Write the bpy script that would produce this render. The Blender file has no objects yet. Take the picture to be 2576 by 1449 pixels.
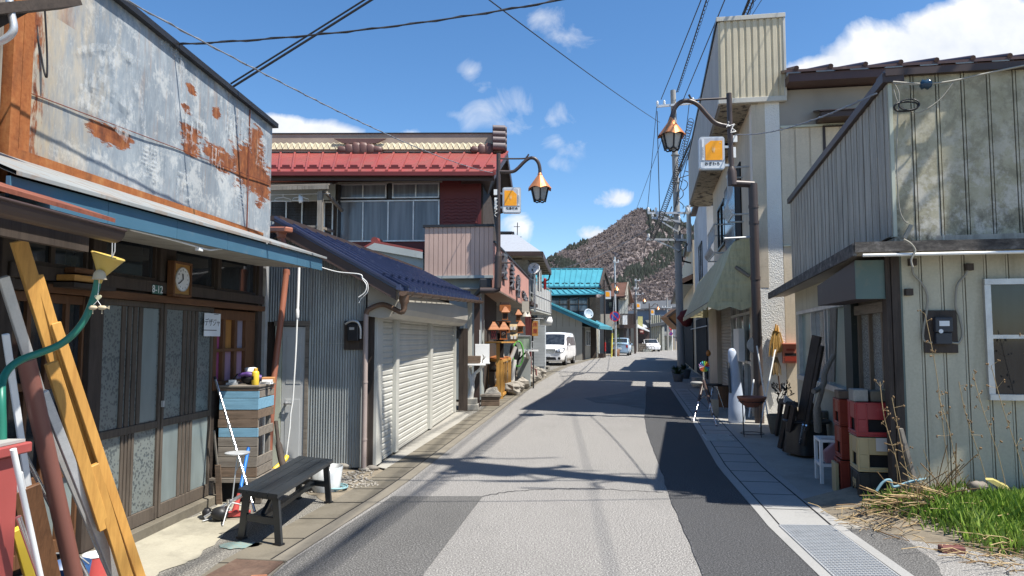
import bpy,math,random
from mathutils import Vector,Matrix,noise
random.seed(7)
C=bpy.context.scene.collection
V=Vector
# ------------------------------------------------------------------ survey: camera and sight lines (used to size things on the walls they stand on)
FOC,PITCH,EYE=1780.0,math.radians(4.03),1.55
CT,ST=math.cos(PITCH),math.sin(PITCH)
def ray(px,py):
 dx=(px-1288)/FOC;dy=(724.5-py)/FOC
 return V((dx,CT-dy*ST,ST+dy*CT))
def gp(px,py,z=0.0):
 r=ray(px,py);t=(z-EYE)/r.z
 return V((r.x*t,r.y*t,z))
def yp(px,py,Y):
 r=ray(px,py);t=Y/r.y
 return V((r.x*t,Y,EYE+r.z*t))
def zp(px,py,z):return gp(px,py,z)
UP=V((0,0,1))
class Wall:
 """vertical plane: origin o, horizontal direction u, outward normal n"""
 def __init__(s,o,u,n=None):
  s.o=V((o[0],o[1],0));s.u=V((u[0],u[1],0)).normalized()
  s.n=V((n[0],n[1],0)).normalized() if n is not None else V((s.u.y,-s.u.x,0))
 def hit(s,px,py,d=0.0):
  r=ray(px,py);o=s.o+s.n*d
  t=(o-V((0,0,EYE))).dot(s.n)/r.dot(s.n)
  p=V((0,0,EYE))+r*t
  return ((p-s.o).dot(s.u),p.z)
 def P(s,u,z,d=0.0):return s.o+s.u*u+s.n*d+UP*z
 def off(s,d):return Wall(s.o+s.n*d,s.u,s.n)
 @property
 def ang(s):return math.atan2(s.u.y,s.u.x)
def left_wall(o,k):return Wall(o,(k,1))
def right_wall(o,k):return Wall(o,(k,1),(-1,k))
def front_wall(o,k):return Wall(o,(1,-k),(-k,-1))
# ------------------------------------------------------------------ mesh builder
class MB:
 def __init__(s):s.v=[];s.f=[];s.m=[];s.sm=[]
 def add(s,vs,fs,mi=0,smooth=False):
  b=len(s.v);s.v+=[V(p) for p in vs]
  for f in fs:
   s.f.append([i+b for i in f]);s.m.append(mi);s.sm.append(smooth)
  return s
 def par(s,o,a,b,c,mi=0):
  o,a,b,c=V(o),V(a),V(b),V(c)
  if a.cross(b).dot(c)<0:a,b=b,a
  p=[o,o+a,o+a+b,o+b,o+c,o+a+c,o+a+b+c,o+b+c]
  return s.add(p,[(3,2,1,0),(4,5,6,7),(0,1,5,4),(1,2,6,5),(2,3,7,6),(3,0,4,7)],mi)
 def wb(s,W,u0,u1,z0,z1,d0,d1,mi=0):
  if u1<u0:u0,u1=u1,u0
  if z1<z0:z0,z1=z1,z0
  if d1<d0:d0,d1=d1,d0
  return s.par(W.P(u0,z0,d0),W.u*(u1-u0),W.n*(d1-d0),UP*(z1-z0),mi)
 def bc(s,c,sx,sy,sz,rz=0.0,M=None,mi=0):
  R=M if M is not None else Matrix.Rotation(rz,3,'Z')
  a,b,cc=R@V((sx,0,0)),R@V((0,sy,0)),R@V((0,0,sz))
  return s.par(V(c)-(a+b+cc)/2,a,b,cc,mi)
 def bar(s,p,q,w,h,up=UP,mi=0):
  p,q=V(p),V(q);d=q-p
  a=d.cross(up)
  if a.length<1e-6:a=d.cross(V((1,0,0)))
  a.normalize();b=a.cross(d).normalized()
  return s.par(p-a*w/2-b*h/2,d,a*w,b*h,mi)
 def ngon(s,pts,mi=0,smooth=False):return s.add(pts,[tuple(range(len(pts)))],mi,smooth)
 def prism(s,pts,ext,mi=0):
  n=len(pts);pts=[V(p) for p in pts];e=V(ext)
  nn=V((0,0,0))
  for i in range(n):nn+=pts[i].cross(pts[(i+1) % n])
  if nn.dot(e)>0:pts=pts[::-1]
  vs=pts+[p+e for p in pts]
  fs=[tuple(range(n)),tuple(range(2*n-1,n-1,-1))]
  for i in range(n):fs.append((i,i+n,(i+1) % n+n,(i+1) % n))
  return s.add(vs,fs,mi)
 def tube(s,pts,r,n=8,mi=0,cap=True,smooth=True,closed=False):
  pts=[V(p) for p in pts];k=len(pts)
  rs=r if isinstance(r,(list,tuple)) else [r]*k
  vs=[];ref=None
  for i,p in enumerate(pts):
   if closed:d=pts[(i+1) % k]-pts[i-1]
   else:d=pts[min(i+1,k-1)]-pts[max(i-1,0)]
   if d.length<1e-9:d=V((0,0,1))
   d.normalize()
   if ref is None:
    ref=UP if abs(d.z)<.9 else V((1,0,0))
   a=ref-d*ref.dot(d)
   if a.length<1e-6:a=d.orthogonal()
   a.normalize();ref=a;b=d.cross(a)
   for j in range(n):
    t=2*math.pi*j/n
    vs.append(p+(a*math.cos(t)+b*math.sin(t))*rs[i])
  fs=[]
  for i in range(k if closed else k-1):
   i2=(i+1) % k
   for j in range(n):
    j2=(j+1) % n
    fs.append((i*n+j,i*n+j2,i2*n+j2,i2*n+j))
  s.add(vs,fs,mi,smooth)
  if cap and not closed:
   s.add(vs[:n],[tuple(range(n-1,-1,-1))],mi);s.add(vs[-n:],[tuple(range(n))],mi)
  return s
 def lathe(s,c,prof,n=20,mi=0,M=None,smooth=True,cap=True):
  c=V(c);R=M if M is not None else Matrix.Identity(3);vs=[]
  for r,z in prof:
   for j in range(n):
    t=2*math.pi*j/n
    vs.append(c+R@V((r*math.cos(t),r*math.sin(t),z)))
  fs=[]
  for i in range(len(prof)-1):
   for j in range(n):
    j2=(j+1) % n
    fs.append((i*n+j,i*n+j2,(i+1)*n+j2,(i+1)*n+j))
  s.add(vs,fs,mi,smooth)
  if cap:
   s.add(vs[:n],[tuple(range(n-1,-1,-1))],mi);s.add(vs[-n:],[tuple(range(n))],mi)
  return s
 def blob(s,c,sx,sy,sz,amp=.15,seed=0,nu=10,nv=7,mi=0,rz=0.0,smooth=True,freq=1.6):
  c=V(c);R=Matrix.Rotation(rz,3,'Z');vs=[];fs=[]
  for i in range(nv+1):
   th=math.pi*i/nv
   for j in range(nu):
    ph=2*math.pi*j/nu
    d=V((math.sin(th)*math.cos(ph),math.sin(th)*math.sin(ph),math.cos(th)))
    k=1+amp*noise.noise(d*freq+V((seed*3.1,seed*1.7,seed*.9)))*2
    vs.append(c+R@V((d.x*sx*k,d.y*sy*k,d.z*sz*k)))
  for i in range(nv):
   for j in range(nu):
    j2=(j+1) % nu
    fs.append((i*nu+j,(i+1)*nu+j,(i+1)*nu+j2,i*nu+j2))
  return s.add(vs,fs,mi,smooth)
 def build(s,name,mats,parent=None,rot=0.0,bev=0.0,org=None,label=None,seg=1):
  if not isinstance(mats,(list,tuple)):mats=[mats]
  xs=[p.x for p in s.v];ys=[p.y for p in s.v];zs=[p.z for p in s.v]
  o=V(org) if org is not None else V(((min(xs)+max(xs))/2,(min(ys)+max(ys))/2,min(zs)))
  Ri=Matrix.Rotation(-rot,3,'Z')
  me=bpy.data.meshes.new(name)
  me.from_pydata([Ri@(p-o) for p in s.v],[],s.f)
  me.polygons.foreach_set('material_index',s.m)
  me.polygons.foreach_set('use_smooth',s.sm)
  for m in mats:me.materials.append(m)
  me.update()
  ob=bpy.data.objects.new(name,me);C.objects.link(ob)
  if parent is not None:
   ob.parent=parent;ob.location=o-wloc(parent);ob.rotation_euler=(0,0,rot)
  else:
   ob.location=o;ob.rotation_euler=(0,0,rot)
  if bev:
   b=ob.modifiers.new('bevel','BEVEL');b.width=bev;b.segments=seg;b.limit_method='ANGLE';b.angle_limit=math.radians(50)
  if label:ob['label']=label
  WL[ob.name]=o
  return ob
WL={}
def wloc(o):return WL[o.name]
def tag(o,label,cat,group=None):
 o['label']=label;o['category']=cat
 if group:o['group']=group
 return o
def thing(name,label,cat,loc=(0,0,0),group=None):
 o=bpy.data.objects.new(name,None);C.objects.link(o);o.location=V(loc)
 o.empty_display_size=.2
 WL[o.name]=V(loc)
 return tag(o,label,cat,group)
def kind(o,k):o['kind']=k;return o
def kids(o):return [c for c in bpy.data.objects if c.parent==o]
def dup(o,delta,label=None,rz=0.0,parent=None,top=True):
 c=o.copy();C.objects.link(c)
 if top:
  c.location=o.location+V(delta);c.rotation_euler=(o.rotation_euler[0],o.rotation_euler[1],o.rotation_euler[2]+rz)
  WL[c.name]=wloc(o)+V(delta)
  if label:c['label']=label
 else:
  c.parent=parent
 for k in kids(o):
  if k !=c:dup(k,(0,0,0),None,0,c,False)
 return c
def mix(a,b,t):return a+(b-a)*t
def lerp(p,q,t):return V(p)+(V(q)-V(p))*t
def curve(pts,n=6):
 """Catmull-Rom through pts"""
 pts=[V(p) for p in pts];out=[]
 for i in range(len(pts)-1):
  p0=pts[max(i-1,0)];p1=pts[i];p2=pts[i+1];p3=pts[min(i+2,len(pts)-1)]
  for j in range(n):
   t=j/n
   out.append(.5*((2*p1)+(p2-p0)*t+(2*p0-5*p1+4*p2-p3)*t*t+(3*p1-p0-3*p2+p3)*t**3))
 out.append(pts[-1]);return out
def sag(p,q,s,n=24):
 p,q=V(p),V(q)
 return [lerp(p,q,i/n)-UP*(4*s*(i/n)*(1-i/n)) for i in range(n+1)]
def text_mb(txt,size,O,ux,uy,depth=.004,align='CENTER',bold=0.0,sx=1.0):
 """lettering as mesh; O = centre, ux = reading direction, uy = up of the letters"""
 cu=bpy.data.curves.new('lettering','FONT');cu.body=txt;cu.size=size
 cu.align_x=align;cu.align_y='CENTER';cu.extrude=depth/2;cu.offset=bold;cu.resolution_u=3
 ob=bpy.data.objects.new('lettering',cu);C.objects.link(ob)
 dg=bpy.context.evaluated_depsgraph_get();dg.update()
 me=bpy.data.meshes.new_from_object(ob.evaluated_get(dg))
 ux=V(ux).normalized();uy=V(uy).normalized();nz=ux.cross(uy)
 mb=MB()
 vs=[V(O)+ux*(v.co.x*sx)+uy*v.co.y+nz*v.co.z for v in me.vertices]
 mb.add(vs,[tuple(p.vertices) for p in me.polygons])
 bpy.data.objects.remove(ob);bpy.data.curves.remove(cu);bpy.data.meshes.remove(me)
 return mb
# ------------------------------------------------------------------ materials
class NT:
 def __init__(s,name):
  s.mat=bpy.data.materials.new(name);s.mat.use_nodes=True
  s.t=s.mat.node_tree;s.b=s.t.nodes['Principled BSDF']
  s.tc=s.t.nodes.new('ShaderNodeTexCoord')
 def n(s,typ,**kw):
  nd=s.t.nodes.new(typ)
  for k,v in kw.items():setattr(nd,k,v)
  return nd
 def lk(s,a,b):s.t.links.new(a,b)
 def sc(s,x,sock):
  if hasattr(x,'is_output'):s.lk(x,sock)
  else:sock.default_value=x
 def m(s,op,a,b=None,c=None,clamp=False):
  nd=s.n('ShaderNodeMath',operation=op,use_clamp=clamp)
  s.sc(a,nd.inputs[0])
  if b is not None:s.sc(b,nd.inputs[1])
  if c is not None:s.sc(c,nd.inputs[2])
  return nd.outputs[0]
 def co(s,sx=1,sy=1,sz=1,loc=(0,0,0)):
  mp=s.n('ShaderNodeMapping');s.lk(s.tc.outputs['Object'],mp.inputs[0])
  mp.inputs['Scale'].default_value=(sx,sy,sz);mp.inputs['Location'].default_value=loc
  return mp.outputs[0]
 def noise(s,scale,detail=5,rough=.6,co=None,dist=0.0):
  nd=s.n('ShaderNodeTexNoise');nd.inputs['Scale'].default_value=scale
  nd.inputs['Detail'].default_value=detail;nd.inputs['Roughness'].default_value=rough
  nd.inputs['Distortion'].default_value=dist
  s.lk(co if co is not None else s.tc.outputs['Object'],nd.inputs['Vector'])
  return nd.outputs['Fac']
 def vor(s,scale,co=None,feature='F1',out='Distance'):
  nd=s.n('ShaderNodeTexVoronoi',feature=feature);nd.inputs['Scale'].default_value=scale
  s.lk(co if co is not None else s.tc.outputs['Object'],nd.inputs['Vector'])
  return nd.outputs[out]
 def ramp(s,fac,stops,interp='LINEAR'):
  nd=s.n('ShaderNodeValToRGB');r=nd.color_ramp;r.interpolation=interp
  while len(r.elements)<len(stops):r.elements.new(.5)
  for e,(p,c) in zip(r.elements,stops):
   e.position=p;e.color=(c[0],c[1],c[2],1) if not isinstance(c,(int,float)) else (c,c,c,1)
  s.lk(fac,nd.inputs[0]);return nd.outputs[0]
 def mixc(s,fac,a,b,mode='MIX'):
  nd=s.n('ShaderNodeMix',data_type='RGBA',blend_type=mode)
  s.sc(fac,nd.inputs[0])
  for x,i in ((a,6),(b,7)):
   if hasattr(x,'is_output'):s.lk(x,nd.inputs[i])
   else:nd.inputs[i].default_value=(x[0],x[1],x[2],1)
  return nd.outputs[2]
 def bump(s,h,strength=.3,dist=.01):
  nd=s.n('ShaderNodeBump');nd.inputs['Strength'].default_value=strength;nd.inputs['Distance'].default_value=dist
  s.lk(h,nd.inputs['Height']);s.lk(nd.outputs[0],s.b.inputs['Normal'])
 def done(s,col,rough=.7,metal=0.0,spec=.5):
  if hasattr(col,'is_output'):s.lk(col,s.b.inputs['Base Color'])
  else:s.b.inputs['Base Color'].default_value=(*col[:3],1)
  s.sc(rough,s.b.inputs['Roughness']);s.sc(metal,s.b.inputs['Metallic'])
  s.b.inputs['Specular IOR Level'].default_value=spec
  return s.mat
def dk(c,k):return tuple(min(1,x*k) for x in c)
def mat(name,col,rough=.65,metal=0.0,var=.18,scale=5.0,col2=None,grime=.0,st=(1,1,1),bump=.0,bs=60.0,spec=.4,gcol=(.05,.045,.04)):
 """weathered plain surface: slow tone drift, fine grain, optional stains"""
 g=NT(name)
 a=g.noise(scale,6,.62,g.co(*st))
 c=g.ramp(a,[(.3,dk(col,1-var)),(.7,col2 if col2 else dk(col,1+var))])
 f=g.noise(scale*14,3,.6,g.co(*st))
 c=g.mixc(.35*var/.18*.5,c,g.ramp(f,[(.3,dk(col,.6)),(.7,dk(col,1.35))]))
 if grime:
  d=g.noise(scale*.9,8,.72,g.co(st[0]*1.3,st[1]*1.3,st[2]*.55,(3,7,1)))
  c=g.mixc(g.m('MULTIPLY',g.ramp(d,[(.5,0.0),(.72,1.0)]),grime),c,gcol)
 r=g.ramp(a,[(.3,min(1,rough+.08)),(.7,max(.03,rough-.08))])
 if bump:g.bump(g.noise(bs,4,.6),bump,.006)
 return g.done(c,r,metal,spec)
def wood(name,col,col2,rough=.75,axis=0,sc=1.0,bump=.35):
 g=NT(name);s=[9*sc,9*sc,9*sc];s[axis]=.7*sc
 co=g.co(*s)
 a=g.noise(3.2,8,.62,co,.6);b=g.noise(14,5,.7,co)
 c=g.ramp(a,[(.28,col2),(.5,col),(.75,dk(col,1.25))])
 c=g.mixc(.35,c,g.ramp(b,[(.3,dk(col2,.7)),(.7,dk(col,1.2))]))
 d=g.noise(2.2,4,.6,g.co(1,1,1,(4,2,9)))
 c=g.mixc(g.m('MULTIPLY',g.ramp(d,[(.45,0.0),(.7,1.0)]),.35),c,dk(col2,.6))
 g.bump(g.m('ADD',a,g.m('MULTIPLY',b,.5)),bump,.004)
 return g.done(c,rough,0,.3)
def glass(name,col=(.03,.035,.04),rough=.06,var=.5,st=(3,3,.4)):
 g=NT(name);a=g.noise(1.6,3,.5,g.co(*st))
 c=g.ramp(a,[(.35,dk(col,1-var)),(.65,dk(col,1+var))])
 return g.done(c,rough,0,.6)
def painted(name,col,rough=.4,wear=.25,wcol=(.2,.19,.18),scale=7.0,metal=0.0,st=(1,1,1),lo=.6):
 g=NT(name);a=g.noise(scale,9,.72,g.co(*st));b=g.noise(scale*.25,3,.6)
 c=g.ramp(b,[(.3,dk(col,.86)),(.7,dk(col,1.1))])
 w=g.ramp(a,[(lo,0.0),(lo+.07,1.0)])
 c=g.mixc(g.m('MULTIPLY',w,wear),c,wcol)
 return g.done(c,g.m('ADD',rough,g.m('MULTIPLY',w,.2)),metal,.45)
def rusty(name,c1=(.30,.095,.03),c2=(.13,.045,.022),c3=(.42,.2,.075)):
 g=NT(name);a=g.noise(5,9,.7,g.co(1,1,.35));b=g.noise(40,4,.7)
 c=g.ramp(a,[(.3,c2),(.5,c1),(.72,c3)])
 c=g.mixc(.25,c,g.ramp(b,[(.3,dk(c2,.7)),(.7,c3)]))
 g.bump(b,.3,.004)
 return g.done(c,.85,0,.2)
m_rust=rusty('rusted_steel')
m_rust_red=rusty('red_oxide_paint',(.2,.065,.04),(.11,.04,.03),(.28,.11,.07))
def asphalt(name,lo,hi,spk,tint=(1,.97,.92),rough=.9,blot=.25):
 g=NT(name)
 a=g.noise(.55,5,.6);sp=g.noise(85,3,.75);s2=g.vor(75)
 base=g.ramp(a,[(.3,tuple(lo*t for t in tint)),(.7,tuple(hi*t for t in tint))])
 c=g.mixc(.75,base,g.ramp(sp,[(.38,tuple(lo*.2*t for t in tint)),(.53,tuple(hi*1.0*t for t in tint)),(.66,tuple(spk*1.3*t for t in tint))]))
 d=g.noise(.9,6,.7,g.co(1,.35,1,(2,5,0)))
 c=g.mixc(g.m('MULTIPLY',g.ramp(d,[(.5,0.0),(.68,1.0)]),blot),c,(lo*.6,lo*.58,lo*.54))
 e=g.noise(3.5,6,.7,g.co(1,1,1,(8,1,0)))
 c=g.mixc(g.m('MULTIPLY',g.ramp(e,[(.52,0.0),(.7,1.0)]),blot*.6),c,(hi*1.15,hi*1.1,hi*1.0))
 g.bump(g.m('ADD',sp,s2),.55,.006)
 return g.done(c,rough,0,.3)
m_road=asphalt('worn_road_asphalt',.20,.245,.48,(1,.955,.89))
m_road_dark=asphalt('older_dark_asphalt_patch',.085,.115,.27)
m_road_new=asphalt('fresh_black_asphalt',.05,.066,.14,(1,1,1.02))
m_apron=asphalt('old_apron_asphalt',.10,.20,.36,(1.02,.96,.84),blot=.5)
def concrete(name,c,var=.2,stain=.3,tint2=None,sc=1.0):
 g=NT(name);a=g.noise(1.1*sc,6,.62);b=g.noise(55,4,.7)
 col=g.ramp(a,[(.3,dk(c,1-var)),(.7,tint2 if tint2 else dk(c,1+var))])
 col=g.mixc(.3,col,g.ramp(b,[(.3,dk(c,.62)),(.7,dk(c,1.25))]))
 d=g.noise(1.7*sc,8,.75,g.co(1,1,1,(1,4,2)))
 col=g.mixc(g.m('MULTIPLY',g.ramp(d,[(.5,0.0),(.66,1.0)]),stain),col,dk(c,.4))
 g.bump(g.m('ADD',b,g.m('MULTIPLY',a,.6)),.25,.006)
 return g.done(col,.88,0,.3)
m_conc=concrete('pale_concrete',(.31,.295,.26))
m_conc_new=concrete('new_grey_concrete',(.30,.295,.28),.1,.15)
m_conc_yel=concrete('yellowish_mortar',(.34,.315,.245),.28,.5)
m_conc_old=concrete('mossy_gutter_concrete',(.155,.137,.105),.3,.45)
m_soil=concrete('bare_soil_gravel',(.22,.185,.135),.35,.5,None,3)
m_stone=concrete('field_stone',(.30,.275,.235),.35,.45,None,6)
m_stone_dark=concrete('dark_pebble',(.2,.18,.155),.35,.45,None,9)
m_kerb=concrete('kerb_concrete',(.19,.17,.135),.18,.3,None,2)
m_shade_black=mat('dark_interior',(.012,.011,.011),.9,var=.2)  # near-black colour stands in for the shade in gaps, holes and interiors
m_dwood=wood('dark_weathered_timber',(.068,.052,.042),(.03,.023,.019),.75,2)
m_dwood_h=wood('dark_weathered_rail',(.055,.042,.034),(.022,.017,.014),.75,0)
m_doorwood=wood('sun_bleached_door_timber',(.112,.09,.07),(.05,.038,.03),.8,2)
m_gwood=wood('grey_weathered_wood',(.23,.2,.165),(.09,.075,.06),.85,0)
m_gwood_v=wood('grey_weathered_post',(.26,.235,.2),(.1,.085,.07),.85,2)
m_bwood=wood('brown_stained_wood',(.15,.07,.032),(.06,.027,.013),.6,2)
m_bwood_h=wood('brown_stained_plank',(.15,.07,.032),(.06,.027,.013),.6,0)
m_ywood=wood('honey_new_lumber',(.56,.30,.075),(.44,.21,.05),.55,2,.7,.12)
m_ywood_h=wood('honey_pine_board',(.52,.27,.075),(.36,.17,.045),.6,0,.8,.15)
m_owood=wood('orange_varnished_wood',(.40,.15,.05),(.24,.075,.025),.45,0,.8,.12)
m_galv=mat('galvanised_steel',(.52,.53,.53),.42,.45,.18,9,bump=.05)
m_alu=mat('brushed_aluminium_frame',(.55,.55,.54),.42,.6,.12,8)
m_chrome=mat('bright_steel_pole',(.75,.75,.76),.22,.9,.08,9)
m_white=painted('white_enamel',(.78,.78,.76),.35,.25,(.4,.38,.34))
m_pvc=painted('white_pvc',(.76,.76,.73),.35,.12,(.5,.48,.42))
m_black=mat('black_plastic',(.018,.018,.02),.45,0,.3,8)
m_dkbrown=painted('dark_brown_enamel',(.055,.034,.028),.45,.3,(.12,.08,.06))
m_lamppost=painted('brown_painted_pipe',(.062,.045,.04),.4,.35,(.14,.09,.06),14)
m_terracotta=painted('terracotta_pipe',(.30,.11,.065),.5,.2,(.2,.1,.07))
m_glass=glass('dark_window_glass',(.022,.026,.03))
m_glass_c=glass('curtained_window_glass',(.15,.165,.18),.12,.3,(5,5,.3))
m_glass_b=glass('blue_grey_window_glass',(.09,.12,.15),.1,.4)
m_rubber=mat('tyre_rubber',(.015,.015,.016),.8,0,.2,20)
m_copper=mat('copper_shade',(.72,.29,.12),.36,.6,.2,4,grime=.15,gcol=(.2,.07,.03))
m_lampglass=glass('frosted_lamp_glass',(.42,.41,.38),.25,.15)
m_orange=painted('orange_sign_film',(.92,.37,.012),.35,.35,(.85,.6,.3),12,lo=.58)
m_signw=painted('white_sign_face',(.72,.74,.75),.3,.2,(.55,.55,.52),9)
m_signg=painted('silver_grey_sign_face',(.45,.46,.49),.35,.3,(.6,.6,.6),9)
m_ink=mat('black_lettering',(.02,.02,.02),.6,0,.2,20)
m_inkg=mat('grey_lettering',(.3,.3,.3),.6,0,.2,20)
# ------------------------------------------------------------------ camera, light, sky
sc=bpy.context.scene
cam=bpy.data.cameras.new('camera');co=bpy.data.objects.new('camera',cam);C.objects.link(co)
cam.sensor_width=36;cam.lens=36*FOC/2576;cam.clip_end=6000;cam.clip_start=.05
co.location=(0,0,EYE);co.rotation_euler=(math.radians(90)+PITCH,0,0)
sc.camera=co
sc.view_settings.view_transform='Standard';sc.view_settings.look='None';sc.view_settings.gamma=1
sc.view_settings.exposure=0.88
SUN=V((.49,-.265,1)).normalized()
sl=bpy.data.lights.new('sun','SUN');sl.energy=4.8;sl.angle=math.radians(.53);sl.color=(1,.955,.88)
so=bpy.data.objects.new('sun',sl);C.objects.link(so);so.location=(20,-10,40)
so.rotation_euler=SUN.to_track_quat('Z','Y').to_euler()
w=bpy.data.worlds.new('World');sc.world=w;w.use_nodes=True
wt=w.node_tree;bg=wt.nodes['Background']
class WN(NT):
 def __init__(s,t):s.t=t;s.tc=s.n('ShaderNodeTexCoord')
g=WN(wt)
sky=g.n('ShaderNodeTexSky',sky_type='NISHITA');sky.sun_disc=False
sky.sun_elevation=math.asin(SUN.z);sky.sun_rotation=math.atan2(SUN.x,SUN.y)
sky.altitude=600;sky.air_density=1.0;sky.dust_density=.35;sky.ozone_density=3.0
bg.inputs['Strength'].default_value=.10
hs=g.n('ShaderNodeHueSaturation');hs.inputs['Saturation'].default_value=1.2;hs.inputs['Value'].default_value=1.0
g.lk(sky.outputs[0],hs.inputs['Color'])
sp=g.n('ShaderNodeSeparateXYZ');g.lk(g.tc.outputs['Generated'],sp.inputs[0])
ysafe=g.m('MAXIMUM',sp.outputs[1],.02)
cu=g.m('DIVIDE',sp.outputs[0],ysafe);cv=g.m('DIVIDE',sp.outputs[2],ysafe)
cb=g.n('ShaderNodeCombineXYZ');g.lk(cu,cb.inputs[0]);g.lk(cv,cb.inputs[1])
cvec=cb.outputs[0]
n1=g.noise(7,8,.58,cvec,.25);n2=g.noise(26,6,.6,cvec)
def cloud(px,py,rx,ry):
 a=g.m('DIVIDE',g.m('SUBTRACT',cu,(px-1288)/FOC),rx/FOC)
 b=g.m('DIVIDE',g.m('SUBTRACT',cv,(850-py)/FOC),ry/FOC)
 return g.m('MAXIMUM',g.m('SUBTRACT',1.0,g.m('SQRT',g.m('ADD',g.m('MULTIPLY',a,a),g.m('MULTIPLY',b,b)))),0.0)
def csum(lst):
 t=None
 for q in lst:
  k=cloud(*q);t=k if t is None else g.m('MAXIMUM',t,k)
 return t
big=csum([(2330,150,400,165),(2570,50,300,150),(2120,180,190,100),(2420,60,200,120),(2900,120,420,170),(790,345,175,88),(700,330,150,75),(870,370,120,55),(-300,300,500,160),(3500,300,500,140)])
mid=csum([(1000,358,110,60),(1560,500,85,40),(1310,570,75,75),(1500,590,90,34)])
wisp=csum([(1235,265,210,90),(1395,290,95,70),(1405,350,95,70),(1180,165,55,45),(1365,22,110,60),(1450,75,100,60),(1140,280,70,35),(1210,210,50,35),(1390,405,70,45),(1290,300,120,50)])
n3=g.noise(13,8,.62,cvec,.6)
mb_=g.m('MULTIPLY',g.m('SUBTRACT',g.m('ADD',g.m('MULTIPLY',big,1.5),g.m('MULTIPLY',g.m('SUBTRACT',n1,.5),1.5)),.40),3.6,clamp=True)
mb_=g.m('MULTIPLY',mb_,g.m('MULTIPLY',big,8.0,clamp=True))
mm_=g.m('MULTIPLY',g.m('SUBTRACT',g.m('ADD',g.m('MULTIPLY',mid,.95),g.m('MULTIPLY',g.m('SUBTRACT',n3,.5),2.2)),.36),2.4,clamp=True)
mm_=g.m('MULTIPLY',g.m('MULTIPLY',mm_,g.m('MULTIPLY',mid,3.0,clamp=True)),.9)
mw_=g.m('MULTIPLY',g.m('SUBTRACT',g.m('ADD',g.m('MULTIPLY',wisp,.8),g.m('MULTIPLY',g.m('SUBTRACT',n3,.5),2.6)),.38),1.3,clamp=True)
mw_=g.m('MULTIPLY',g.m('MULTIPLY',mw_,g.m('MULTIPLY',wisp,2.5,clamp=True)),.6)
mk=g.m('MULTIPLY',g.m('MAXIMUM',g.m('MAXIMUM',mb_,mm_),mw_),g.m('GREATER_THAN',sp.outputs[1],.03))
ccol=g.ramp(g.noise(9,5,.6,cvec),[(.3,(4.4,4.7,5.2)),(.62,(5.9,6.0,6.2))])
skyc=g.mixc(mk,hs.outputs[0],ccol)
g.lk(skyc,bg.inputs['Color'])
# ------------------------------------------------------------------ ground
def sheet(name,pts,m,z=None,k='structure'):
 mb=MB();mb.ngon([V((p[0],p[1],z if z is not None else p[2])) for p in pts])
 o=mb.build(name,m);kind(o,k);return o
def strip(name,A,B,m,z=0.0,k='structure'):
 mb=MB();n=len(A)
 vs=[V((p[0],p[1],z)) for p in A]+[V((p[0],p[1],z)) for p in B]
 mb.add(vs,[(i,n+i,n+i+1,i+1) for i in range(n-1)])
 if (vs[n]-vs[0]).cross(vs[1]-vs[0]).z<0:mb.f=[tuple(reversed(f)) for f in mb.f]
 o=mb.build(name,m);kind(o,k);return o
sheet('ground',[(-1500,-400),(1500,-400),(1500,2500),(-1500,2500)],m_soil,-.03)
RL=[gp(*p) for p in ((719,1415),(987,1249),(1030,1209),(1150,1122),(1175,1086),(1300,1005),(1345,966),(1390,936),(1420,921),(1475,904),(1530,894),(1580,886))]
for _ in range(3):RL=[RL[0]]+[V((RL[i].x*.5+(RL[i-1].x+(RL[i+1].x-RL[i-1].x)*(RL[i].y-RL[i-1].y)/max(.01,RL[i+1].y-RL[i-1].y))*.5,RL[i].y,0)) for i in range(1,len(RL)-1)]+[RL[-1]]
RL=[V((-1.63,-14,0)),V((-1.63,0,0))]+RL+[V((20,90,0)),V((40,112,0)),V((90,150,0))]
RR=[V((p.x+6.5+max(0,p.y)*.08,p.y-.15*max(0,p.y)*.3,0)) for p in RL]
strip('road',RL,RR,m_road,0.0)
def offx(L,d):return [V((p.x+d,p.y,0)) for p in L]
NL=13
strip('kerb_strip',offx(RL[:NL],-.13),RL[:NL],m_kerb,.005)
strip('gutter_lids',offx(RL[:NL],-.46),offx(RL[:NL],-.13),m_conc_old,.001)
strip('apron',offx(RL[:NL],-6),offx(RL[:NL],-.46),m_apron,-.006)
mb=MB()
for i in range(60):
 y=2.0+i*.6
 for a,b in zip(RL[:NL-1],RL[1:NL]):
  if a.y<=y<b.y:
   x=a.x+(b.x-a.x)*(y-a.y)/(b.y-a.y)
   mb.bc((x-.295,y,.003),.33,.008,.003)
kind(mb.build('gutter_joints',m_shade_black),'structure')
mb=MB()
for off in (-.13,):
 for a,b in zip(RL[1:NL-1],RL[2:NL]):mb.bar(a+V((off,0,.0045)),b+V((off,0,.0045)),.014,.003)
kind(mb.build('kerb_joint',m_shade_black),'structure')
pz=.004
sheet('asphalt_patch',[gp(987,1249),gp(1215,1249),gp(1063,1449),gp(1000,1540),gp(520,1580),gp(745,1403)],m_road_dark,pz)
ck=[(1215,1249),(1262,1240),(1330,1234),(1420,1230),(1500,1231),(1600,1236),(1680,1240)]
mb=MB();L=[gp(x,y)+UP*.006 for x,y in ck];random.seed(3)
L2=[]
for a,b in zip(L[:-1],L[1:]):
 for i in range(8):L2.append(lerp(a,b,i/8)+V((0,random.uniform(-.03,.03),0)))
for a,b in zip(L2[:-1],L2[1:]):mb.bar(a,b,random.uniform(.004,.011),.002)
kind(mb.build('road_crack',m_road_new),'structure')
SW=[(1687,978),(1744,1065),(1803,1170),(1820,1192),(1902,1288),(1932,1325),(2059,1449)]
NB=[(1627,972),(1623,1053),(1630,1092),(1660,1170),(1688,1254),(1712,1310),(1770,1449)]
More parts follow.
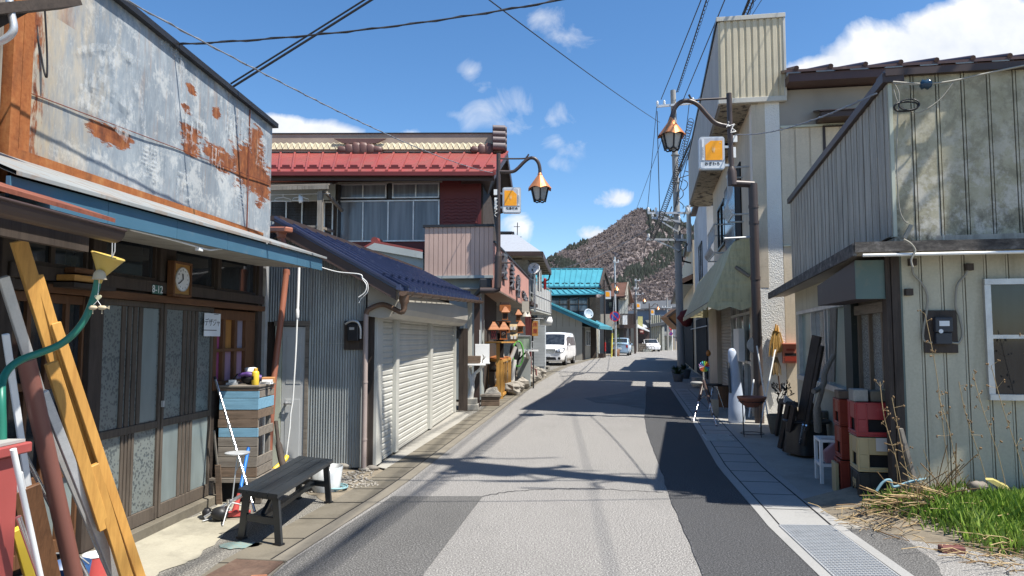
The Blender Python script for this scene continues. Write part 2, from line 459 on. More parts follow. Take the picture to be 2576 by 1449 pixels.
def jag(pts,amp=.03):
 out=[]
 for i,a in enumerate(pts):
  b=pts[(i+1) % len(pts)];n=max(2,int((b-a).length/.06))
  for k in range(n):p=lerp(a,b,k/n);out.append(p+V((noise.noise(V((p.x*5,p.y*5,1)))*amp*2+noise.noise(V((p.x*17,p.y*17,4)))*amp,noise.noise(V((p.x*5,p.y*5,7)))*amp*2+noise.noise(V((p.x*17,p.y*17,9)))*amp,0)))
 return out
A=[gp(*p) for p in NB][::-1];B=[gp(*p) for p in SW][::-1]
A.insert(0,A[0]+(A[0]-A[1])*4);B.insert(0,B[0]+(B[0]-B[1])*4)
def fine(L,n=8,amp=.02,seed=1):
 out=[]
 for a,b in zip(L[:-1],L[1:]):
  for i in range(n):
   p=lerp(a,b,i/n);q=noise.noise(V((p.y*2.3,seed,0)))*amp*2+noise.noise(V((p.y*9,seed+5,0)))*amp
   out.append(p+V((q,0,0)))
 return out+[L[-1]]
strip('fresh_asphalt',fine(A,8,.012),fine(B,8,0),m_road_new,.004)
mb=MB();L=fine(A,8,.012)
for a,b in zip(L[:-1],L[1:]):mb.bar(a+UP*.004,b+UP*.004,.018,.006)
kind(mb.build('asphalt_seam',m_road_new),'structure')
def side(L,i):
 d=(L[min(i+1,len(L)-1)]-L[max(i-1,0)]).normalized();return V((d.y,-d.x,0))
def ofs(L,d):return [p+side(L,i)*d for i,p in enumerate(L)]
K1,K2,K3=ofs(B,.10),ofs(B,.52),ofs(B,.61)
strip('channel_kerb',B,K1,m_conc_new,.008)
strip('channel_lids',K1,K2,m_conc_new,.005)
strip('channel_edge',K2,K3,m_conc_new,.009)
pad=ofs(B,4.2)
strip('pavement',K3[2:],pad[2:],m_conc,.005)
kind(MB().ngon([V((p.x,p.y,.0045)) for p in [K3[2],gp(2085,1309),gp(2176,1302),gp(2300,1290),pad[2]]]).build('pavement_edge',m_conc),'structure')
mb=MB()
def along(L,s):
 for i in range(len(L)-1):
  d=(L[i+1]-L[i]).length
  if s<=d:return lerp(L[i],L[i+1],s/d),i
  s-=d
 return L[-1],len(L)-2
tot=sum((B[i+1]-B[i]).length for i in range(len(B)-1))
s=4.2
while s<tot-.1:
 p,i=along(B,s);n=side(B,i)
 mb.bar(p+n*.10+UP*.0055,p+n*.52+UP*.0055,.009,.003)
 s+=.62
for L in (K1,K2):
 for a,b in zip(L[:-1],L[1:]):mb.bar(a+UP*.0085,b+UP*.0085,.012,.003)
for k in range(11):
 p,i=along(B,tot-.8-k*.5);n=side(B,i)
 mb.bar(p+n*.2+UP*.0056,p+n*.42+UP*.0056,.022,.003)
kind(mb.build('channel_joints',m_shade_black),'structure')
def grating(name,P00,P10,P01,nb,label,wd=.006):
 """steel grating over the channel: P00-P10 across, P00-P01 along"""
 a=P10-P00;b=P01-P00
 t=thing(name,label,'drain grate',(P00+P10+P01)/3)
 m=MB();n=nb
 for i in range(n+1):m.bar(P00+b*(i/n)+UP*.012,P00+b*(i/n)+a+UP*.012,wd*1.7,.012)
 m.build('bearing_bars',m_galv,t)
 m=MB()
 for j in range(17):m.bar(P00+a*(j/16)+UP*.011,P00+a*(j/16)+b+UP*.011,wd*.75,.006)
 m.build('cross_rods',m_galv,t)
 m=MB();m.add([P00+UP*.0062,P10+UP*.0062,P10+b+UP*.0062,P01+UP*.0062],[(0,1,2,3)]);m.build('channel_void',m_shade_black,t)
 m=MB();m.bar(P00+UP*.01,P01+UP*.01,.012,.012);m.bar(P10+UP*.01,P10+b+UP*.01,.012,.012);m.build('grate_frame',m_galv,t)
 return t
q=gp(1961,1325);q2=gp(2088,1325);e=gp(2093,1449)
grating('drain_grate',q,V((q2.x,q2.y-.02,0)),q+(e-q)*1.9,62,'long bright steel drain grate in the concrete channel near the weeds')
q=gp(1779,1110);q2=gp(1846,1110);e=gp(1767,1096)
grating('drain_grate',q,q2,e,9,'small dull steel drain grate far along the concrete channel in shade',.012)
sheet('asphalt_skirt',jag([gp(2086,1310),gp(2176,1303),gp(2236,1328),gp(2300,1372),gp(2360,1430),gp(2420,1560),gp(2330,1560)],.015),m_road_dark,.003)
mb=MB()
nx,ny=40,30
vs=[];x0,x1,y0,y1=2.2,7.5,2.5,6.9
for j in range(ny+1):
 for i in range(nx+1):
  x=mix(x0,x1,i/nx);y=mix(y0,y1,j/ny)
  d=(x-2.55-.55*max(0,6.1-y)*.9)
  h=max(0,min(1,d/1.1))*max(0,min(1,(y-4.3)/1.7))
  vs.append(V((x,y,-.02+.2*h*h*(3-2*h)+.025*noise.noise(V((x*3,y*3,0)))*min(1,h*3))))
mb.add(vs,[(j*(nx+1)+i,j*(nx+1)+i+1,(j+1)*(nx+1)+i+1,(j+1)*(nx+1)+i) for j in range(ny) for i in range(nx)],0,True)
kind(mb.build('earth_bank',m_soil),'structure')
def bank(x,y):
 d=(x-2.55-.55*max(0,6.1-y)*.9);h=max(0,min(1,d/1.1))*max(0,min(1,(y-4.3)/1.7))
 return-.02+.2*h*h*(3-2*h)
sheet('mortar_apron',jag([gp(150,1470),gp(309,1375),gp(533,1275),gp(600,1248),gp(640,1290),gp(560,1342),gp(490,1400),gp(330,1480)],.04),m_conc_yel,-.001)
sheet('shed_apron',[gp(945,1176),gp(1145,1037),gp(1163,1032),gp(1180,1042),gp(1132,1082),gp(1050,1146),gp(985,1190)],m_conc,-.002)
sheet('gravel_bed',jag([gp(770,1210),gp(800,1180),gp(945,1172),gp(1000,1186),gp(960,1222),gp(900,1250),gp(830,1262),gp(770,1240)],.04),m_soil,-.002)
mb=MB();c=gp(603,1371);random.seed(5)
pts=[c+V((math.cos(t)*(.15+.05*noise.noise(V((math.cos(t)*2,math.sin(t)*2,3)))),math.sin(t)*(.09+.05*noise.noise(V((math.cos(t)*2.4,math.sin(t)*2.4,8)))),.001)) for t in [i*2*math.pi/40 for i in range(40)]]
mb.ngon(pts)
g2=NT('faded_turquoise_paint');a=g2.noise(30,6,.75)
g2.done(g2.ramp(a,[(.42,(.23,.25,.21)),(.58,(.16,.27,.27))]),.85)
kind(mb.build('paint_stain',g2.mat),'structure')
g3=NT('wet_asphalt');a=g3.noise(3,5,.6,g3.co(.5,1,1))
g3.done(g3.ramp(a,[(.35,(.05,.05,.052)),(.6,(.085,.085,.085))]),g3.ramp(a,[(.4,.6),(.6,.85)]))
mb=MB();L=[gp(x,y)+UP*.003 for x,y in ((1468,1002),(1530,995),(1590,985),(1624,975),(1622,1030),(1560,1018),(1500,1014))]
mb.ngon(L);kind(mb.build('wet_patch',g3.mat),'structure')
# ------------------------------------------------------------------ mountain
prof=[(900,800),(1150,760),(1375,652),(1410,632),(1450,614),(1490,598),(1515,585),(1545,563),(1575,540),(1600,526),(1612,522),(1640,530),(1680,542),(1720,556),(1790,590),(1900,640),(2050,700),(2400,770)]
def ridge(px):
 for (a,ya),(b,yb) in zip(prof[:-1],prof[1:]):
  if a<=px<=b:
   t=(px-a)/(b-a);return mix(ya,yb,t)
 return 790
def hill(px,s):
 Y=330+s*520;zr=(850-ridge(px))/FOC*850+1.5
 x=(px-1288)/FOC*Y
 f=s*(.55+.45*s)
 z=zr*f/(1.0)
 z+=(noise.noise(V((x/70,Y/90,0)))*16+noise.noise(V((x/28,Y/35,4)))*6)*s*(1-s)*2.2
 sx=1690-(1-s)*260
 z+=20*math.exp(-((px-sx)/70)**2)*s*(1-s)*3
 return V((x,Y,z))
mb=MB();NX,NS=150,60
vs=[hill(mix(900,2400,i/NX),j/NS) for j in range(NS+1) for i in range(NX+1)]
vs+=[hill(mix(900,2400,i/NX),1)+V((0,250,-60)) for i in range(NX+1)]
mb.add(vs,[(j*(NX+1)+i,j*(NX+1)+i+1,(j+1)*(NX+1)+i+1,(j+1)*(NX+1)+i) for j in range(NS+1) for i in range(NX)],0,True)
g4=NT('leafless_wood_floor');a=g4.noise(.02,6,.65);b=g4.noise(.35,5,.7)
c=g4.ramp(a,[(.35,(.15,.128,.125)),(.65,(.21,.178,.17))]);c=g4.mixc(.45,c,g4.ramp(b,[(.3,(.10,.085,.085)),(.7,(.19,.162,.157))]))
g4.done(c,.95,0,.1)
kind(mb.build('mountain',g4.mat),'structure')
def tuft(mb,p,h,w,n,mi=0):
 for k in range(n):
  a=random.uniform(0,2*math.pi);l=random.uniform(.1,1)*w;hh=h*random.uniform(.6,1.05)
  q=p+V((math.cos(a)*l,math.sin(a)*l,hh));d=V((math.cos(a+1.6),math.sin(a+1.6),0))*w*random.uniform(.16,.3)
  b0=p+V((math.cos(a)*l*.25,math.sin(a)*l*.25,h*.12))
  mb.add([b0,lerp(b0,q,.6)+d,q,lerp(b0,q,.55)-d],[(0,1,2,3)],mi)
random.seed(11);mb=MB();mc=MB()
def conifer_zone(px,py):
 n=noise.noise(V((px/45,py/30,9)))
 left=px<1480 and py<ridge(px)+95 and n>-.05 and py<735
 band=abs(py-(640+(1690-px)*.62))<26+10*n and px>1520
 top=px>1630 and py<620 and n>-.2
 return left or band or top
cnt=0
while cnt<15000:
 px=random.uniform(1240,1860);s=random.random()**.8
 p=hill(px,s);py=850-(p.z-EYE)/p.y*FOC
 cnt+=1
 if conifer_zone(px,py) and random.random()<.6:
  h=random.uniform(3.5,6.5);r=h*.36
  mc.lathe(p-UP,[(r,h*.15),(r*.72,h*.45),(r*.3,h*.8),(.05,h)],5,0,None,False,False)
 else:
  tuft(mb,p-UP*.5,random.uniform(1.8,3.2),random.uniform(2.0,3.4),8,0 if random.random()<.7 else 1)
m_tw=mat('bare_twigs_purple_brown',(.19,.162,.157),.95,var=.3,scale=.05,spec=.05)
m_tw2=mat('bare_twigs_grey_brown',(.225,.195,.186),.95,var=.3,scale=.05,spec=.05)
m_con=mat('conifer_needles',(.10,.115,.098),.9,var=.4,scale=.08,spec=.1)
for m_ in (m_tw,m_tw2,m_con):
 nt=m_.node_tree;pb_n=nt.nodes['Principled BSDF'];tr=nt.nodes.new('ShaderNodeBsdfTranslucent');mx=nt.nodes.new('ShaderNodeMixShader');mx.inputs[0].default_value=.65
 src=pb_n.inputs['Base Color'].links[0].from_socket;nt.links.new(src,tr.inputs[0]);nt.links.new(pb_n.outputs[0],mx.inputs[1]);nt.links.new(tr.outputs[0],mx.inputs[2]);nt.links.new(mx.outputs[0],nt.nodes['Material Output'].inputs[0])
o=mb.build('leafless_wood',[m_tw,m_tw2]);kind(o,'stuff');tag(o,'leafless purple brown wood covering the mountain slope','wood')
o=mc.build('conifer_wood',m_con);kind(o,'stuff');tag(o,'dark green conifer wood along the ridge and gully of the mountain','wood')
# ------------------------------------------------------------------ old shop on the left with the sheet-metal hoarding
SH=left_wall(gp(309,1375),.0685)
def U(W,px,py=850,d=0.0):return W.hit(px,py,d)[0]
def Z(W,px,py,d=0.0):return W.hit(px,py,d)[1]
u0,u1=U(SH,15),U(SH,661)
shop=thing('old_shop','dark timber shop under a huge rusted galvanised hoarding, sliding glass doors, blue eave','shop',SH.P((u0+u1)/2,0,-1.5))
zrail=Z(SH,409,1058),Z(SH,409,1076)
zbot=Z(SH,409,1270),Z(SH,409,1304)
zhead=Z(SH,480,766);zlin=Z(SH,480,746);ztr=Z(SH,480,720);ztop=2.62
mb=MB();mb.wb(SH,u0,u1+.02,-.02,2.6,-4.5,-.13);mb.build('wall',m_dwood,shop,SH.ang)
mb=MB();mb.wb(SH,u0-.05,u1+.12,2.6,2.68,-4.6,-.02);mb.build('roof',m_galv,shop,SH.ang)
mb=MB();mb.wb(SH,u0,u1,-.02,Z(SH,400,1308),-.13,.03);mb.build('plinth',m_conc_old,shop,SH.ang,.006)
mb=MB()
mb.wb(SH,u0,u1,zlin,ztr,-.13,.01)
mb.wb(SH,u0,u1,zhead,zlin-.003,-.13,-.03)
mb.wb(SH,u0,u1,ztop-.1,ztop,-.13,.0)
for a,b in ((0,36),(231,264),(402,441),(548,556),(651,661)):
 ua,ub=U(SH,a),U(SH,b)
 z1=zlin if a in (402,548) else 0.0
 lo=ztr+.002 if a in (402,548) else .08
 mb.wb(SH,ua,ub,lo,ztop-.102,-.13,-.012)
mb.build('timber_frame',m_dwood,shop,SH.ang,.004)
mb=MB();mb.wb(SH,u0+.3,u1,zhead-.005,zhead+.05,-.028,.02);mb.build('door_track',m_bwood_h,shop,SH.ang,.003)
mb=MB();mb.wb(SH,U(SH,661)+.003,U(SH,668),.05,2.35,-.2,.02);mb.build('corner_trim',m_galv,shop,SH.ang)
for a,b in ((40,228),(267,400),(444,547),(557,650)):
 ua,ub=U(SH,a),U(SH,b)
 m=MB();m.wb(SH,ua+.012,ub-.012,ztr+.03,ztop-.13,-.075,-.065);w_=m.build('transom_window',m_glass,shop,SH.ang)
 m=MB()
 for (x0,x1,y0,y1) in ((ua,ub,ztr+.003,ztr+.03),(ua,ub,ztop-.13,ztop-.105),(ua,ua+.02,ztr+.03,ztop-.13),(ub-.02,ub,ztr+.03,ztop-.13)):
  m.wb(SH,x0,x1,y0,y1,-.09,-.04)
 if b-a>150:m.wb(SH,(ua+ub)/2-.02,(ua+ub)/2+.02,ztr+.03,ztop-.13,-.06,-.045)
 m.build('window_frame',m_dwood,shop,SH.ang)
gf=NT('floral_frosted_glass')
f1=gf.vor(16,gf.co(1,1,1));f2=gf.vor(42,gf.co(1,1,1));big_=gf.noise(3.2,3,.6)
leaf=gf.m('LESS_THAN',gf.m('ADD',gf.m('MULTIPLY',f2,.8),gf.m('MULTIPLY',gf.noise(22,3,.6),.55)),gf.m('ADD',.40,gf.m('MULTIPLY',big_,.42)))
cf=gf.mixc(leaf,(.165,.185,.175),(.075,.088,.09))
dv=gf.noise(4,6,.7,gf.co(1,1,.5));cf=gf.mixc(gf.m('MULTIPLY',gf.ramp(dv,[(.5,0.0),(.7,1.0)]),.4),cf,(.2,.2,.17))
m_floral=gf.done(cf,.3,0,.5)
m_frost=glass('frosted_pale_glass',(.19,.225,.22),.3,.2,(3,3,.8))
def door(name,pa,pb,upper,lower,slats_u,slats_l):
 """sliding door between pixel columns pa..pb"""
 ua,ub=U(SH,pa),U(SH,pb)
 t=shop
 m=MB();st=.03
 d0,d1=-.075,-.035
 z0=Z(SH,409,1304)+.006;z1=zhead-.006
 m.wb(SH,ua,ua+st,z0,z1,d0,d1);m.wb(SH,ub-st,ub,z0,z1,d0,d1)
 m.wb(SH,ua+st,ub-st,zrail[1],zrail[0],d0,d1-.003);m.wb(SH,ua+st,ub-st,z0,zbot[0],d0,d1-.003)
 m.wb(SH,ua+st,ub-st,z1-.045,z1,d0,d1-.003)
 for grp,(za,zb) in ((slats_u,(zrail[0]+.002,z1-.047)),(slats_l,(zbot[0]+.002,zrail[1]-.002))):
  for (a,b) in grp:
   x0,x1=U(SH,a),U(SH,b);k=4;w_=(x1-x0)/(k*2-1)
   for i in range(k):m.wb(SH,x0+i*2*w_,x0+i*2*w_+w_*1.25,za,zb,d0+.004,d1-.006)
 d=m.build('sliding_door',m_doorwood,shop,0,.003)
 m=MB();m.wb(SH,ua+st+.003,ub-st-.003,zrail[0]+.003,z1-.048,-.062,-.054);m.build('upper_glass',upper,d,SH.ang)
 m=MB();m.wb(SH,ua+st+.003,ub-st-.003,zbot[0]+.003,zrail[1]-.003,-.062,-.054);m.build('lower_glass',lower,d,SH.ang)
 return d
dA=door('door',262,420,m_floral,m_floral,[(320,370)],[(329,359)])
m=MB();m.wb(SH,U(SH,371),U(SH,410),zrail[0]+.012,zhead-.06,-.0535,-.0505);m.build('plain_pane',m_frost,shop,SH.ang)
dB=door('door',424,546,m_floral,m_frost,[(473,508)],[(470,501)])
m=MB();m.bc(SH.P(U(SH,421),Z(SH,421,1015),-.02),.02,.02,.05);m.build('door_handle',m_galv,dA)
ua,ub=U(SH,38),U(SH,229)
m=MB();z1=zhead-.006;z0=.14
for k in range(5):
 x=mix(ua,ub,k/4);m.wb(SH,x-.018 if k else x,x+.018 if k<4 else x,z0,z1,-.1,-.05)
for zz,h in ((z0,.09),(.62,.05),(1.22,.05),(z1-.06,.06)):m.wb(SH,ua+.02,ub-.02,zz,zz+h,-.097,-.053)
d=m.build('side_door',m_bwood,shop,0,.003)
m=MB();m.wb(SH,ua+.02,ub-.02,.67,z1-.06,-.085,-.078);m.build('door_glass',m_glass,d,SH.ang)
m=MB();m.wb(SH,ua+.02,ub-.02,z0+.09,.62,-.085,-.078);m.build('door_glass',m_frost,d,SH.ang)
ua,ub=U(SH,549),U(SH,650);zt,zb=zhead-.02,Z(SH,600,960)
pz0,pzm,pz1=Z(SH,600,955),Z(SH,600,880),Z(SH,600,805)
m=MB()
m.wb(SH,ua,ub,pz1,zt,-.1,-.04);m.wb(SH,ua,ub,pz0-.08,pz0,-.1,-.035)
for a,b in ((549,557),(572,578),(601,607),(628,650)):m.wb(SH,U(SH,a),U(SH,b),pz0,pz1,-.1,-.042)
m.wb(SH,U(SH,557),U(SH,628),pzm-.016,pzm+.016,-.1,-.045)
d=m.build('curtained_window',m_bwood,shop,0,.003)
m_cp=mat('magenta_curtain',(.28,.06,.15),.8,var=.3,st=(9,9,.5));m_co=mat('ochre_curtain',(.33,.15,.035),.8,var=.3,st=(9,9,.5))
m_cl=mat('lilac_curtain',(.30,.19,.26),.8,var=.25,st=(9,9,.5));m_cg=mat('grey_lilac_curtain',(.24,.215,.26),.8,var=.25,st=(9,9,.5))
for a,b,za,zb_,mm in ((557,572,pzm,pz1,m_cp),(578,601,pzm,pz1,m_co),(607,628,pzm,pz1,m_cg),(557,572,pz0,pzm,m_cp),(578,601,pz0,pzm,m_cl),(607,628,pz0,pzm,m_cl)):
 m=MB();m.wb(SH,U(SH,a)-.004,U(SH,b)+.004,za,zb_,-.09,-.082);m.build('curtain_pane',mm,d,SH.ang)
m=MB();m.wb(SH,ua,ub,.12,pz0-.085,-.1,-.05);m.build('dado_board',m_dwood_h,shop,SH.ang)
gb=NT('weathered_galvanised_sheet')
cu_=gb.n('ShaderNodeSeparateXYZ');gb.lk(gb.tc.outputs['Object'],cu_.inputs[0]);gx,gz=cu_.outputs[0],cu_.outputs[2]
na=gb.noise(2.0,7,.65,gb.co(1,1,.45));nb=gb.noise(9,6,.7,gb.co(1.6,1,.35));nc=gb.noise(30,5,.7,gb.co(2.2,1,.5));nd_=gb.noise(5,7,.75,gb.co(1,1,.8,(5,2,8)))
col=gb.ramp(na,[(.28,(.18,.215,.25)),(.5,(.26,.30,.33)),(.72,(.37,.405,.42))])
col=gb.mixc(.45,col,gb.ramp(nb,[(.3,(.14,.165,.19)),(.5,(.29,.325,.35)),(.7,(.50,.52,.52))]))
col=gb.mixc(gb.m('MULTIPLY',gb.ramp(nc,[(.55,0.0),(.66,1.0)]),.45),col,(.52,.54,.53))
dkp=gb.m('MULTIPLY',gb.ramp(gb.noise(1.6,8,.7,gb.co(1,1,.7,(11,3,5))),[(.46,0.0),(.62,1.0)]),.55);col=gb.mixc(dkp,col,(.155,.18,.205))
white=gb.m('MULTIPLY',gb.ramp(nd_,[(.52,0.0),(.60,1.0)]),.6);col=gb.mixc(white,col,(.56,.565,.54))
def hb(px,py):return SH.hit(px,py,.05)
HB0=hb(20,405)[0]
hz0=hb(49,409)[1]
def patch(px,py,w_,h_):
 u,z=hb(px,py)
 a=gb.m('DIVIDE',gb.m('SUBTRACT',gx,u-HBc),w_);b=gb.m('DIVIDE',gb.m('SUBTRACT',gz,z-hzb),h_)
 return gb.m('SUBTRACT',1.0,gb.m('SQRT',gb.m('ADD',gb.m('MULTIPLY',a,a),gb.m('MULTIPLY',b,b))))
uL,uR=hb(18,300)[0],hb(682,450)[0]
zTL_line=hb(290,0);zTR=hb(687,318)
slope=(zTR[1]-zTL_line[1])/(zTR[0]-zTL_line[0])
zTLv=zTL_line[1]+slope*(uL-zTL_line[0]);zBL=hb(49,409)[1];zBR=hb(677,604)[1]
HBc=(uL+uR)/2;hzb=min(zBL,zBR)
pt=None
for q in ((630,425,.62,.32),(560,400,.5,.16),(645,380,.25,.3),(480,340,.25,.10),(480,370,.22,.1),(660,460,.3,.3),(265,335,.33,.1),(300,350,.22,.1),(545,285,.1,.08),(470,275,.12,.06),(480,225,.12,.05)):
 k=patch(*q);pt=k if pt is None else gb.m('MAXIMUM',pt,k)
nr=gb.noise(6,10,.78,gb.co(.6,1,2.6));nrv=gb.noise(8,7,.7,gb.co(2,1,.5))
rm=gb.m('MULTIPLY',gb.m('SUBTRACT',gb.m('ADD',pt,gb.m('MULTIPLY',gb.m('SUBTRACT',nr,.5),3.0)),.22),9,clamp=True)
rm=gb.m('MULTIPLY',rm,gb.m('GREATER_THAN',pt,0))
ul=hb(20,300)[0]-HBc
lft=gb.m('SUBTRACT',1.0,gb.m('DIVIDE',gb.m('SUBTRACT',gx,ul),.62))
rl=gb.m('MULTIPLY',gb.m('SUBTRACT',gb.m('ADD',lft,gb.m('MULTIPLY',gb.m('SUBTRACT',nrv,.5),1.7)),.62),6,clamp=True)
ust=hb(163,130)[0]-HBc
stn=gb.m('SUBTRACT',1.0,gb.m('DIVIDE',gb.m('ABSOLUTE',gb.m('SUBTRACT',gx,ust)),.1))
stn=gb.m('MULTIPLY',gb.m('ADD',gb.m('MULTIPLY',stn,.8),gb.m('MULTIPLY',gb.m('SUBTRACT',nrv,.5),2.4)),gb.m('GREATER_THAN',gz,1.0),clamp=True)
rl=gb.m('MAXIMUM',rl,gb.m('MULTIPLY',gb.m('MULTIPLY',stn,gb.m('GREATER_THAN',gb.m('SUBTRACT',.16,gb.m('ABSOLUTE',gb.m('SUBTRACT',gx,ust))),0)),.7))
yel=gb.m('MULTIPLY',gb.m('SUBTRACT',gb.m('ADD',gb.m('SUBTRACT',1.0,gb.m('DIVIDE',gb.m('SUBTRACT',gx,ul),1.3)),gb.m('MULTIPLY',gb.m('SUBTRACT',nb,.5),1.6)),.3),1.6,clamp=True)
col=gb.mixc(gb.m('MULTIPLY',yel,.55),col,(.50,.36,.17))
rcol=gb.ramp(gb.noise(16,8,.75,gb.co(1,1,.6)),[(.32,(.075,.026,.014)),(.5,(.20,.062,.022)),(.62,(.29,.10,.032)),(.78,(.42,.22,.09))])
col=gb.mixc(gb.m('MAXIMUM',rm,rl),col,rcol)
gb.bump(gb.m('ADD',na,gb.m('MULTIPLY',nb,.3)),.35,.02)
drip=gb.m('MULTIPLY',gb.m('MULTIPLY',gb.ramp(gb.noise(13,6,.7,gb.co(2.2,1,.13)),[(.53,0.0),(.66,1.0)]),gb.ramp(gb.noise(1.1,4,.6,gb.co(1,1,.6,(4,4,4))),[(.45,0.0),(.6,1.0)])),.5);col=gb.mixc(drip,col,(.33,.19,.10))
m_hoard=gb.done(col,gb.m('ADD',.5,gb.m('MULTIPLY',rm,.3)),.1,.4)
mb=MB()
N,Mz=60,16
def hoard(u,t):
 z0=mix(zBL,zBR,(u-uL)/(uR-uL));z1=zTLv+slope*(u-uL)
 return mix(z0,z1,t)
vs=[]
for j in range(Mz+1):
 for i in range(N+1):
  u=mix(uL,uR,i/N);z=hoard(u,j/Mz)
  vs.append(SH.P(u,z,.05+.010*noise.noise(V((u*1.5,z*1.5,0)))))
mb.add(vs,[(j*(N+1)+i,j*(N+1)+i+1,(j+1)*(N+1)+i+1,(j+1)*(N+1)+i) for j in range(Mz) for i in range(N)],0,True)
mb.prism([SH.P(uL,zBL,.03),SH.P(uR,zBR,.03),SH.P(uR,zTR[1],.03),SH.P(uL,zTLv,.03)],SH.n*-.05)
mb.build('hoarding',m_hoard,shop,SH.ang,org=(SH.P(HBc,hzb,.0)))
mb=MB();mb.bar(SH.P(uL,zTLv+.01,.03),SH.P(uR+.05,zTR[1]+.012,.03),.14,.05);mb.build('cap_flashing',m_black,shop)
mb=MB();a=hb(20,215);b=hb(677,462)
mb.bar(SH.P(a[0],a[1],.062),SH.P(b[0],b[1],.062),.004,.008,SH.n)
c=hb(626,270);mb.bar(SH.P(c[0],hoard(c[0],.02),.063),SH.P(c[0],hoard(c[0],.98),.063),.004,.012,UP);mb.build('sheet_seam',m_rust_red,shop)
mb=MB();mb.bar(SH.P(uL,zBL+.03,.075),SH.P(uR-.25,mix(zBL,zBR,.93)+.01,.075),.02,.075,UP);mb.build('foot_strip',m_rust,shop,SH.ang)
mb=MB();mb.wb(SH,uL-.02,hb(40,200)[0],zBL-.25,zTLv-.1,.02,.085);mb.wb(SH,hb(44,200)[0],hb(70,200)[0],zBL+.05,zTLv-.1,.0655,.078);mb.build('edge_trim',m_rust,shop,SH.ang)
gg=NT('faded_paint_traces');gg.sc(gg.m('MULTIPLY',gg.ramp(gg.noise(14,6,.75,gg.co(1,1,.6)),[(.46,0.0),(.60,1.0)]),.42),gg.b.inputs['Alpha'])
m_ghost=gg.done((.55,.57,.57),.6)
for txt,px,py,s in (('新聞',600,330,.30),('取',485,345,.42),('販',545,415,.30),('屋',655,395,.32),('書',375,415,.3),('店',458,470,.28),('堂',600,500,.22)):
 u,z=hb(px,py)
 tm=text_mb(txt,s,SH.P(u,z,.066),SH.u,UP,.002)
 tm.build('ghost_lettering',m_ghost,shop,SH.ang)
for k,(P_,w_) in enumerate(((((205,190),(250,205),(300,240),(330,275)),.13),(((190,235),(240,262),(285,300),(320,340)),.16),(((270,95),(300,130),(330,150)),.07),(((190,130),(240,118),(300,130),(345,160)),.05),(((330,205),(345,240),(350,262)),.05),(((275,145),(276,190)),.07),(((250,140),(251,175)),.06),(((400,100),(440,135),(455,175)),.08),(((355,280),(356,330)),.06))):
 cl=curve([SH.P(*hb(x,y),.068) for x,y in P_],6);vs=[]
 for i,p in enumerate(cl):
  d=(cl[min(i+1,len(cl)-1)]-cl[max(i-1,0)]).normalized();n_=d.cross(SH.n).normalized();vs+=[p+n_*w_/2,p-n_*w_/2]
 mb=MB();mb.add(vs,[(2*i,2*i+1,2*i+3,2*i+2) for i in range(len(cl)-1)]);mb.build('paint_stroke',m_ghost,shop,SH.ang)
EV=left_wall(V((-2.57,0)),.0685)
ea,eb=U(EV,5),U(EV,812)
def lipz(px,py):return EV.hit(px,py)
l1,l2=lipz(160,466),lipz(812,646)
sl_=(l2[1]-l1[1])/(l2[0]-l1[0])
def lz(u):return l1[1]+sl_*(u-l1[0])
m_blue=painted('blue_painted_fascia',(.055,.135,.20),.45,.3,(.14,.17,.18),5)
m_soff=mat('grey_soffit_board',(.36,.35,.31),.8,var=.2,grime=.5)
m_lip=painted('pale_drip_edge',(.25,.265,.26),.5,.5,(.2,.13,.08),5,lo=.5)
wallu=lambda u:(EV.P(u,0)-SH.o).dot(SH.u)
nseg=10;top=[];lip=[]
for i in range(nseg+1):
 u=mix(ea,eb,i/nseg);ww=wallu(u)
 zt_=mix(zBL,zBR,max(0,min(1,(ww-uL)/(uR-uL))))+.02
 top.append(SH.P(ww,zt_,.055));lip.append(EV.P(u,lz(u),.03))
mb=MB()
vs=top+lip;n=nseg+1
mb.add(vs+[p-UP*.02 for p in vs],[(i,n+i,n+i+1,i+1) for i in range(nseg)]+[(2*n+i,2*n+i+1,3*n+i+1,3*n+i) for i in range(nseg)]+[(n+i,3*n+i,3*n+i+1,n+i+1) for i in range(nseg)])
mb.build('eave_roof',m_lip,shop)
mb=MB()
segs=6
for i in range(segs):
 a,b=mix(ea,eb-.06,i/segs),mix(ea,eb-.06,(i+1)/segs)-.004
 h=.125
 mb.prism([EV.P(a,lz(a)-.024,0),EV.P(b,lz(b)-.024,0),EV.P(b,lz(b)-.024-h,0),EV.P(a,lz(a)-.024-h,0)],EV.n*-.02)
mb.build('fascia',m_blue,shop,EV.ang)
mb=MB();a,b=ea+.02,eb-.08
mb.prism([EV.P(a,lz(a)-.125,-.022),EV.P(b,lz(b)-.125,-.022),SH.P(wallu(b),lz(b)-.10,.002),SH.P(wallu(a),lz(a)-.10,.002)],UP*.02);mb.build('soffit',m_soff,shop)
mb=MB()
mb.wb(SH,uL,U(SH,661),ztop-.1,zBL+.02,-.02,.012);mb.build('eave_backboard',m_dwood_h,shop,SH.ang)
pts=[EV.P(U(EV,a),Z(EV,a,b),-.03) for a,b in ((330,575),(440,602),(520,625),(545,626),(600,618),(620,617),(680,640),(712,650),(745,648),(790,672),(800,676))]
mb=MB();mb.tube(curve(pts,4),.007,6);
for a,b in ((504,625),(698,648),(756,653)):mb.bc(EV.P(U(EV,a),Z(EV,a,b),-.03),.03,.06,.025)
mb.build('festoon_cable',m_pvc,shop)
def placard(name,label,cat,W,px0,py0,px1,py1,d,m,th=.01,txt=None,tm=None,ts=.05):
 a=W.hit(px0,py0,d);b=W.hit(px1,py1,d)
 mb=MB();mb.wb(W,a[0],b[0],a[1],b[1],d,d+th);o=mb.build(name,m);tag(o,label,cat)
 if txt:text_mb(txt,ts,W.P((a[0]+b[0])/2,(a[1]+b[1])/2,d+th+.001),W.u,UP,.002).build('lettering',tm,o)
 return o
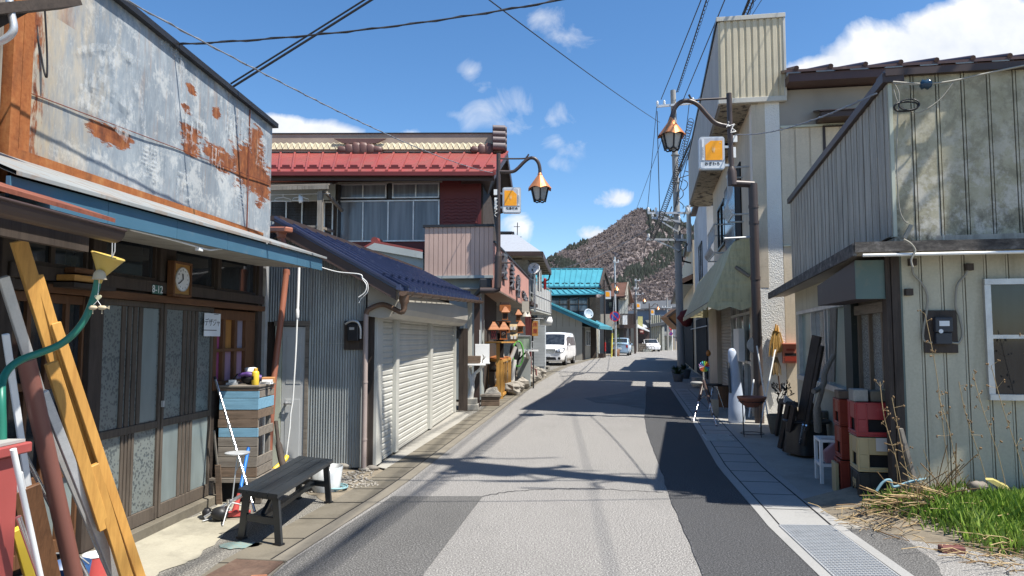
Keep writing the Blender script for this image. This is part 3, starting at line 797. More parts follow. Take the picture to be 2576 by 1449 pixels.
m_plate=painted('green_number_plate',(.06,.15,.12),.4,.15,(.2,.25,.22))
placard('number_plate','small green house number plate reading 8-12 on the dark lintel','house number',SH,383,716,407,741,.012,m_plate,.004,'8-12',m_signw,.085)
a=SH.hit(421,655,.01);b=SH.hit(464,749,.01);uc=(a[0]+b[0])/2;zc=(a[1]+b[1])/2;hw=abs(b[0]-a[0])/2;hh=(a[1]-b[1])/2
clock=thing('wall_clock','wooden framed wall clock with round white dial hung above the sliding doors','clock',SH.P(uc,zc-hh,.05))
m_burn=wood('burnt_pine_clock_case',(.42,.23,.07),(.12,.05,.018),.5,0,.5,.3)
mb=MB();mb.wb(SH,uc-hw+.02,uc+hw-.02,zc-hh+.02,zc+hh-.02,.012,.06);mb.build('clock_board',m_burn,clock,SH.ang)
mb=MB()
mb.wb(SH,uc-hw,uc+hw,zc+hh-.02,zc+hh,.012,.075);mb.wb(SH,uc-hw,uc+hw,zc-hh,zc-hh+.02,.012,.075);mb.wb(SH,uc-hw,uc-hw+.02,zc-hh+.02,zc+hh-.02,.012,.075);mb.wb(SH,uc+hw-.02,uc+hw,zc-hh+.02,zc+hh-.02,.012,.075)
mb.build('clock_case',m_bwood,clock,SH.ang,.003)
Rn=Matrix((SH.u,UP,SH.n)).transposed()
r0=min(hw*.68,.16)
mb=MB();mb.lathe(SH.P(uc,zc,.061),[(r0*1.06,0),(r0*1.06,.012),(r0,.013),(r0,.006)],40,0,Rn);mb.build('bezel',m_galv,clock)
mb=MB();mb.lathe(SH.P(uc,zc,.068),[(r0,0),(r0,.001)],40,0,Rn);dial=mb.build('dial',m_signw,clock)
for k in range(1,13):
 t=math.radians(90-30*k)
 text_mb(str(k),r0*.22,SH.P(uc+math.cos(t)*r0*.8,zc+math.sin(t)*r0*.8,.071),SH.u,UP,.001).build('numeral',m_ink,dial)
for ang,ln,wd in ((90-348,.5,.012),(90-238,.78,.008)):
 t=math.radians(ang);mb=MB();c=SH.P(uc,zc,.074);mb.bar(c,c+(SH.u*math.cos(t)+UP*math.sin(t))*r0*ln,wd,.003,SH.n);mb.build('clock_hand',m_ink,clock)
nt=placard('paper_notice','white paper notice taped over the glass of the right sliding door','notice',SH,514,787,553,846,-.034,painted('white_paper',(.72,.75,.76),.7,.1),.003)
a=SH.hit(530,815,-.03)
text_mb('のデザジャ',.075,SH.P(a[0],a[1]+.01,-.030),SH.u,UP,.001).build('lettering',m_ink,nt)
for q in ((-.15,.12,-.062,-.055),(.06,.15,.09,.095)):mb=MB();mb.wb(SH,a[0]+q[0],a[0]+q[1],a[1]+q[2],a[1]+q[3],-.0308,-.0298);mb.build('printed_line',m_ink,nt,SH.ang)
for lab,(x0,y0,x1,y1),d in (('long honey coloured wood block on the transom ledge beside the funnel',(148,690,218,714),.05),('short brown wood block stacked on the long block on the transom ledge',(168,672,216,692),.0)):
 a=SH.hit(x0,y0,.03);b=SH.hit(x1,y1,.03)
 mb=MB();mb.wb(SH,a[0],b[0],a[1],b[1],.012,.09+d);o=mb.build('wood_block',m_ywood_h if d else m_bwood_h,None,SH.ang,.004);tag(o,lab,'wood block')
mb=MB();mb.wb(SH,U(SH,120),U(SH,232),Z(SH,180,716)-.03,Z(SH,180,716),.012,.16);mb.build('transom_ledge',m_dwood_h,shop,SH.ang)
# ------------------------------------------------------------------ porch roof and gutter over the left end of the shop
G=left_wall(V((-2.02,0)),.03)
ga,gb_=G.hit(-160,500)[0],G.hit(288,583)[0]
gz1=Z(G,288,583);gz0=Z(G,0,540)
porch=thing('porch_roof','low rusty brown porch roof with a dark half round gutter at the left','roof',G.P((ga+gb_)/2,0,-.4))
mb=MB();prof_=[]
for i in range(11):
 t=math.pi+math.pi*i/10;prof_.append((math.cos(t)*.055,math.sin(t)*.055))
vs=[]
for u in (ga,gb_):
 for (x,z) in prof_:vs.append(G.P(u,gz1+.0+z,x))
 for (x,z) in prof_[::-1]:vs.append(G.P(u,gz1+.0+z*.94,x*.94))
n=22
mb.add(vs,[(i,(i+1) % n,n+(i+1) % n,n+i) for i in range(n)]+[tuple(range(n)),tuple(range(2*n-1,n-1,-1))],0,False)
mb.tube([G.P(ga,gz1+.004,.055),G.P(gb_,gz1+.004,.055)],.007,6)
mb.build('gutter',m_dkbrown,porch)
R_=left_wall(V((-2.12,0)),.03);ra,rb=R_.hit(-200,480)[0],R_.hit(275,560)[0];rz=Z(R_,274,560)
mb=MB();mb.prism([R_.P(ra,rz,.03),R_.P(rb,rz,.03),R_.P(rb,rz+.24,-.7),R_.P(ra,rz+.24,-.7)],UP*.02);mb.build('roof_sheet',m_rust_red,porch)
mb=MB()
for zz,dd,h in ((-.03,.0,.03),(-.075,-.02,.042)):mb.wb(R_,ra,rb-.02*abs(zz)*9,rz+zz-.004,rz+zz+h-.008,dd-.02,dd)
mb.build('fascia_board',m_rust_red,porch,R_.ang,.004)
mb=MB();mb.wb(R_,ra,rb-.1,rz-.16,rz-.085,-.07,-.035)
for i in range(7):mb.bar(R_.P(mix(ra,rb-.1,i/6),rz-.05,-.03),R_.P(mix(ra,rb-.1,i/6),rz+.15,-.68),.045,.06)
mb.build('rafters',m_dwood,porch)
mb=MB();mb.wb(R_,rb-.13,rb-.06,.0,rz-.05,-.72,-.64);mb.build('porch_post',m_dwood,porch,R_.ang)
nb_=thing('neighbour_lean_to','weathered grey post and dark roof arm of the building at the far left edge','building',(-3.3,3.9,0))
mb=MB();p=SH.P(uL-.16,0,.02);mb.wb(SH,uL-.42,uL-.045,-.02,3.9,-.3,.04);mb.build('corner_wall',m_gwood_v,nb_,SH.ang)
mb=MB();a=yp(-60,30,3.3);b=yp(176,6,3.75);mb.bar(a,b,.16,.05);mb.bar(yp(-80,90,3.3),yp(60,18,3.6),.05,.05);mb.build('roof_arm',m_dwood_h,nb_)
mb=MB();mb.tube(curve([yp(-20,110,3.4),yp(10,100,3.4),yp(34,75,3.4),yp(28,30,3.4),yp(24,0,3.4)],6),.018,8);mb.build('conduit',m_galv,nb_)
mb=MB();mb.wb(SH,uL-.42,uL-.045,-.02,2.4,.042,.06);mb.build('board_wall',m_dwood,nb_,SH.ang)
for i in range(3):
 pass
mb=MB();mb.tube(curve([yp(62,10,4.2),yp(82,60,4.22),yp(100,120,4.25),yp(110,175,4.26),yp(118,192,4.26),yp(118,120,4.25),yp(112,10,4.2)],6),.006,5);o=mb.build('hanging_wire',m_black);tag(o,'loose black wire looped in front of the stained left end of the hoarding','wire')
# ------------------------------------------------------------------ corrugated iron shed with roller shutters
SD=left_wall(gp(945,1172),.075)
FC=front_wall(gp(925,1181),.075)
E0,E1,R0,R1=yp(1000,722,8.2),yp(1206,752,16.2),yp(690,548,8.15),yp(1055,678,16.2)
shed=thing('corrugated_shed','low shed with grey corrugated iron wall, cream roller shutters and navy blue metal roof','shed',SD.P(3,0,-1))
ang=FC.ang
m_corr=mat('grey_blue_corrugated_iron',(.30,.32,.315),.5,.35,.22,3,grime=.35,st=(3,3,.5),gcol=(.10,.06,.035))
fl,fr=U(FC,672),U(FC,919)
dl,dr=U(FC,694),U(FC,778);dtop=Z(FC,740,822)
def roofz(p):
 t=(p.y-E0.y)/(E1.y-E0.y);e=lerp(E0,E1,t);r=lerp(R0,R1,t)
 k=(p.x-e.x)/(r.x-e.x);return mix(e.z,r.z,k)-.07
def corr(mb,W,ua,ub,z0,ztopf,pitch=.032,amp=.007):
 n=int((ub-ua)/pitch*6);vs=[]
 for i in range(n+1):
  u=ua+(ub-ua)*i/n;d=math.cos(2*math.pi*(u-ua)/pitch)*amp
  p=W.P(u,0);vs.append(W.P(u,z0,d));vs.append(W.P(u,ztopf(p),d))
 mb.add(vs,[(2*i,2*i+2,2*i+3,2*i+1) for i in range(n)],0,True)
mb=MB();corr(mb,FC,dr+.005,fr,.02,roofz);corr(mb,FC,fl,dr+.004,dtop+.06,roofz);mb.build('corrugated_wall',m_corr,shed,ang)
mb=MB();mb.wb(FC,U(FC,785),fr-.02,Z(FC,850,863)-.003,Z(FC,850,863),.006,.012);mb.build('wall_flashing',m_galv,shed,ang)
mb=MB()
pl=[FC.P(fl-2,0,-.02),FC.P(fr+.02,0,-.02)]
mb.prism([FC.P(fl-1.5,0,-.03),FC.P(fr+.02,0,-.03),FC.P(fr+.02,roofz(FC.P(fr,0))-.02,-.03),FC.P(fl,roofz(FC.P(fl,0))-.02,-.03),FC.P(fl-1.5,1.6,-.03)],FC.n*-.08);mb.build('wall',m_dwood,shed)
m_doorg=painted('grey_painted_door',(.50,.51,.50),.5,.3,(.4,.38,.34),6)
m_pale=painted('pale_green_trim',(.50,.52,.42),.5,.4,(.3,.28,.2))
a,b=U(FC,712),U(FC,769)
mb=MB();mb.wb(FC,a,b,.03,dtop,-.02,.012)
mb.wb(FC,a+.05,b-.05,1.0,dtop-.12,.0125,.016);mb.wb(FC,a+.05,b-.05,.12,.82,.0125,.016)
d=mb.build('door',m_doorg,shed,0,.004)
mb=MB();c=FC.P(a+.06,Z(FC,720,1015),.05);mb.tube([c,c+FC.n*-.04],.016,8);mb.tube([c,c+FC.u*.09],.01,8);mb.build('door_handle',m_chrome,d)
mb=MB();mb.wb(FC,dl,a-.006,.02,dtop+.01,-.02,.02);mb.build('door_jamb',m_pale,shed,ang)
mb=MB();mb.wb(FC,b+.004,dr,.02,dtop+.01,-.02,.022);mb.wb(FC,dl-.01,dr+.01,dtop+.012,dtop+.07,-.02,.035);mb.build('door_lintel',m_gwood,shed,ang)
mb=MB();a_,b_=SD.P(-.14,0,.0),0
mb.wb(SD,-.13,-.03,.03,2.0,-.1,-.005);mb.build('corner_post',m_dwood,shed,SD.ang)
m_shut=painted('cream_roller_shutter',(.50,.49,.44),.5,.35,(.28,.25,.2),5,st=(1,1,.6))
ush=[U(SD,x) for x in (957,992.5,999.5,1079.5,1085,1143)]
zs1=Z(SD,960,802)
mb=MB()
for a_,b_ in ((U(SD,943)+.005,ush[0]),(ush[1],ush[2]),(ush[3],ush[4]),(ush[5],ush[5]+.06)):
 mb=MB();mb.wb(SD,a_,b_,.02,zs1+.05,-.06,.035);mb.build('shutter_rail',m_shut,shed,SD.ang,.004)
for a_,b_ in ((ush[0],ush[1]),(ush[2],ush[3]),(ush[4],ush[5])):
 prof_=[];z=.05;pitch=.078
 while z<zs1+.02:
  prof_+=[(z,.0),(z+.012,.012),(z+.055,.012),(z+.066,.003)];z+=pitch
 vs=[]
 for u in (a_+.003,b_-.003):vs+=[SD.P(u,zz,dd-.03) for zz,dd in prof_]
 n=len(prof_);m=MB();m.add(vs,[(i,n+i,n+i+1,i+1) for i in range(n-1)])
 m.wb(SD,a_+.003,b_-.003,.012,.05,-.045,-.01)
 m.build('roller_shutter',m_shut,shed,SD.ang)
m_box=painted('beige_roller_box',(.42,.395,.34),.45,.35,(.25,.22,.18),4)
zb,zt=zs1+.0,zs1+.36;W_=.31
bx=[(-.06,zb+.02),(.12,zb-.005),(.2,zb+.01),(.26,zb+.05),(.30,zb+.12),(W_,zb+.2),(W_-.01,zt),(-.06,zt+.02)]
mb=MB();ub_=U(SD.off(W_),1177)
P0=[SD.P(U(SD,936),z,d) for d,z in bx];P1=[SD.P(ub_,z,d) for d,z in bx]
n=len(bx);mb.add(P0+P1,[(i,n+i,n+(i+1) % n,(i+1) % n) for i in range(n)]+[tuple(range(n))[::-1],tuple(range(n,2*n))],0,False);mb.build('roller_box',m_box,shed,SD.ang)
mb=MB();mb.wb(SD,-.1,ub_,.0,1.95,-.5,-.1)
mb.prism([SD.P(-.1,zt+.02,-.08),SD.P(ub_,zt+.02,-.08),SD.P(ub_,E1.z-.12,-.08),SD.P(-.1,E0.z-.1,-.08)],SD.n*-.03);mb.build('front_boarding',m_dwood,shed,SD.ang)
m_navy=painted('navy_metal_roof',(.034,.046,.10),.27,.3,(.12,.13,.17),6)
mb=MB();mb.prism([E0,E1,R1,R0],V((0,0,-.035)))
sl=(R0-E0).normalized();al=(E1-E0).normalized();nn=al.cross(sl).normalized()
if nn.z<0:nn=-nn
ns=20
for i in range(ns+1):
 a_=lerp(E0,E1,i/ns);b_=lerp(R0,R1,i/ns);mb.bar(a_+nn*.012,b_+nn*.012,.035,.03,nn)
 mb.bc(a_+nn*.005-sl*.012,.05,.05,.06)
for i in range(ns):
 for k in (.25,.5,.75):
  t=(i+k)/ns;mb.bar(lerp(E0,E1,t)+nn*.004,lerp(R0,R1,t)+nn*.004,.012,.01,nn)
mb.build('roof',m_navy,shed)
for i in range(ns):
 mb=MB();p=lerp(lerp(E0,E1,(i+.5)/ns),lerp(R0,R1,(i+.5)/ns),.16);mb.bar(p,p+nn*.07,.05,.012,al);mb.bar(p+nn*.06-al*.04,p+nn*.06+al*.04,.02,.012);mb.build('snow_guard',m_navy,shed)
mb=MB();mb.prism([E0+V((-.02,.012,-.03)),R0+V((0,.012,-.03)),R0+V((0,.012,-.17)),E0+V((-.02,.012,-.15))],V((0,.03,0)));mb.bar(lerp(R0,R1,0),R1,.14,.05);mb.build('barge_board',m_dkbrown,shed)
mb=MB();mb.prism([R0+V((0,.05,-.05)),R1+V((0,0,-.05)),R1+V((-1.4,0,-.8)),R0+V((-1.4,.05,-.8))],V((0,0,-.04)));mb.build('rear_roof',m_navy,shed)
m_gut=painted('brown_copper_gutter',(.14,.085,.055),.45,.35,(.28,.2,.13),9)
off_=V((.06,0,-.05));mb=MB();g0,g1=E0+off_,E1+off_
vs=[]
for p in (g0,g1):
 for i in range(9):
  t=math.pi+math.pi*i/8;vs.append(p+V((math.cos(t)*.055,0,math.sin(t)*.055)))
mb.add(vs,[(i,i+1,9+i+1,9+i) for i in range(8)],0,True);mb.add([vs[i] for i in range(9)],[tuple(range(9))])
for i in range(12):
 p=lerp(g0,g1,(i+.5)/12);mb.tube([p+V((math.cos(math.pi+math.pi*k/8)*.057,0,math.sin(math.pi+math.pi*k/8)*.057)) for k in range(9)],.006,4)
mb.build('gutter',m_gut,shed)
dp=FC.P(U(FC,924),.03,.07)
f0=g0+V((.0,.12,-.07))
mb=MB();mb.lathe(f0-UP*.14,[(.035,0),(.04,.06),(.06,.1),(.06,.17)],12);mb.tube(curve([f0-UP*.1,f0-UP*.17+V((-.03,0,0)),yp(965,766,dp.y),yp(928,778,dp.y),V((dp.x,dp.y,Z(FC,924,792)))],5),.03,10);mb.build('gutter_outlet',m_gut,shed)
m_dpipe=painted('faded_pink_grey_pipe',(.36,.29,.26),.5,.35,(.25,.16,.12))
mb=MB();mb.tube([dp,V((dp.x,dp.y,Z(FC,924,790)))],.03,12)
for zz in (.35,1.02):mb.lathe((dp.x,dp.y,zz),[(.034,0),(.034,.02)],12)
mb.build('downpipe',m_dpipe,shed)
me_=thing('electricity_meter','black electricity meter under a grey hood on the corrugated wall','meter',FC.P(U(FC,892),Z(FC,892,870),.03))
a=FC.hit(867,807,.02);b=FC.hit(917,880,.02)
mb=MB();mb.wb(FC,a[0],b[0],b[1],a[1],.012,.03);mb.build('backboard',m_dwood,me_,ang,.003)
a=FC.hit(876,815,.05);b=FC.hit(904,858,.05)
mb=MB();mb.wb(FC,a[0],b[0],b[1],a[1],.032,.1);mb.build('meter_case',m_black,me_,ang,.012,seg=2)
mb=MB();mb.wb(FC,a[0]+.03,a[0]+.09,a[1]-.07,a[1]-.04,.101,.104);mb.build('display',m_lampglass,me_,ang)
mb=MB();mb.tube(curve([FC.P(a[0]-.03,a[1]+.0,.06),FC.P(a[0]+.05,a[1]+.035,.1),FC.P(b[0]-.01,a[1]+.02,.1),FC.P(b[0]+.02,a[1]-.06,.08),FC.P(b[0]+.015,b[1]+.03,.06)],5),.015,7);mb.build('hood',m_galv,me_)
mb=MB();mb.tube(curve([yp(806,672,8.1),yp(850,684,8.05),yp(905,690,8.0),yp(912,702,8.0),yp(922,718,8.0),yp(918,735,8.0),yp(902,748,8.0)],6),.006,6)
mb.tube(curve([yp(908,696,8.0),yp(924,712,8.0),yp(924,735,8.0),yp(908,752,8.02),yp(903,762,8.02)],6),.0045,6)
o=mb.build('service_wire',m_pvc);tag(o,'white service wire hooked under the navy roof edge above the meter','wire')
tp=thing('terracotta_downpipe','leaning terracotta coloured drain pipe between the dark shop and the corrugated wall','drain pipe',yp(688,955,7.72))
mb=MB();mb.tube([yp(721,678,7.95),yp(712,760,7.9),yp(688,955,7.75),V((-2.62,7.7,.02))],.034,14)
mb.lathe(yp(720,692,7.95),[(.04,0),(.04,.05)],14);mb.build('pipe',m_terracotta,tp)
tg=thing('gutter_elbow','orange terracotta gutter end and elbow at the right end of the hoarding','gutter',yp(708,600,8.1))
mb=MB();p=yp(700,576,8.0)
for i in range(1):
 mb.bar(yp(660,578,8.2),yp(728,578,7.9),.11,.06)
mb.build('gutter_end',m_terracotta,tg,0,.012)
mb=MB();mb.tube(curve([yp(708,580,8.02),yp(708,598,8.02),yp(712,610,8.0),yp(716,622,7.95)],5),[.062]*3+[.052]*3+[.036]*10,12);mb.build('elbow',m_terracotta,tg)
pts=[yp(x,y,8.12) for x,y in ((752,668),(750,740),(748,790),(745,868),(743,905),(738,985),(736,1010),(731,1040),(729,1075),(722,1130),(720,1148))]
mb=MB();mb.tube(pts[:3],.017,8);mb.tube(pts[2:],.010,8);mb.lathe(pts[2]-UP*.05,[(.016,0),(.022,.02),(.022,.09),(.017,.11)],10)
o=mb.build('hanging_conduit',m_pvc);tag(o,'white plastic conduit hanging from the blue eave across the grey door','conduit')
m_yel=painted('yellow_plastic',(.75,.52,.05),.4,.1)
mb=MB();mb.tube(curve([yp(722,1148,8.0),yp(716,1158,7.95),yp(700,1172,7.9),yp(680,1190,7.8)],5),.026,10);o=mb.build('yellow_hose_end',m_yel);tag(o,'yellow plastic pipe end lying at the foot of the grey shed door','pipe')
random.seed(21)
for i,(x,y,s,lab) in enumerate(((838,1176,.09,'long pale stone'),(868,1172,.11,'flat tan stone'),(900,1170,.07,'round brown stone'),(916,1178,.05,'small white stone'),(936,1176,.07,'dark stone beside the downpipe foot'),(812,1182,.06,'reddish brick fragment'))):
 p=gp(x,y+6);mb=MB();mb.blob(p+UP*s*.3,s*1.3,s*.7,s*.5,.2,i+3,10,7);o=mb.build('stone',m_stone if i !=4 else m_stone_dark);tag(o,lab+' at the foot of the corrugated shed wall','stone','stones below the corrugated wall')
mb=MB()
for i in range(420):
 p=lerp(lerp(gp(775,1205),gp(945,1178),random.random()),lerp(gp(775,1240),gp(955,1222),random.random()),random.random())
 s=random.uniform(.008,.022);mb.blob(p+UP*s*.3,s,s*.8,s*.6,.2,i,5,3)
o=mb.build('gravel',m_stone);kind(o,'stuff');tag(o,'loose gravel and dry leaves between the bench and the shed','gravel')
m_hose=painted('teal_garden_hose',(.20,.34,.36),.5,.1)
c=gp(838,1232);mb=MB();pts=[]
for i in range(70):
 t=i/69*math.pi*2*3.2;r=.10+.03*i/69;pts.append(c+V((math.cos(t)*r*1.3-.02,math.sin(t)*r,.012+.006*math.sin(t*2.3)+i*.0003)))
mb.tube(pts,.008,6);o=mb.build('hose_coil',m_hose);tag(o,'coiled pale teal hose lying on the gravel by the bench','hose')
# ------------------------------------------------------------------ red-roofed house with the pink shop sign
def grooved(mb,W,u0,u1,z0,z1,d,pitch,gap=.008,th=.02,mi=0):
 n=max(1,round((u1-u0)/pitch));w_=(u1-u0)/n
 for i in range(n):mb.wb(W,u0+i*w_+gap/2,u0+(i+1)*w_-gap/2,z0,z1,d-th,d,mi)
def window(parent,W,px0,py0,px1,py1,n,d,frame,gl,name='window',fw=.035,rows=None,hit=True):
 """n-pane window; frame is the part, panes its sub-part"""
 if hit:a=W.hit(px0,py0,d);b=W.hit(px1,py1,d)
 else:a,b=(px0,py1),(px1,py0)
 ua,ub,za,zb=a[0],b[0],b[1],a[1]
 if ub<ua:ua,ub=ub,ua
 m=MB()
 m.wb(W,ua,ub,zb-fw,zb,d-.05,d+.02);m.wb(W,ua,ub,za,za+fw,d-.05,d+.028)
 for i in range(n+1):
  x=mix(ua+fw/2,ub-fw/2,i/n);m.wb(W,x-fw/2,x+fw/2,za+fw+.001,zb-fw-.001,d-.045,d+.012)
 for r in (rows or []):m.wb(W,ua+fw,ub-fw,mix(za,zb,r)-fw/3,mix(za,zb,r)+fw/3,d-.04,d+.006)
 o=m.build(name,frame,parent)
 m=MB();m.wb(W,ua+fw*.5,ub-fw*.5,za+fw*.5,zb-fw*.5,d-.03,d-.02);m.build('pane',gl,o,W.ang)
 return o
PK=left_wall(yp(1243,730,17.0),.12)
BF=front_wall(yp(1243,730,17.0),.10)
RW=front_wall(yp(1212,607,18.0),.06)
red=thing('red_roof_house','two storey house with red metal roof, white framed windows and a pink shop sign band','house',V((-3,20,0)))
m_redroof=painted('red_metal_roof',(.25,.05,.042),.5,.55,(.17,.05,.04),4,st=(1,.4,.4),lo=.5)
m_redwall=painted('dark_red_embossed_panel',(.13,.018,.018),.5,.2,(.08,.02,.02),5)
m_pink=painted('salmon_pink_panel',(.52,.27,.22),.6,.2,(.42,.26,.22),3)
m_pinkbalc=painted('pinkish_beige_cladding',(.55,.38,.31),.6,.25,(.34,.25,.2),3,st=(1,1,.4))
m_greyside=painted('pale_grey_siding',(.34,.37,.36),.6,.3,(.22,.22,.2),4,st=(1,1,.5))
m_greige=painted('greige_stucco_board',(.33,.30,.255),.7,.3,(.2,.17,.14),4,st=(1,1,.5))
m_blackmetal=mat('black_metal_trim',(.03,.03,.033),.4,.3,.2,6)
eL,eR=yp(600,436,17.2),yp(1244,431,17.2);eL.z=eR.z
rL,rR=yp(600,386,20.0),yp(1277,383,20.0);rL.z=rR.z
mb=MB()
mb.wb(RW,-6.5,U(RW,1214),0,eR.z-.02,-4.3,-.02);mb.build('wall',m_dwood,red,RW.ang)
mb=MB();mb.wb(RW,U(RW,640),U(RW,1112),Z(RW,900,463),eR.z-.05,-.015,.03);mb.build('eave_board',m_greige,red,RW.ang)
mb=MB();mb.wb(RW,U(RW,846),U(RW,853),3.9,Z(RW,900,466),-.015,.08);mb.build('window_post',m_blackmetal,red,RW.ang);mb=MB();mb.wb(RW,U(RW,972),U(RW,986),Z(RW,900,500),Z(RW,900,462),-.015,.03);mb.build('window_post',m_blackmetal,red,RW.ang)
window(red,RW,854,463,972,499,2,.04,m_alu,m_glass_c,'upper_window');window(red,RW,987,461,1105,498,2,.04,m_alu,m_glass_c,'upper_window')
window(red,RW,849,505,1105,607,4,.06,m_alu,m_glass_c,'window')
window(red,RW,640,505,800,603,4,.0,m_alu,m_glass_c,'bay_window');window(red,RW,815,507,837,612,1,.0,m_alu,m_glass_c,'side_window')
mb=MB();mb.wb(RW,U(RW,640),U(RW,838),Z(RW,700,505),Z(RW,700,462),-.015,.02);mb.build('bay_board',m_greyside,red,RW.ang)
mb=MB();a=RW.hit(1107,442,.03);b=RW.hit(1210,570,.03);mb.wb(RW,a[0],b[0],b[1],a[1],-.015,.03)
w_=b[0]-a[0]
for r in range(11):
 z=b[1]+.1+r*.085
 pts=[]
 for i in range(9):pts.append(RW.P(a[0]+.1+(w_-.2)*i/8,z+(.035 if i % 2 else 0),.034))
 mb.tube(pts,.008,4)
 if r>6:break
mb.wb(RW,a[0],b[0],mix(b[1],a[1],.78),mix(b[1],a[1],.8),.031,.037);mb.wb(RW,a[0]+.06,a[0]+.08,b[1],a[1],.031,.037);mb.wb(RW,b[0]-.08,b[0]-.06,b[1],a[1],.031,.037)
mb.build('embossed_panel',m_redwall,red,RW.ang)
mb=MB();mb.wb(RW,U(RW,846),U(RW,1214),Z(RW,900,634),Z(RW,900,608),-.015,.04);mb.build('red_band',m_redwall,red,RW.ang)
mb=MB();u_=(eR-eL).normalized();s_=(rR-eR)
bk=V((.25,2.6,-1.1))
mb.prism([eL,eR,rR,rL],V((0,0,-.05)));mb.prism([rL,rR,rR+bk,rL+bk],V((0,0,-.05)))
nn=(eR-eL).cross(rR-eR).normalized();nn=nn if nn.z>0 else-nn
cnt=19
for i in range(cnt+1):
 a=lerp(eL,eR,i/cnt);b=lerp(rL,rR,i/cnt);mb.bar(a+nn*.02,b+nn*.02,.05,.045,nn);mb.bc(a+V((0,-.02,-.03)),.07,.05,.12)
mb.build('roof',m_redroof,red)
for i in range(cnt):
 mb=MB();p=lerp(lerp(eL,eR,(i+.5)/cnt),lerp(rL,rR,(i+.5)/cnt),.13)+nn*.03
 mb.bar(p-u_*.18+V((0,0,-.02)),p+u_*.18+V((0,0,-.02)),.05,.05);mb.bar(p-u_*.09+V((0,0,.035)),p+u_*.09+V((0,0,.035)),.05,.05);mb.build('snow_guard',m_redwall,red)
mb=MB();mb.bar(eL+V((0,-.06,-.08)),eR+V((.0,-.06,-.08)),.09,.09);mb.build('gutter',m_redwall,red)
mb=MB();mb.bar(lerp(eL,eR,.0)+V((0,.1,-.13)),eR+V((0,.1,-.13)),.03,.16);mb.bar(eR+V((-.03,0,-.1)),rR+V((-.03,0,-.1)),.04,.2,UP);mb.bar(rR+V((-.02,0,-.1)),rR+bk+V((-.02,0,-.1)),.04,.24,UP)
mb.prism([eR+V((-.05,.1,-.1)),rR+V((-.05,0,-.1)),rR+bk+V((-.05,0,-.1)),eR+V((-.6,5.4,-.3)),eR+V((-.35,.3,-.12))],V((-.5,0,0)));mb.build('verge_board',m_dkbrown,red)
m_beige=painted('cream_ridge_tile',(.56,.49,.33),.6,.2,(.4,.35,.25));m_ridgeb=painted('taupe_ridge_panel',(.34,.275,.215),.6,.2)
hr=.62;zr=rR.z
mb=MB();mb.bc((rL+rR)/2+V((0,0,hr*.38)),(rR-rL).length-.35,.3,hr*.9,math.atan2(u_.y,u_.x));mb.build('ridge_panel',m_ridgeb,red)
mb=MB();nsc=44
pts=[rL+V((0,-.17,.02))]
vs_t,vs_b=[],[]
for i in range(nsc*2+1):
 p=lerp(rL,rR+V((-.35,0,0)),i/(nsc*2));vs_t.append(p+V((0,-.16,.20+(0.045 if i % 2 else 0))));vs_b.append(p+V((0,-.22,.03)))
n=len(vs_t);mb.add(vs_t+vs_b,[(i,n+i,n+i+1,i+1) for i in range(n-1)])
for i in range(0,n-2,2):mb.bar(vs_b[i]+V((0,-.006,.03)),vs_t[i+1]+V((0,-.006,-.02)),.012,.008);mb.bar(vs_t[i+1]+V((0,-.006,-.02)),vs_b[i+2]+V((0,-.006,.03)),.012,.008)
mb.build('ridge_scallops',m_beige,red)
mb=MB();mb.bar(rL+V((0,0,hr*.8)),rR+V((-.2,0,hr*.83)),.36,.03);mb.build('ridge_cap',m_blackmetal,red)
m_orn=painted('brown_ridge_ornament',(.12,.06,.05),.5,.2)
mb=MB()
for px in (905,):
 c=yp(px,378,19.75);w2=.65
 for dx,s in ((-.5,.1),(-.3,.16),(-.1,.2),(.1,.2),(.3,.16),(.5,.1)):mb.blob(c+V((dx,0,s*.2)),.15,.06,s,.1,3,10,6)
 mb.bc(c+V((0,0,-.1)),1.3,.05,.1);mb.prism([c+V((-.75,.0,.34)),c+V((.75,0,.34)),c+V((.45,0,.2)),c+V((-.45,0,.2))],V((0,.05,0)))
mb.build('ridge_ornament',m_orn,red);mb=MB();c=yp(1212,378,19.75)
for dx,s in ((-.2,.1),(0,.17),(.2,.2)):mb.blob(c+V((dx,0,.02)),.14,.06,s,.1,3,10,6)
mb.build('ridge_ornament',m_orn,red)
m_tile=painted('grey_brown_end_tile',(.16,.13,.13),.5,.2)
mb=MB();c=rR+V((-.22,-.05,0))
for z,r in ((.1,.14),(.28,.13),(.45,.12),(.62,.11)):
 mb.tube([c+V((-.2,-.25,z)),c+V((.15,-.2,z))],r*.8,10);mb.tube([c+V((-.15,0,z)),c+V((.2,0,z))],r,10)
mb.build('ridge_end_tile',m_tile,red)
bl=U(BF,1066);zb0,zb1=Z(BF,1150,693),Z(BF,1150,565)
mb=MB();grooved(mb,BF,bl,-.02,zb0,zb1-.06,0,.115,.012);mb.wb(BF,bl+.01,-.03,zb0,zb1-.07,-.06,-.022);mb.build('balcony_front',m_pinkbalc,red,BF.ang)
mb=MB();mb.wb(BF,bl-.04,.0,zb1-.06,zb1,-.09,.035);mb.build('balcony_cap',m_blackmetal,red,BF.ang)
mb=MB();mb.wb(BF,bl-.04,-.02,zb0-.07,zb0-.003,-1.1,.03);mb.build('balcony_floor',m_greyside,red,BF.ang)
mb=MB();mb.wb(BF,bl,bl+.05,zb0,zb1-.065,-1.0,-.065);mb.build('balcony_side',m_pinkbalc,red,BF.ang)
pe=U(PK,1330);zp0,zp1=Z(PK,1245,728),Z(PK,1245,612);zq0,zq1=Z(PK,1330,783),Z(PK,1330,704)
zq0=mix(zq0,zp0,.5);zq1=mix(zq1,zp1,.3)
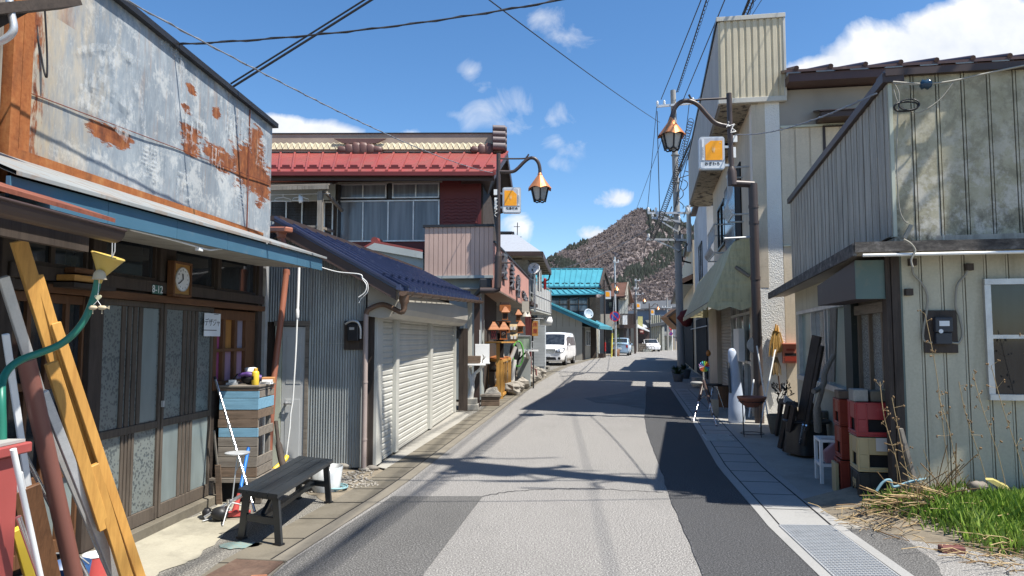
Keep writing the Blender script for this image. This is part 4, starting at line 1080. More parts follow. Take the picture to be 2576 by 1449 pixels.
mb=MB();mb.prism([PK.P(.005,zp0,0),PK.P(pe,zq0,0),PK.P(pe,zq1,0),PK.P(.005,zp1,0)],PK.n*-.08);mb.build('sign_band',m_pink,red,PK.ang)
mb=MB();mb.bar(PK.P(0,zp1+.02,-.03),PK.P(pe+.03,zq1+.02,-.03),.12,.05);mb.build('sign_cap',m_blackmetal,red)
mb=MB();mb.prism([PK.P(0,zp0-.003,0),PK.P(pe,zq0-.003,0),PK.P(pe,zq0,-.95),PK.P(0,zp0,-.95)],V((0,0,.04)));mb.build('soffit',m_greige,red,PK.ang)
mb=MB();mb.wb(PK,pe-.05,pe+.01,zq0,zq1,-1.0,-.082);mb.build('sign_return',m_pink,red,PK.ang)
mb=MB();mb.wb(PK,.3,pe-.06,zp0+.05,zp1-.4,-3.2,-1.0);mb.build('upper_wall',m_greige,red,PK.ang)
m_letter=mat('grey_raised_letters',(.13,.14,.16),.5,.2,.2,10)
def pkt(txt,px,py,s,sx=1.0,name='sign_letter'):
 u,z=PK.hit(px,py,.05);text_mb(txt,s,PK.P(u,z,.05),PK.u,UP,.07,'CENTER',.006,sx).build(name,m_letter,red,PK.ang)
pkt('理',1269.5,676,.78);pkt('美',1289,702,.78);pkt('容',1304,725,.76)
for i,ch in enumerate('マツシマ'):pkt(ch,1316.5+i*3.0,741+i*5.2,.30,1,'small_letter')
SF=PK.off(-.92)
f0=U(SF,1176)
mb=MB();mb.wb(SF,f0-.05,pe,0,zp0,-.3,-.06);mb.build('shopfront_wall',m_greige,red,SF.ang)
mb=MB();grooved(mb,SF,f0+.02,pe,2.05,zp0,0,.14,.008,.02);mb.build('shopfront_siding',m_greige,red,SF.ang)
m_dfr=painted('dark_brown_window_frame',(.04,.025,.02),.4,.2)
window(red,SF,U(SF,1186),Z(SF,1200,960),U(SF,1216),2.0,2,.02,m_dfr,m_glass_b,'shop_window',.05,[.45],hit=False)
window(red,SF,U(SF,1218),.35,U(SF,1240),2.0,2,.02,m_dfr,m_glass,'shop_window',.05,[.5],hit=False)
mb=MB();mb.wb(SF,U(SF,1241),U(SF,1256),.05,2.0,-.05,.02);mb.build('shop_door',m_bwood,red,SF.ang)
mb=MB();mb.wb(SF,f0+.05,U(SF,1240),.05,.5,-.05,.03);mb.build('dado',m_bwood,red,SF.ang)
mb=MB();p=yp(1170,1020,15.6);mb.tube([V((p.x,p.y,.1)),V((p.x,p.y,2.2))],.045,10);mb.build('grey_downpipe',m_galv,red)
m_palepost=painted('cream_post',(.55,.52,.44),.5,.3,(.3,.28,.22))
mb=MB();p=yp(1181,1000,16.0);mb.bc((p.x,p.y,1.2),.1,.1,2.4);mb.build('pale_post',m_palepost,red)
mb=MB();p=yp(1195,1000,16.1);mb.bc((p.x+.04,p.y,1.25),.13,.13,2.5);mb.bc((p.x+.04+.07,p.y-.067,1.38),.028,.01,.7,mi=1);mb.build('porch_post',[m_dkbrown,m_white],red)
mb=MB();mb.tube([yp(1290,1010,22.6).xy.to_3d()+V((0,0,0)),yp(1290,1010,22.6).xy.to_3d()+UP*2.6],.03,8)
p=PK.P(pe-.15,0,-.05)
mb=MB();mb.bar(p+UP*2.55,V((p.x+.1,p.y,0)),.16,.16);mb.tube([p+V((.12,-.05,2.5)),p+V((.14,-.05,.5)),p+V((.32,-.05,.42)),p+V((.34,-.05,0))],.03,8);mb.build('red_post',painted('oxblood_post',(.12,.03,.028),.45,.2),red)
LW=front_wall(yp(1200,740,17.35),.10)
lx0,lx1=U(LW,840),U(LW,1212)
mb=MB();grooved(mb,LW,lx0,lx1,.05,Z(LW,1000,652),0,.45,.01);mb.wb(LW,lx0,lx1-.01,.05,Z(LW,1000,655),-.5,-.022);mb.build('lower_siding',m_greyside,red,LW.ang)
gp0,gp1,gp2=yp(862,655,17.2),yp(942,611,17.2),yp(1064,634,17.2)
mb=MB();mb.prism([gp0,gp1,gp2,gp2-UP*.16,gp1-UP*.18,gp0-UP*.14],V((0,.05,0)));mb.build('gable_board',m_greyside,red)
mb=MB();mb.prism([gp0+UP*.05,gp1+UP*.06,gp2+UP*.05,gp2,gp1,gp0],V((0,.8,.05)));mb.tube([gp1+UP*.06,gp1+V((0,.7,.1))],.09,8);mb.build('gable_roof',m_redroof,red)
mb=MB();mb.prism([gp0-UP*.1,gp1-UP*.1,gp2-UP*.1,gp2-UP*1,gp0-UP*1],V((0,.1,0)));mb.v=[p+V((0,.1,0)) for p in mb.v];grooved(mb,front_wall(V((gp0.x,17.33)),0),0,gp2.x-gp0.x,gp0.z-.9,gp0.z-.03,0,.45,.01);mb.build('gable_wall',m_greyside,red)
mb=MB();p=yp(1222,716,16.9);mb.bc(p,.3,.2,.28);mb.bar(p+V((-.1,0,-.1)),p+V((-.45,.3,-.45)),.08,.12);mb.build('lamp_bracket',m_blackmetal,red,0,.03)
aw=thing('drying_awning','small weathered board awning on a grey post under the red eave','awning',yp(806,600,17.4))
a,b=yp(640,470,17.0),yp(826,466,17.0)
mb=MB();mb.prism([a,b,b+V((0,.95,.25)),a+V((0,.95,.25))],UP*.035);mb.build('awning_sheet',m_gwood,aw)
mb=MB();p=yp(806,480,17.1);q=yp(806,606,17.1);mb.bar(p,q,.12,.12,V((1,0,0)));mb.bar(p+V((.1,0,0)),p+V((.35,.8,-.35)),.07,.07);mb.bar(yp(806,572,17.1),yp(838,582,17.9),.06,.06);mb.bar(a-UP*.05,b-UP*.05,.06,.09);mb.bar(yp(806,570,17.1),yp(700,570,17.1),.05,.05);mb.build('awning_post',m_gwood_v,aw)
mb=MB();mb.tube([yp(640,491,17.15),yp(830,487,17.15)],.012,6);mb.build('drying_pole',m_galv,aw)
for i,(x,y) in enumerate(((712,490),(757,489))):
 p=yp(x,y,17.15);mb=MB();d=V((1,.35,0)).normalized()
 mb.tube([p+UP*.02,p-UP*.06,p-UP*.1+d*.17,p-UP*.16+d*.2,p-UP*.16-d*.2,p-UP*.1-d*.17,p-UP*.06],.008,5)
 if i:mb.blob(p-UP*.12,.06,.05,.09,.4,3,8,6)
 o=mb.build('clothes_hanger',m_white);tag(o,'white clothes hanger with pegs bunched on it, hung by the awning post' if i else 'plain white clothes hanger left of the pegged one on the drying pole','hanger','hangers on the drying pole')
# ------------------------------------------------------------------ street lamps with lantern and shop plate
def lantern(parent,p,s=1.0):
 """six-sided copper shade and lantern hanging at p (top of the shade)"""
 n=6;mb=MB();R,h=.31*s,.36*s
 top=[p+V((math.cos(t)*.05*s,math.sin(t)*.05*s,0)) for t in [math.radians(30+60*i) for i in range(n)]]
 for i in range(n):
  t0,t1=math.radians(30+60*i),math.radians(90+60*i);vs=[]
  K=6
  for k in range(K+1):
   t=mix(t0,t1,k/K);rr=R*math.cos(math.radians(30))/math.cos(t-(t0+t1)/2)
   dz=.05*s*math.sin(math.pi*k/K)
   vs.append(p+V((math.cos(t)*rr,math.sin(t)*rr,-h+dz)))
  b0,b1=top[i],top[(i+1) % n]
  base=[b0,b1]+vs[::-1]
  mb.add(base,[tuple(range(len(base)))]);mb.add([q-UP*.006-(q-p)*.02 for q in base],[tuple(range(len(base)))[::-1]])
 mb.lathe(p-UP*.02*s,[(.055*s,0),(.05*s,.05*s),(.03*s,.08*s)],12)
 mb.build('lamp_shade',m_copper,parent)
 z0,z1,r0,r1=-h*.86,-h*1.75,.225*s,.145*s
 mb=MB();mb.lathe(p,[(r1*.95,z1+.03*s),(r0*.95,z0)],6,0,Matrix.Rotation(math.radians(30),3,'Z'),False);mb.build('lamp_glass',m_lampglass,parent)
 mb=MB()
 for i in range(n):
  t=math.radians(30+60*i);d=V((math.cos(t),math.sin(t),0));mb.bar(p+d*r0+UP*z0,p+d*r1+UP*z1,.03*s,.03*s,d)
  t2=math.radians(90+60*i);d2=V((math.cos(t2),math.sin(t2),0))
  arc=[lerp(p+d*r1*1.03+UP*(z1+.05*s),p+d2*r1*1.03+UP*(z1+.05*s),k/6)-UP*(.06*s*math.sin(math.pi*k/6)) for k in range(7)]
  mb.tube(arc,.016*s,5)
 mb.build('lantern_frame',m_blackmetal,parent)
def plate(parent,P,ux,w,h,name_txt,side,mark=True):
 """shop plate: rounded white box, orange field with a cut corner, name below; side = which edge carries the grey strip (-1 left, +1 right)"""
 ux=V(ux).normalized();n=ux.cross(UP)
 def rr(w_,h_,r,d,c=P):
  pts=[]
  for (cx,cz,a0) in ((w_/2-r,h_/2-r,0),(-w_/2+r,h_/2-r,90),(-w_/2+r,-h_/2+r,180),(w_/2-r,-h_/2+r,270)):
   for k in range(5):
    t=math.radians(a0+k*22.5);pts.append(c+ux*(cx+math.cos(t)*r)+UP*(cz+math.sin(t)*r)+n*d)
  return pts
 mb=MB();mb.prism(rr(w,h,w*.11,.06),n*-.12);b_=mb.build('sign_box',m_alu,parent,0)
 mb=MB();mb.prism(rr(w*.91,h*.93,w*.08,.064),n*-.01);mb.build('sign_face',m_signw,b_)
 mb=MB();c=P+UP*h*.10;mb.prism(rr(w*.89,h*.70,.012,.068,c),n*-.004);mb.build('grey_field',m_signg,b_)
 s=side;x0,x1=(-.27,.40) if s<0 else (-.40,.27)
 f=lambda x,z:P+ux*x*w+UP*z*h+n*.072
 if s<0:pts=[f(x0,-.22),f(x1,-.22),f(x1,.37),f(x0+.22,.37),f(x0,.24)]
 else:pts=[f(x0,-.22),f(x1,-.22),f(x1,.22),f(x1-.22,.37),f(x0,.37)]
 mb=MB();mb.prism(pts,n*-.006);of=mb.build('orange_field',m_orange,b_)
 if mark:
  mb=MB()
  for dx in (-.045,.045):
   c=f((x0+x1)/2+dx*.7,.1)+n*.002;a_=(ux*dx*1.6+UP).normalized()
   mb.prism([c+a_*h*.10,c+ux*w*.022,c-a_*h*.10,c-ux*w*.022],n*.002)
  mb.build('flame_mark',painted('pale_mark',(.85,.6,.3),.4,.2),of)
  text_mb('ひだまり' if False else 'A',h*.06,f(x1-.08,.3)+n*.002,ux,UP,.002).build('lettering',m_signw,of)
 mb=MB();c=P+ux*w*(.36 if s>0 else-.36)+UP*h*.10
 q=[c-ux*w*.045-UP*h*.32,c+ux*w*.045-UP*h*.32,c+ux*w*.045+UP*h*.32,c-ux*w*.045+UP*h*.32];mb.prism([p+n*.07 for p in q],n*.003);sv=mb.build('white_strip',m_signw,b_)
 if mark:text_mb('UNISHIMA',h*.075,c+n*.0738-UP*h*.08,UP,-ux,.002).build('lettering',m_inkg,sv)
 if name_txt:text_mb(name_txt,h*.115,P-UP*h*.335+n*.0655,ux,UP,.002,'CENTER',.002).build('lettering',m_ink,b_)
 return b_
def lamp_left():
 Y=16.75
 t=thing('street_lamp','brown street lamp with copper lantern on the pink sign band of the red house','street lamp',PK.P(.12,0,.1))
 X=lambda x,y:yp(x,y,Y)
 mb=MB();mb.tube([X(1254,386),X(1254,634)],.05,12);mb.tube([X(1254,634),X(1254,645)],[.06,.085],12);mb.tube([X(1254,645),X(1252,724)],.085,12)
 mb.tube([X(1252,712),X(1252,728),X(1240,731),X(1208,731)],.075,10);mb.tube([X(1243,661),X(1292,661)],.02,6);mb.build('pole',m_lamppost,t)
 mb=MB();mb.tube(curve([X(1256,432),X(1288,432),X(1302,424),X(1318,408),X(1332,398),X(1345,399),X(1354,409),X(1358,424),X(1358,440)],6),.042,10)
 mb.tube(curve([X(1256,399),X(1316,399),X(1325,395),X(1330,388)],5),.02,6);mb.build('arm',m_lamppost,t)
 lantern(t,X(1358,440),1.02)
 for y in (487,522):m_=MB();m_.bar(X(1257,y),X(1270,y),.05,.04);m_.build('sign_bracket',m_galv,t)
 plate(t,X(1287.5,504.5),V((1,0,0)),.44,.62,'松島板金',1)
 mb=MB();random.seed(4)
 for k in range(5):
  c=X(1249+random.uniform(-3,2),500+k*9);mb.tube(curve([c+UP*.1,c+V((.06,-.03,.03)),c+V((-.02,-.05,-.05)),c+V((.05,0,-.1))],4),.008,5)
 mb.bc(X(1247,484),.09,.08,.13);mb.bc(X(1247,512),.06,.06,.28);mb.build('junction_box',m_pvc,t)
 return t
lampL=lamp_left()
# ------------------------------------------------------------------ vehicles
def loft_car(name,label,Pf,head,st,paint,belt,kindset,wheels,wr=.31,tail=None,side_glass=None,ws=None,rw=None):
 """st: stations (x, z_low, z_top, half width); local x runs from the nose to the tail"""
 h=V((head[0],head[1],0)).normalized();L=V((-h.y,h.x,0));P=lambda x,y,z:V(Pf)-h*x+L*y+UP*z
 t=thing(name,label,'van' if kindset=='van' else 'car',P(st[-1][0]/2,0,0))
 def at(x):
  for a,b in zip(st[:-1],st[1:]):
   if a[0]<=x<=b[0]:
    k=(x-a[0])/(b[0]-a[0]);return [mix(a[i],b[i],k) for i in range(4)]
  return list(st[-1] if x>st[-1][0] else st[0])
 def hw(x,z):
  _,lo,top,w=at(x)
  if z<.5:return w*mix(.93,1,max(0,(z-lo)/(.5-lo)))
  if z<belt:return w*mix(1,.985,(z-.5)/(belt-.5))
  return w*mix(.985,.80,min(1,(z-belt)/max(.05,1.9-belt)))
 secs=[]
 xs=sorted(set([s_[0] for s_ in st]+[st[0][0]+(st[-1][0]-st[0][0])*i/26 for i in range(27)]))
 for x in xs:
  _,lo,top,w=at(x);zs=[lo,lo+(top-lo)*.18,lo+(top-lo)*.42,lo+(top-lo)*.62,lo+(top-lo)*.82,top-.05]
  pts=[P(x,hw(x,z),z) for z in zs]
  wt=hw(x,top-.05);pts+=[P(x,wt*.90,top-.01),P(x,wt*.5,top+.015),P(x,0,top+.02),P(x,-wt*.5,top+.015),P(x,-wt*.90,top-.01)]
  pts+=[P(x,-hw(x,z),z) for z in zs[::-1]]
  secs.append(pts)
 n=len(secs[0]);mb=MB();vs=[p for s_ in secs for p in s_]
 mb.add(vs,[(i*n+j,i*n+(j+1) % n,(i+1)*n+(j+1) % n,(i+1)*n+j) for i in range(len(secs)-1) for j in range(n)],0,True)
 mb.add(secs[0],[tuple(range(n))]);mb.add(secs[-1],[tuple(range(n))[::-1]])
 body=mb.build('body',paint,t)
 def patch(name,cells,m,par=t,e=.008):
  mb=MB()
  mb.ngon(cells);o=mb.build(name,m,par);return o
 for s_ in (1,-1):
  for (xa,xb,xc,xd,z0,z1) in side_glass:
   K=5;mb=MB();vs=[]
   for i in range(K+1):
    k=i/K;x0=mix(xa,xb,k);x1=mix(xc,xd,k)
    vs+=[P(x0,s_*(hw(x0,z0)+.008),z0),P(x1,s_*(hw(x1,(z0+z1)/2)+.008+.0),(z0+z1)/2) if False else P((x0+x1)/2,s_*(hw((x0+x1)/2,(z0+z1)/2)+.01),(z0+z1)/2),P(x1,s_*(hw(x1,z1)+.008),z1)]
   mb.add(vs,[(3*i+a,3*i+3+a,3*i+4+a,3*i+1+a) for i in range(K) for a in (0,1)],0,True);mb.build('side_window',m_glass,t)
  mb=MB();x,z=ws[1]*.98,belt+.06;p=P(ws[0]+.45,s_*(hw(ws[0]+.45,belt)+.1),belt+.06);mb.blob(p,.06,.1,.09,.05,1,8,6);mb.build('wing_mirror',paint,t)
 def screen(name,x0,x1,up):
  mb=MB();vs=[];K=6
  for i in range(K+1):
   x=mix(x0,x1,i/K);top=at(x)[2]
   for j in range(7):
    y=mix(-1,1,j/6);w=hw(x,top-.05)*.9
    vs.append(P(x,y*w,top+.012+.02*(1-abs(y)**2))+(h*.012 if up else-h*.012))
  mb.add(vs,[(i*7+j,i*7+j+1,i*7+j+8,i*7+j+7) for i in range(K) for j in range(6)],0,True);mb.build(name,m_glass,t)
 screen('windscreen',ws[0],ws[1],True)
 if rw:screen('rear_window',rw[0],rw[1],False)
 for x in wheels:
  for s_ in (1,-1):
   w=hw(x,.4);c=P(x,s_*(w-.10),wr);R=Matrix((h,UP,L*s_)).transposed()
   mb=MB();mb.lathe(c,[(wr*.62,-.09),(wr*.97,-.09),(wr,-.05),(wr,.07),(wr*.96,.11),(wr*.66,.115),(wr*.62,.09)],24,0,R);wh=mb.build('wheel',m_rubber,t)
   mb=MB();mb.lathe(c,[(wr*.62,.085),(wr*.58,.075),(wr*.2,.1),(.01,.105)],20,0,R,False)
   for k in range(8):a=k*math.pi/4;mb.bar(c+L*s_*.1,c+L*s_*.1+(h*math.cos(a)+UP*math.sin(a))*wr*.58,.045,.03,L)
   mb.build('rim',m_alu,wh)
   mb=MB();mb.lathe(P(x,s_*(w+.004),wr+.01),[(wr*1.14,0),(wr*.98,.0)],24,0,R,False,False);mb.build('wheel_arch',m_black,t)
 return t,P,hw,at
m_carwhite=painted('pearl_white_car_paint',(.80,.80,.80),.12,.0);m_carblue=painted('pale_blue_car_paint',(.34,.47,.60),.12,.0)
m_headl=glass('headlamp_glass',(.16,.18,.21),.06,.9,(7,7,7));m_taill=glass('red_tail_lamp',(.35,.02,.02),.1,.3)
hd=V((.24,.97,0)).normalized()
vf=gp(1379,917.5);vf=V((1.98,39.6,0))
van,VP_,vhw,vat=loft_car('parked_van','white minivan with dark windows parked nose out beside the beige lean-to wall',vf,-hd,
 [(0,.3,.78,.70),(.06,.24,.92,.84),(.45,.22,1.02,.90),(.85,.22,1.10,.915),(1.75,.22,1.76,.915),(2.2,.22,1.86,.915),(4.2,.24,1.85,.915),(4.7,.28,1.72,.88),(4.85,.45,1.15,.83)],
 m_carwhite,1.08,'van',(.95,3.85),.34,None,[(1.05,1.95,1.62,1.98,1.12,1.60),(2.03,3.15,2.06,3.13,1.12,1.62),(3.22,4.45,3.2,4.3,1.12,1.60)],(.92,1.72),(4.72,4.84))
F_=lambda y,z,o=.012:VP_(0,y,z)+(-hd)*o
mb=MB()
for k in range(4):mb.prism([F_(-.42,.70+.055*k,-.02),F_(.42,.70+.055*k,-.02),F_(.38,.735+.055*k,-.02),F_(-.38,.735+.055*k,-.02)],-hd*.04)
mb.build('grille',m_chrome,van)
mb=MB();mb.prism([F_(-.46,.69,-.03),F_(.46,.69,-.03),F_(.42,.93,-.03),F_(-.42,.93,-.03)],-hd*.025);mb.prism([F_(-.5,.33,-.02),F_(.5,.33,-.02),F_(.44,.48,-.02),F_(-.44,.48,-.02)],-hd*.035);mb.build('grille_void',m_black,van)
for s_ in (1,-1):
 mb=MB()
 a=[VP_(-.01,s_*.45,.74),VP_(.0,s_*.72,.73),VP_(.09,s_*.88,.78),VP_(.42,s_*.925,.93),VP_(.30,s_*.90,.985),VP_(.05,s_*.62,.93),VP_(-.0,s_*.46,.86)]
 e_=(-hd*.75+(VP_(0,s_,0)-VP_(0,0,0))*.25+UP*.2).normalized()
 mb.prism([p-e_*.05 for p in a],e_*.075);mb.build('headlight',m_headl,van)
 mb=MB();mb.lathe(F_(s_*.66,.42,.0),[(.075,-.05),(.075,.02),(.05,.025)],14,0,Matrix((V((hd.y,-hd.x,0)),UP,-hd)).transposed());mb.build('fog_lamp',m_black,van)
mb=MB();mb.prism([F_(-.165,.50,.0),F_(.165,.50,.0),F_(.165,.665,.0),F_(-.165,.665,.0)],-hd*.02);mb.build('licence_plate',m_signw,van)
mb=MB()
for x in (2.0,3.18):pass
cf_=V((10.2,65.0,0))
car2,CP_,chw,cat_=loft_car('parked_car','pale blue hatchback parked tail out behind the yellow striped pole',cf_,hd,
 [(0,.3,.72,.6),(.1,.22,.82,.74),(.8,.2,.98,.76),(1.5,.2,1.42,.77),(2.1,.2,1.54,.77),(3.2,.2,1.52,.77),(3.55,.25,1.1,.75),(3.65,.35,.9,.7)],
 m_carblue,.92,'car',(.65,3.0),.28,None,[(1.0,1.75,1.4,1.78,.96,1.38),(1.83,2.55,1.85,2.5,.96,1.4),(2.62,3.2,2.6,3.1,.97,1.38)],(.82,1.48),(3.24,3.52))
for s_ in (1,-1):
 mb=MB();p=CP_(3.60,s_*.62,.82);mb.bc(p,.12,.16,.22,math.atan2(hd.y,hd.x));mb.build('tail_light',m_taill,car2)
mb=MB();p=CP_(3.66,0,.62);mb.bc(p,.02,.33,.16,math.atan2(hd.y,hd.x));mb.build('licence_plate',m_signw,car2)
car3,_,_,_=loft_car('parked_sedan','white sedan nose showing beside the corrugated shed at the far bend',V((16.0,80.2,0)),-V((.0,1,0)),
 [(0,.3,.62,.6),(.1,.2,.72,.8),(1.1,.18,.9,.85),(1.9,.18,1.38,.85),(3.0,.18,1.4,.85),(4.1,.2,1.0,.83),(4.4,.3,.8,.7)],m_carwhite,.85,'car',(.8,3.5),.3,None,
 [(1.3,2.2,1.8,2.22,.9,1.28),(2.3,3.3,2.3,3.1,.9,1.28)],(1.15,1.85),(3.2,4.0))
# ------------------------------------------------------------------ weathered house with the satellite dishes
wh=thing('weathered_house','weathered white two storey house with balcony, board eaves and satellite dishes beyond the pink sign','house',V((-.5,29,0)))
WF=front_wall(V((.62,27.0)),.09);WS=left_wall(V((.62,27.0)),.097)
m_wwhite=painted('weathered_white_board',(.46,.47,.43),.75,.55,(.22,.22,.19),9,lo=.5)
m_wood_eave=wood('flaking_eave_boards',(.40,.36,.27),(.16,.135,.1),.85,0,2,.3)
mb=MB();mb.wb(WF,-4.5,-.02,2.75,4.55,-5.5,0);mb.wb(WF,-4.5,-.35,0,2.74,-5.5,-.1);mb.build('wall',m_wwhite,wh,WF.ang)
c0,c1,c2=yp(1240,642,26.0),yp(1363,644,26.0),yp(1385,690,33.5);c2.z=c1.z=c0.z
mb=MB();mb.prism([c0,c1,c2,c2+V((-3.6,.3,.0)),c0+V((-1,7.5,0))],V((0,0,.05)))
for i in range(9):q=lerp(c1,c2,i/8);mb.bar(q+V((-.02,0,-.03)),q+V((-.8,.05,-.03)),.06,.06)
mb.build('eave_boards',m_wood_eave,wh,0)
mb=MB();mb.bar(c0+V((0,-.02,.06)),c1+V((0,-.02,.06)),.05,.16);mb.bar(c1+V((.02,0,.04)),c2+V((.02,0,.04)),.05,.2);mb.build('eave_trim',m_dkbrown,wh)
mb=MB();mb.prism([c0+UP*.06,c1+UP*.06,lerp(c0,c1,.5)+V((0,3.7,1.25)),lerp(c0,c1,0)+V((-1,3.7,1.25))],V((0,0,.06)));mb.prism([c1+UP*.06,c2+UP*.06,lerp(c0,c1,.5)+V((0,3.7,1.25))],V((0,0,.06)));mb.build('roof',m_galv,wh)
mb=MB();q=c2;mb.tube([q+V((-.03,-.1,-.05)),q+V((-.1,-.2,-.3)),q+V((-.55,-.3,-.5)),q+V((-.6,-.3,-1.3))],.04,8);mb.build('downpipe',m_dkbrown,wh)
window(wh,WS,.6,3.35,1.5,4.2,2,.02,m_alu,m_glass_b,'window',.04,hit=False);window(wh,WS,3.0,3.2,4.6,4.2,2,.02,m_alu,m_glass_b,'window',.04,hit=False)
mb=MB()
for u in (-.9,-.45,.0):mb.wb(WF,u-.35,u-.12,3.2,4.0,.002,.02)
mb.build('dark_opening',m_shade_black,wh,WF.ang)
lf0,lf1=yp(1333,762,26.2),yp(1372,789,33.0);lf1.z=lf0.z
mb=MB();mb.prism([lf0,lf1,lf1+V((-1.0,.1,.42)),lf0+V((-1.0,.1,.42))],V((0,0,.06)));mb.bar(lf0,lf1,.1,.12);mb.build('pent_roof',m_dkbrown,wh)
m_clap=painted('pale_blue_grey_clapboard',(.42,.45,.47),.6,.2)
CW=front_wall(V((1.57,33.8)),.09)
mb=MB()
for i in range(15):mb.wb(CW,-.55,.0,.2+i*.145,.2+(i+1)*.145-.012,-.02-.0,.0)
mb.wb(CW,-.55,-.005,.0,2.4,-1.2,-.022);mb.build('clapboard_wall',m_clap,wh,CW.ang)
mb=MB();p=yp(1374,808,33);mb.lathe(p,[(.02,-.3),(.18,-.28),(.2,0),(.2,.25),(.02,.3)],16,0,Matrix(((0,0,1),(0,1,0),(-1,0,0))));mb.build('awning_roll',m_white,wh)
bw0,bw1=yp(1333,772,26.6),yp(1386,805,33.2);bw1.z=bw0.z
mb=MB()
for z in (.0,.55,1.08):mb.tube([bw0+UP*z,bw1+UP*z],.022,6)
for i in range(9):q=lerp(bw0,bw1,i/8);mb.tube([q,q+UP*1.08],.02,6)
mb.tube([bw0+V((-.75,-.06,1.08)),bw0+UP*1.08],.022,6)
for i in range(5):q=bw0+V((-.15*i,-.01*i,0));mb.tube([q,q+UP*1.08],.016,6)
mb.build('balcony_rail',m_alu,wh)
m_sheet=painted('cloudy_plastic_sheet',(.52,.53,.51),.35,.35,(.3,.3,.28),4)
mb=MB();mb.prism([lerp(bw0,bw1,.2)+UP*.0,lerp(bw0,bw1,.97)+UP*.0,lerp(bw0,bw1,.97)+UP*.98,lerp(bw0,bw1,.2)+UP*.98],V((-.02,0,0)));mb.build('balcony_sheet',m_sheet,wh)
mb=MB();mb.prism([bw0-UP*.1+V((-.9,0,0)),bw0-UP*.1,bw1-UP*.1,bw1-UP*.1+V((-.9,.1,0))],V((0,0,.08)));mb.build('balcony_floor',m_wwhite,wh)
mb=MB();q=yp(1345,700,26.4);mb.tube([V((q.x,q.y,2.5)),V((q.x,q.y,4.25))],.035,10);mb.build('steel_post',m_chrome,wh)
def dish(px,py,Y,r,lab,col,tilt=(-.25,-1,.28),grp='satellite dishes'):
 p=yp(px,py,Y);n=V(tilt).normalized();t=thing('satellite_dish',lab,'satellite dish',p-UP*r*1.5,grp)
 a=n.orthogonal().normalized();R=Matrix((a,n.cross(a),n)).transposed()
 mb=MB();mb.lathe(p,[(r,.0),(r*.98,.02),(r*.8,-r*.07),(r*.5,-r*.16),(.01,-r*.22)],28,0,R,True,False);mb.lathe(p,[(.01,-r*.22-.01),(r*.5,-r*.17-.01),(r*.98,-.002)],28,0,R,True,False);mb.build('dish',col,t)
 mb=MB();mb.tube([p-n*.05-UP*r*.9,p+n*r*1.2-UP*r*.75],.014,6);mb.bc(p+n*r*1.2-UP*r*.7,.06,.06,.09);mb.build('feed_arm',m_black,t)
 mb=MB();mb.tube([p-n*r*.25,p-n*r*.4-UP*r*1.6],.03,8);mb.build('mast',m_galv,t)
 return t,p,n
d1,p,n=dish(1343,675,26.2,.225,'large white satellite dish with a small dark emblem, in front of the board eave',m_white)
mb=MB();r_=V((n.y,-n.x,0)).normalized()*-1;r_=V((1,-.2,0)).normalized();u_p=r_.cross(-n).normalized();u_p=u_p if u_p.z>0 else-u_p;q=p+u_p*.1-n*.012;mb.prism([q+r_*-.04-u_p*.03,q+r_*.0-u_p*.02,q+r_*.05+u_p*.06,q+u_p*.0],n*.012);mb.bar(q-r_*.06-u_p*.05,q+r_*.06-u_p*.05,.008,.012,u_p);mb.build('emblem',m_ink,d1)
dish(1332,693,27.0,.12,'small white satellite dish tucked behind the large dish by the pink sign',m_white)
for lab,x,y,w_,h_,m in (('white sheet of laundry hung over the balcony rail',1357,700,.26,1.15,m_white),('red and white cloth hung beside the white laundry',1371,722,.16,.6,painted('red_cloth',(.55,.06,.07),.8,.1))):
 w_*=.7;h_*=.75;p=yp(x,y,27.6);mb=MB();vs=[]
 for i in range(7):
  for j in range(2):vs.append(p+V((w_*(i/6-.5),.04*math.sin(i*1.7),.35-h_*j+.03*math.sin(i*2.1))))
 mb.add(vs,[(2*i,2*i+2,2*i+3,2*i+1) for i in range(6)]);mb.add([q+V((0,.012,0)) for q in vs],[(2*i+1,2*i+3,2*i+2,2*i) for i in range(6)]);o=mb.build('laundry',m);tag(o,lab,'laundry','laundry on the balcony')
t=thing('shop_plate','small orange vertical shop plate hung beside the clapboard wall','shop sign',yp(1345,820,29))
p=yp(1346,826,29.0);mb=MB();mb.bc(p,.24,.06,.62);mb.build('sign_board',painted('ochre_sign',(.45,.22,.06),.5,.2),t)
text_mb('床',.2,p+V((0,-.034,.14)),V((1,0,0)),UP,.004).build('lettering',m_taill,t);text_mb('屋',.2,p+V((0,-.034,-.12)),V((1,0,0)),UP,.004).build('lettering',m_taill,t)
mb=MB();mb.tube([p+V((-.2,0,.4)),p+V((.35,0,.4))],.015,6);mb.tube([p+V((0,0,.31)),p+V((0,0,.4))],.01,6);mb.build('bracket',m_alu,t)
t=thing('towel_rack','white wire rack with a white towel standing in front of the clapboard wall','rack',gp(1352,921))
b=gp(1352,925);mb=MB()
for dx in (-.3,.3):
 mb.tube([b+V((dx,0,0)),b+V((dx,0,1.35))],.02,6)
for z in (.3,.55,1.0,1.35):mb.tube([b+V((-.3,0,z)),b+V((.3,0,z))],.016,6)
mb.build('frame',m_alu,t)
mb=MB();mb.bc(b+V((-.02,0,1.1)),.42,.06,.55);mb.build('towel',m_white,t,0,.02)
p=gp(1362,931);t=thing('planter_block','terracotta dish on a pale pierced concrete block at the clapboard corner','planter',p)
mb=MB();mb.bc(p+UP*.1,.8,.3,.2);mb.build('concrete_block',m_conc,t,0,.01)
mb=MB()
for i in range(4):mb.bc(p+V((-.25+.17*i,-.151,.1)),.09,.004,.09)
mb.build('block_holes',m_shade_black,t)
mb=MB();mb.lathe(p+V((-.1,0,.2)),[(.16,0),(.26,.1),(.2,.16)],16);mb.build('terracotta_dish',m_terracotta,t)
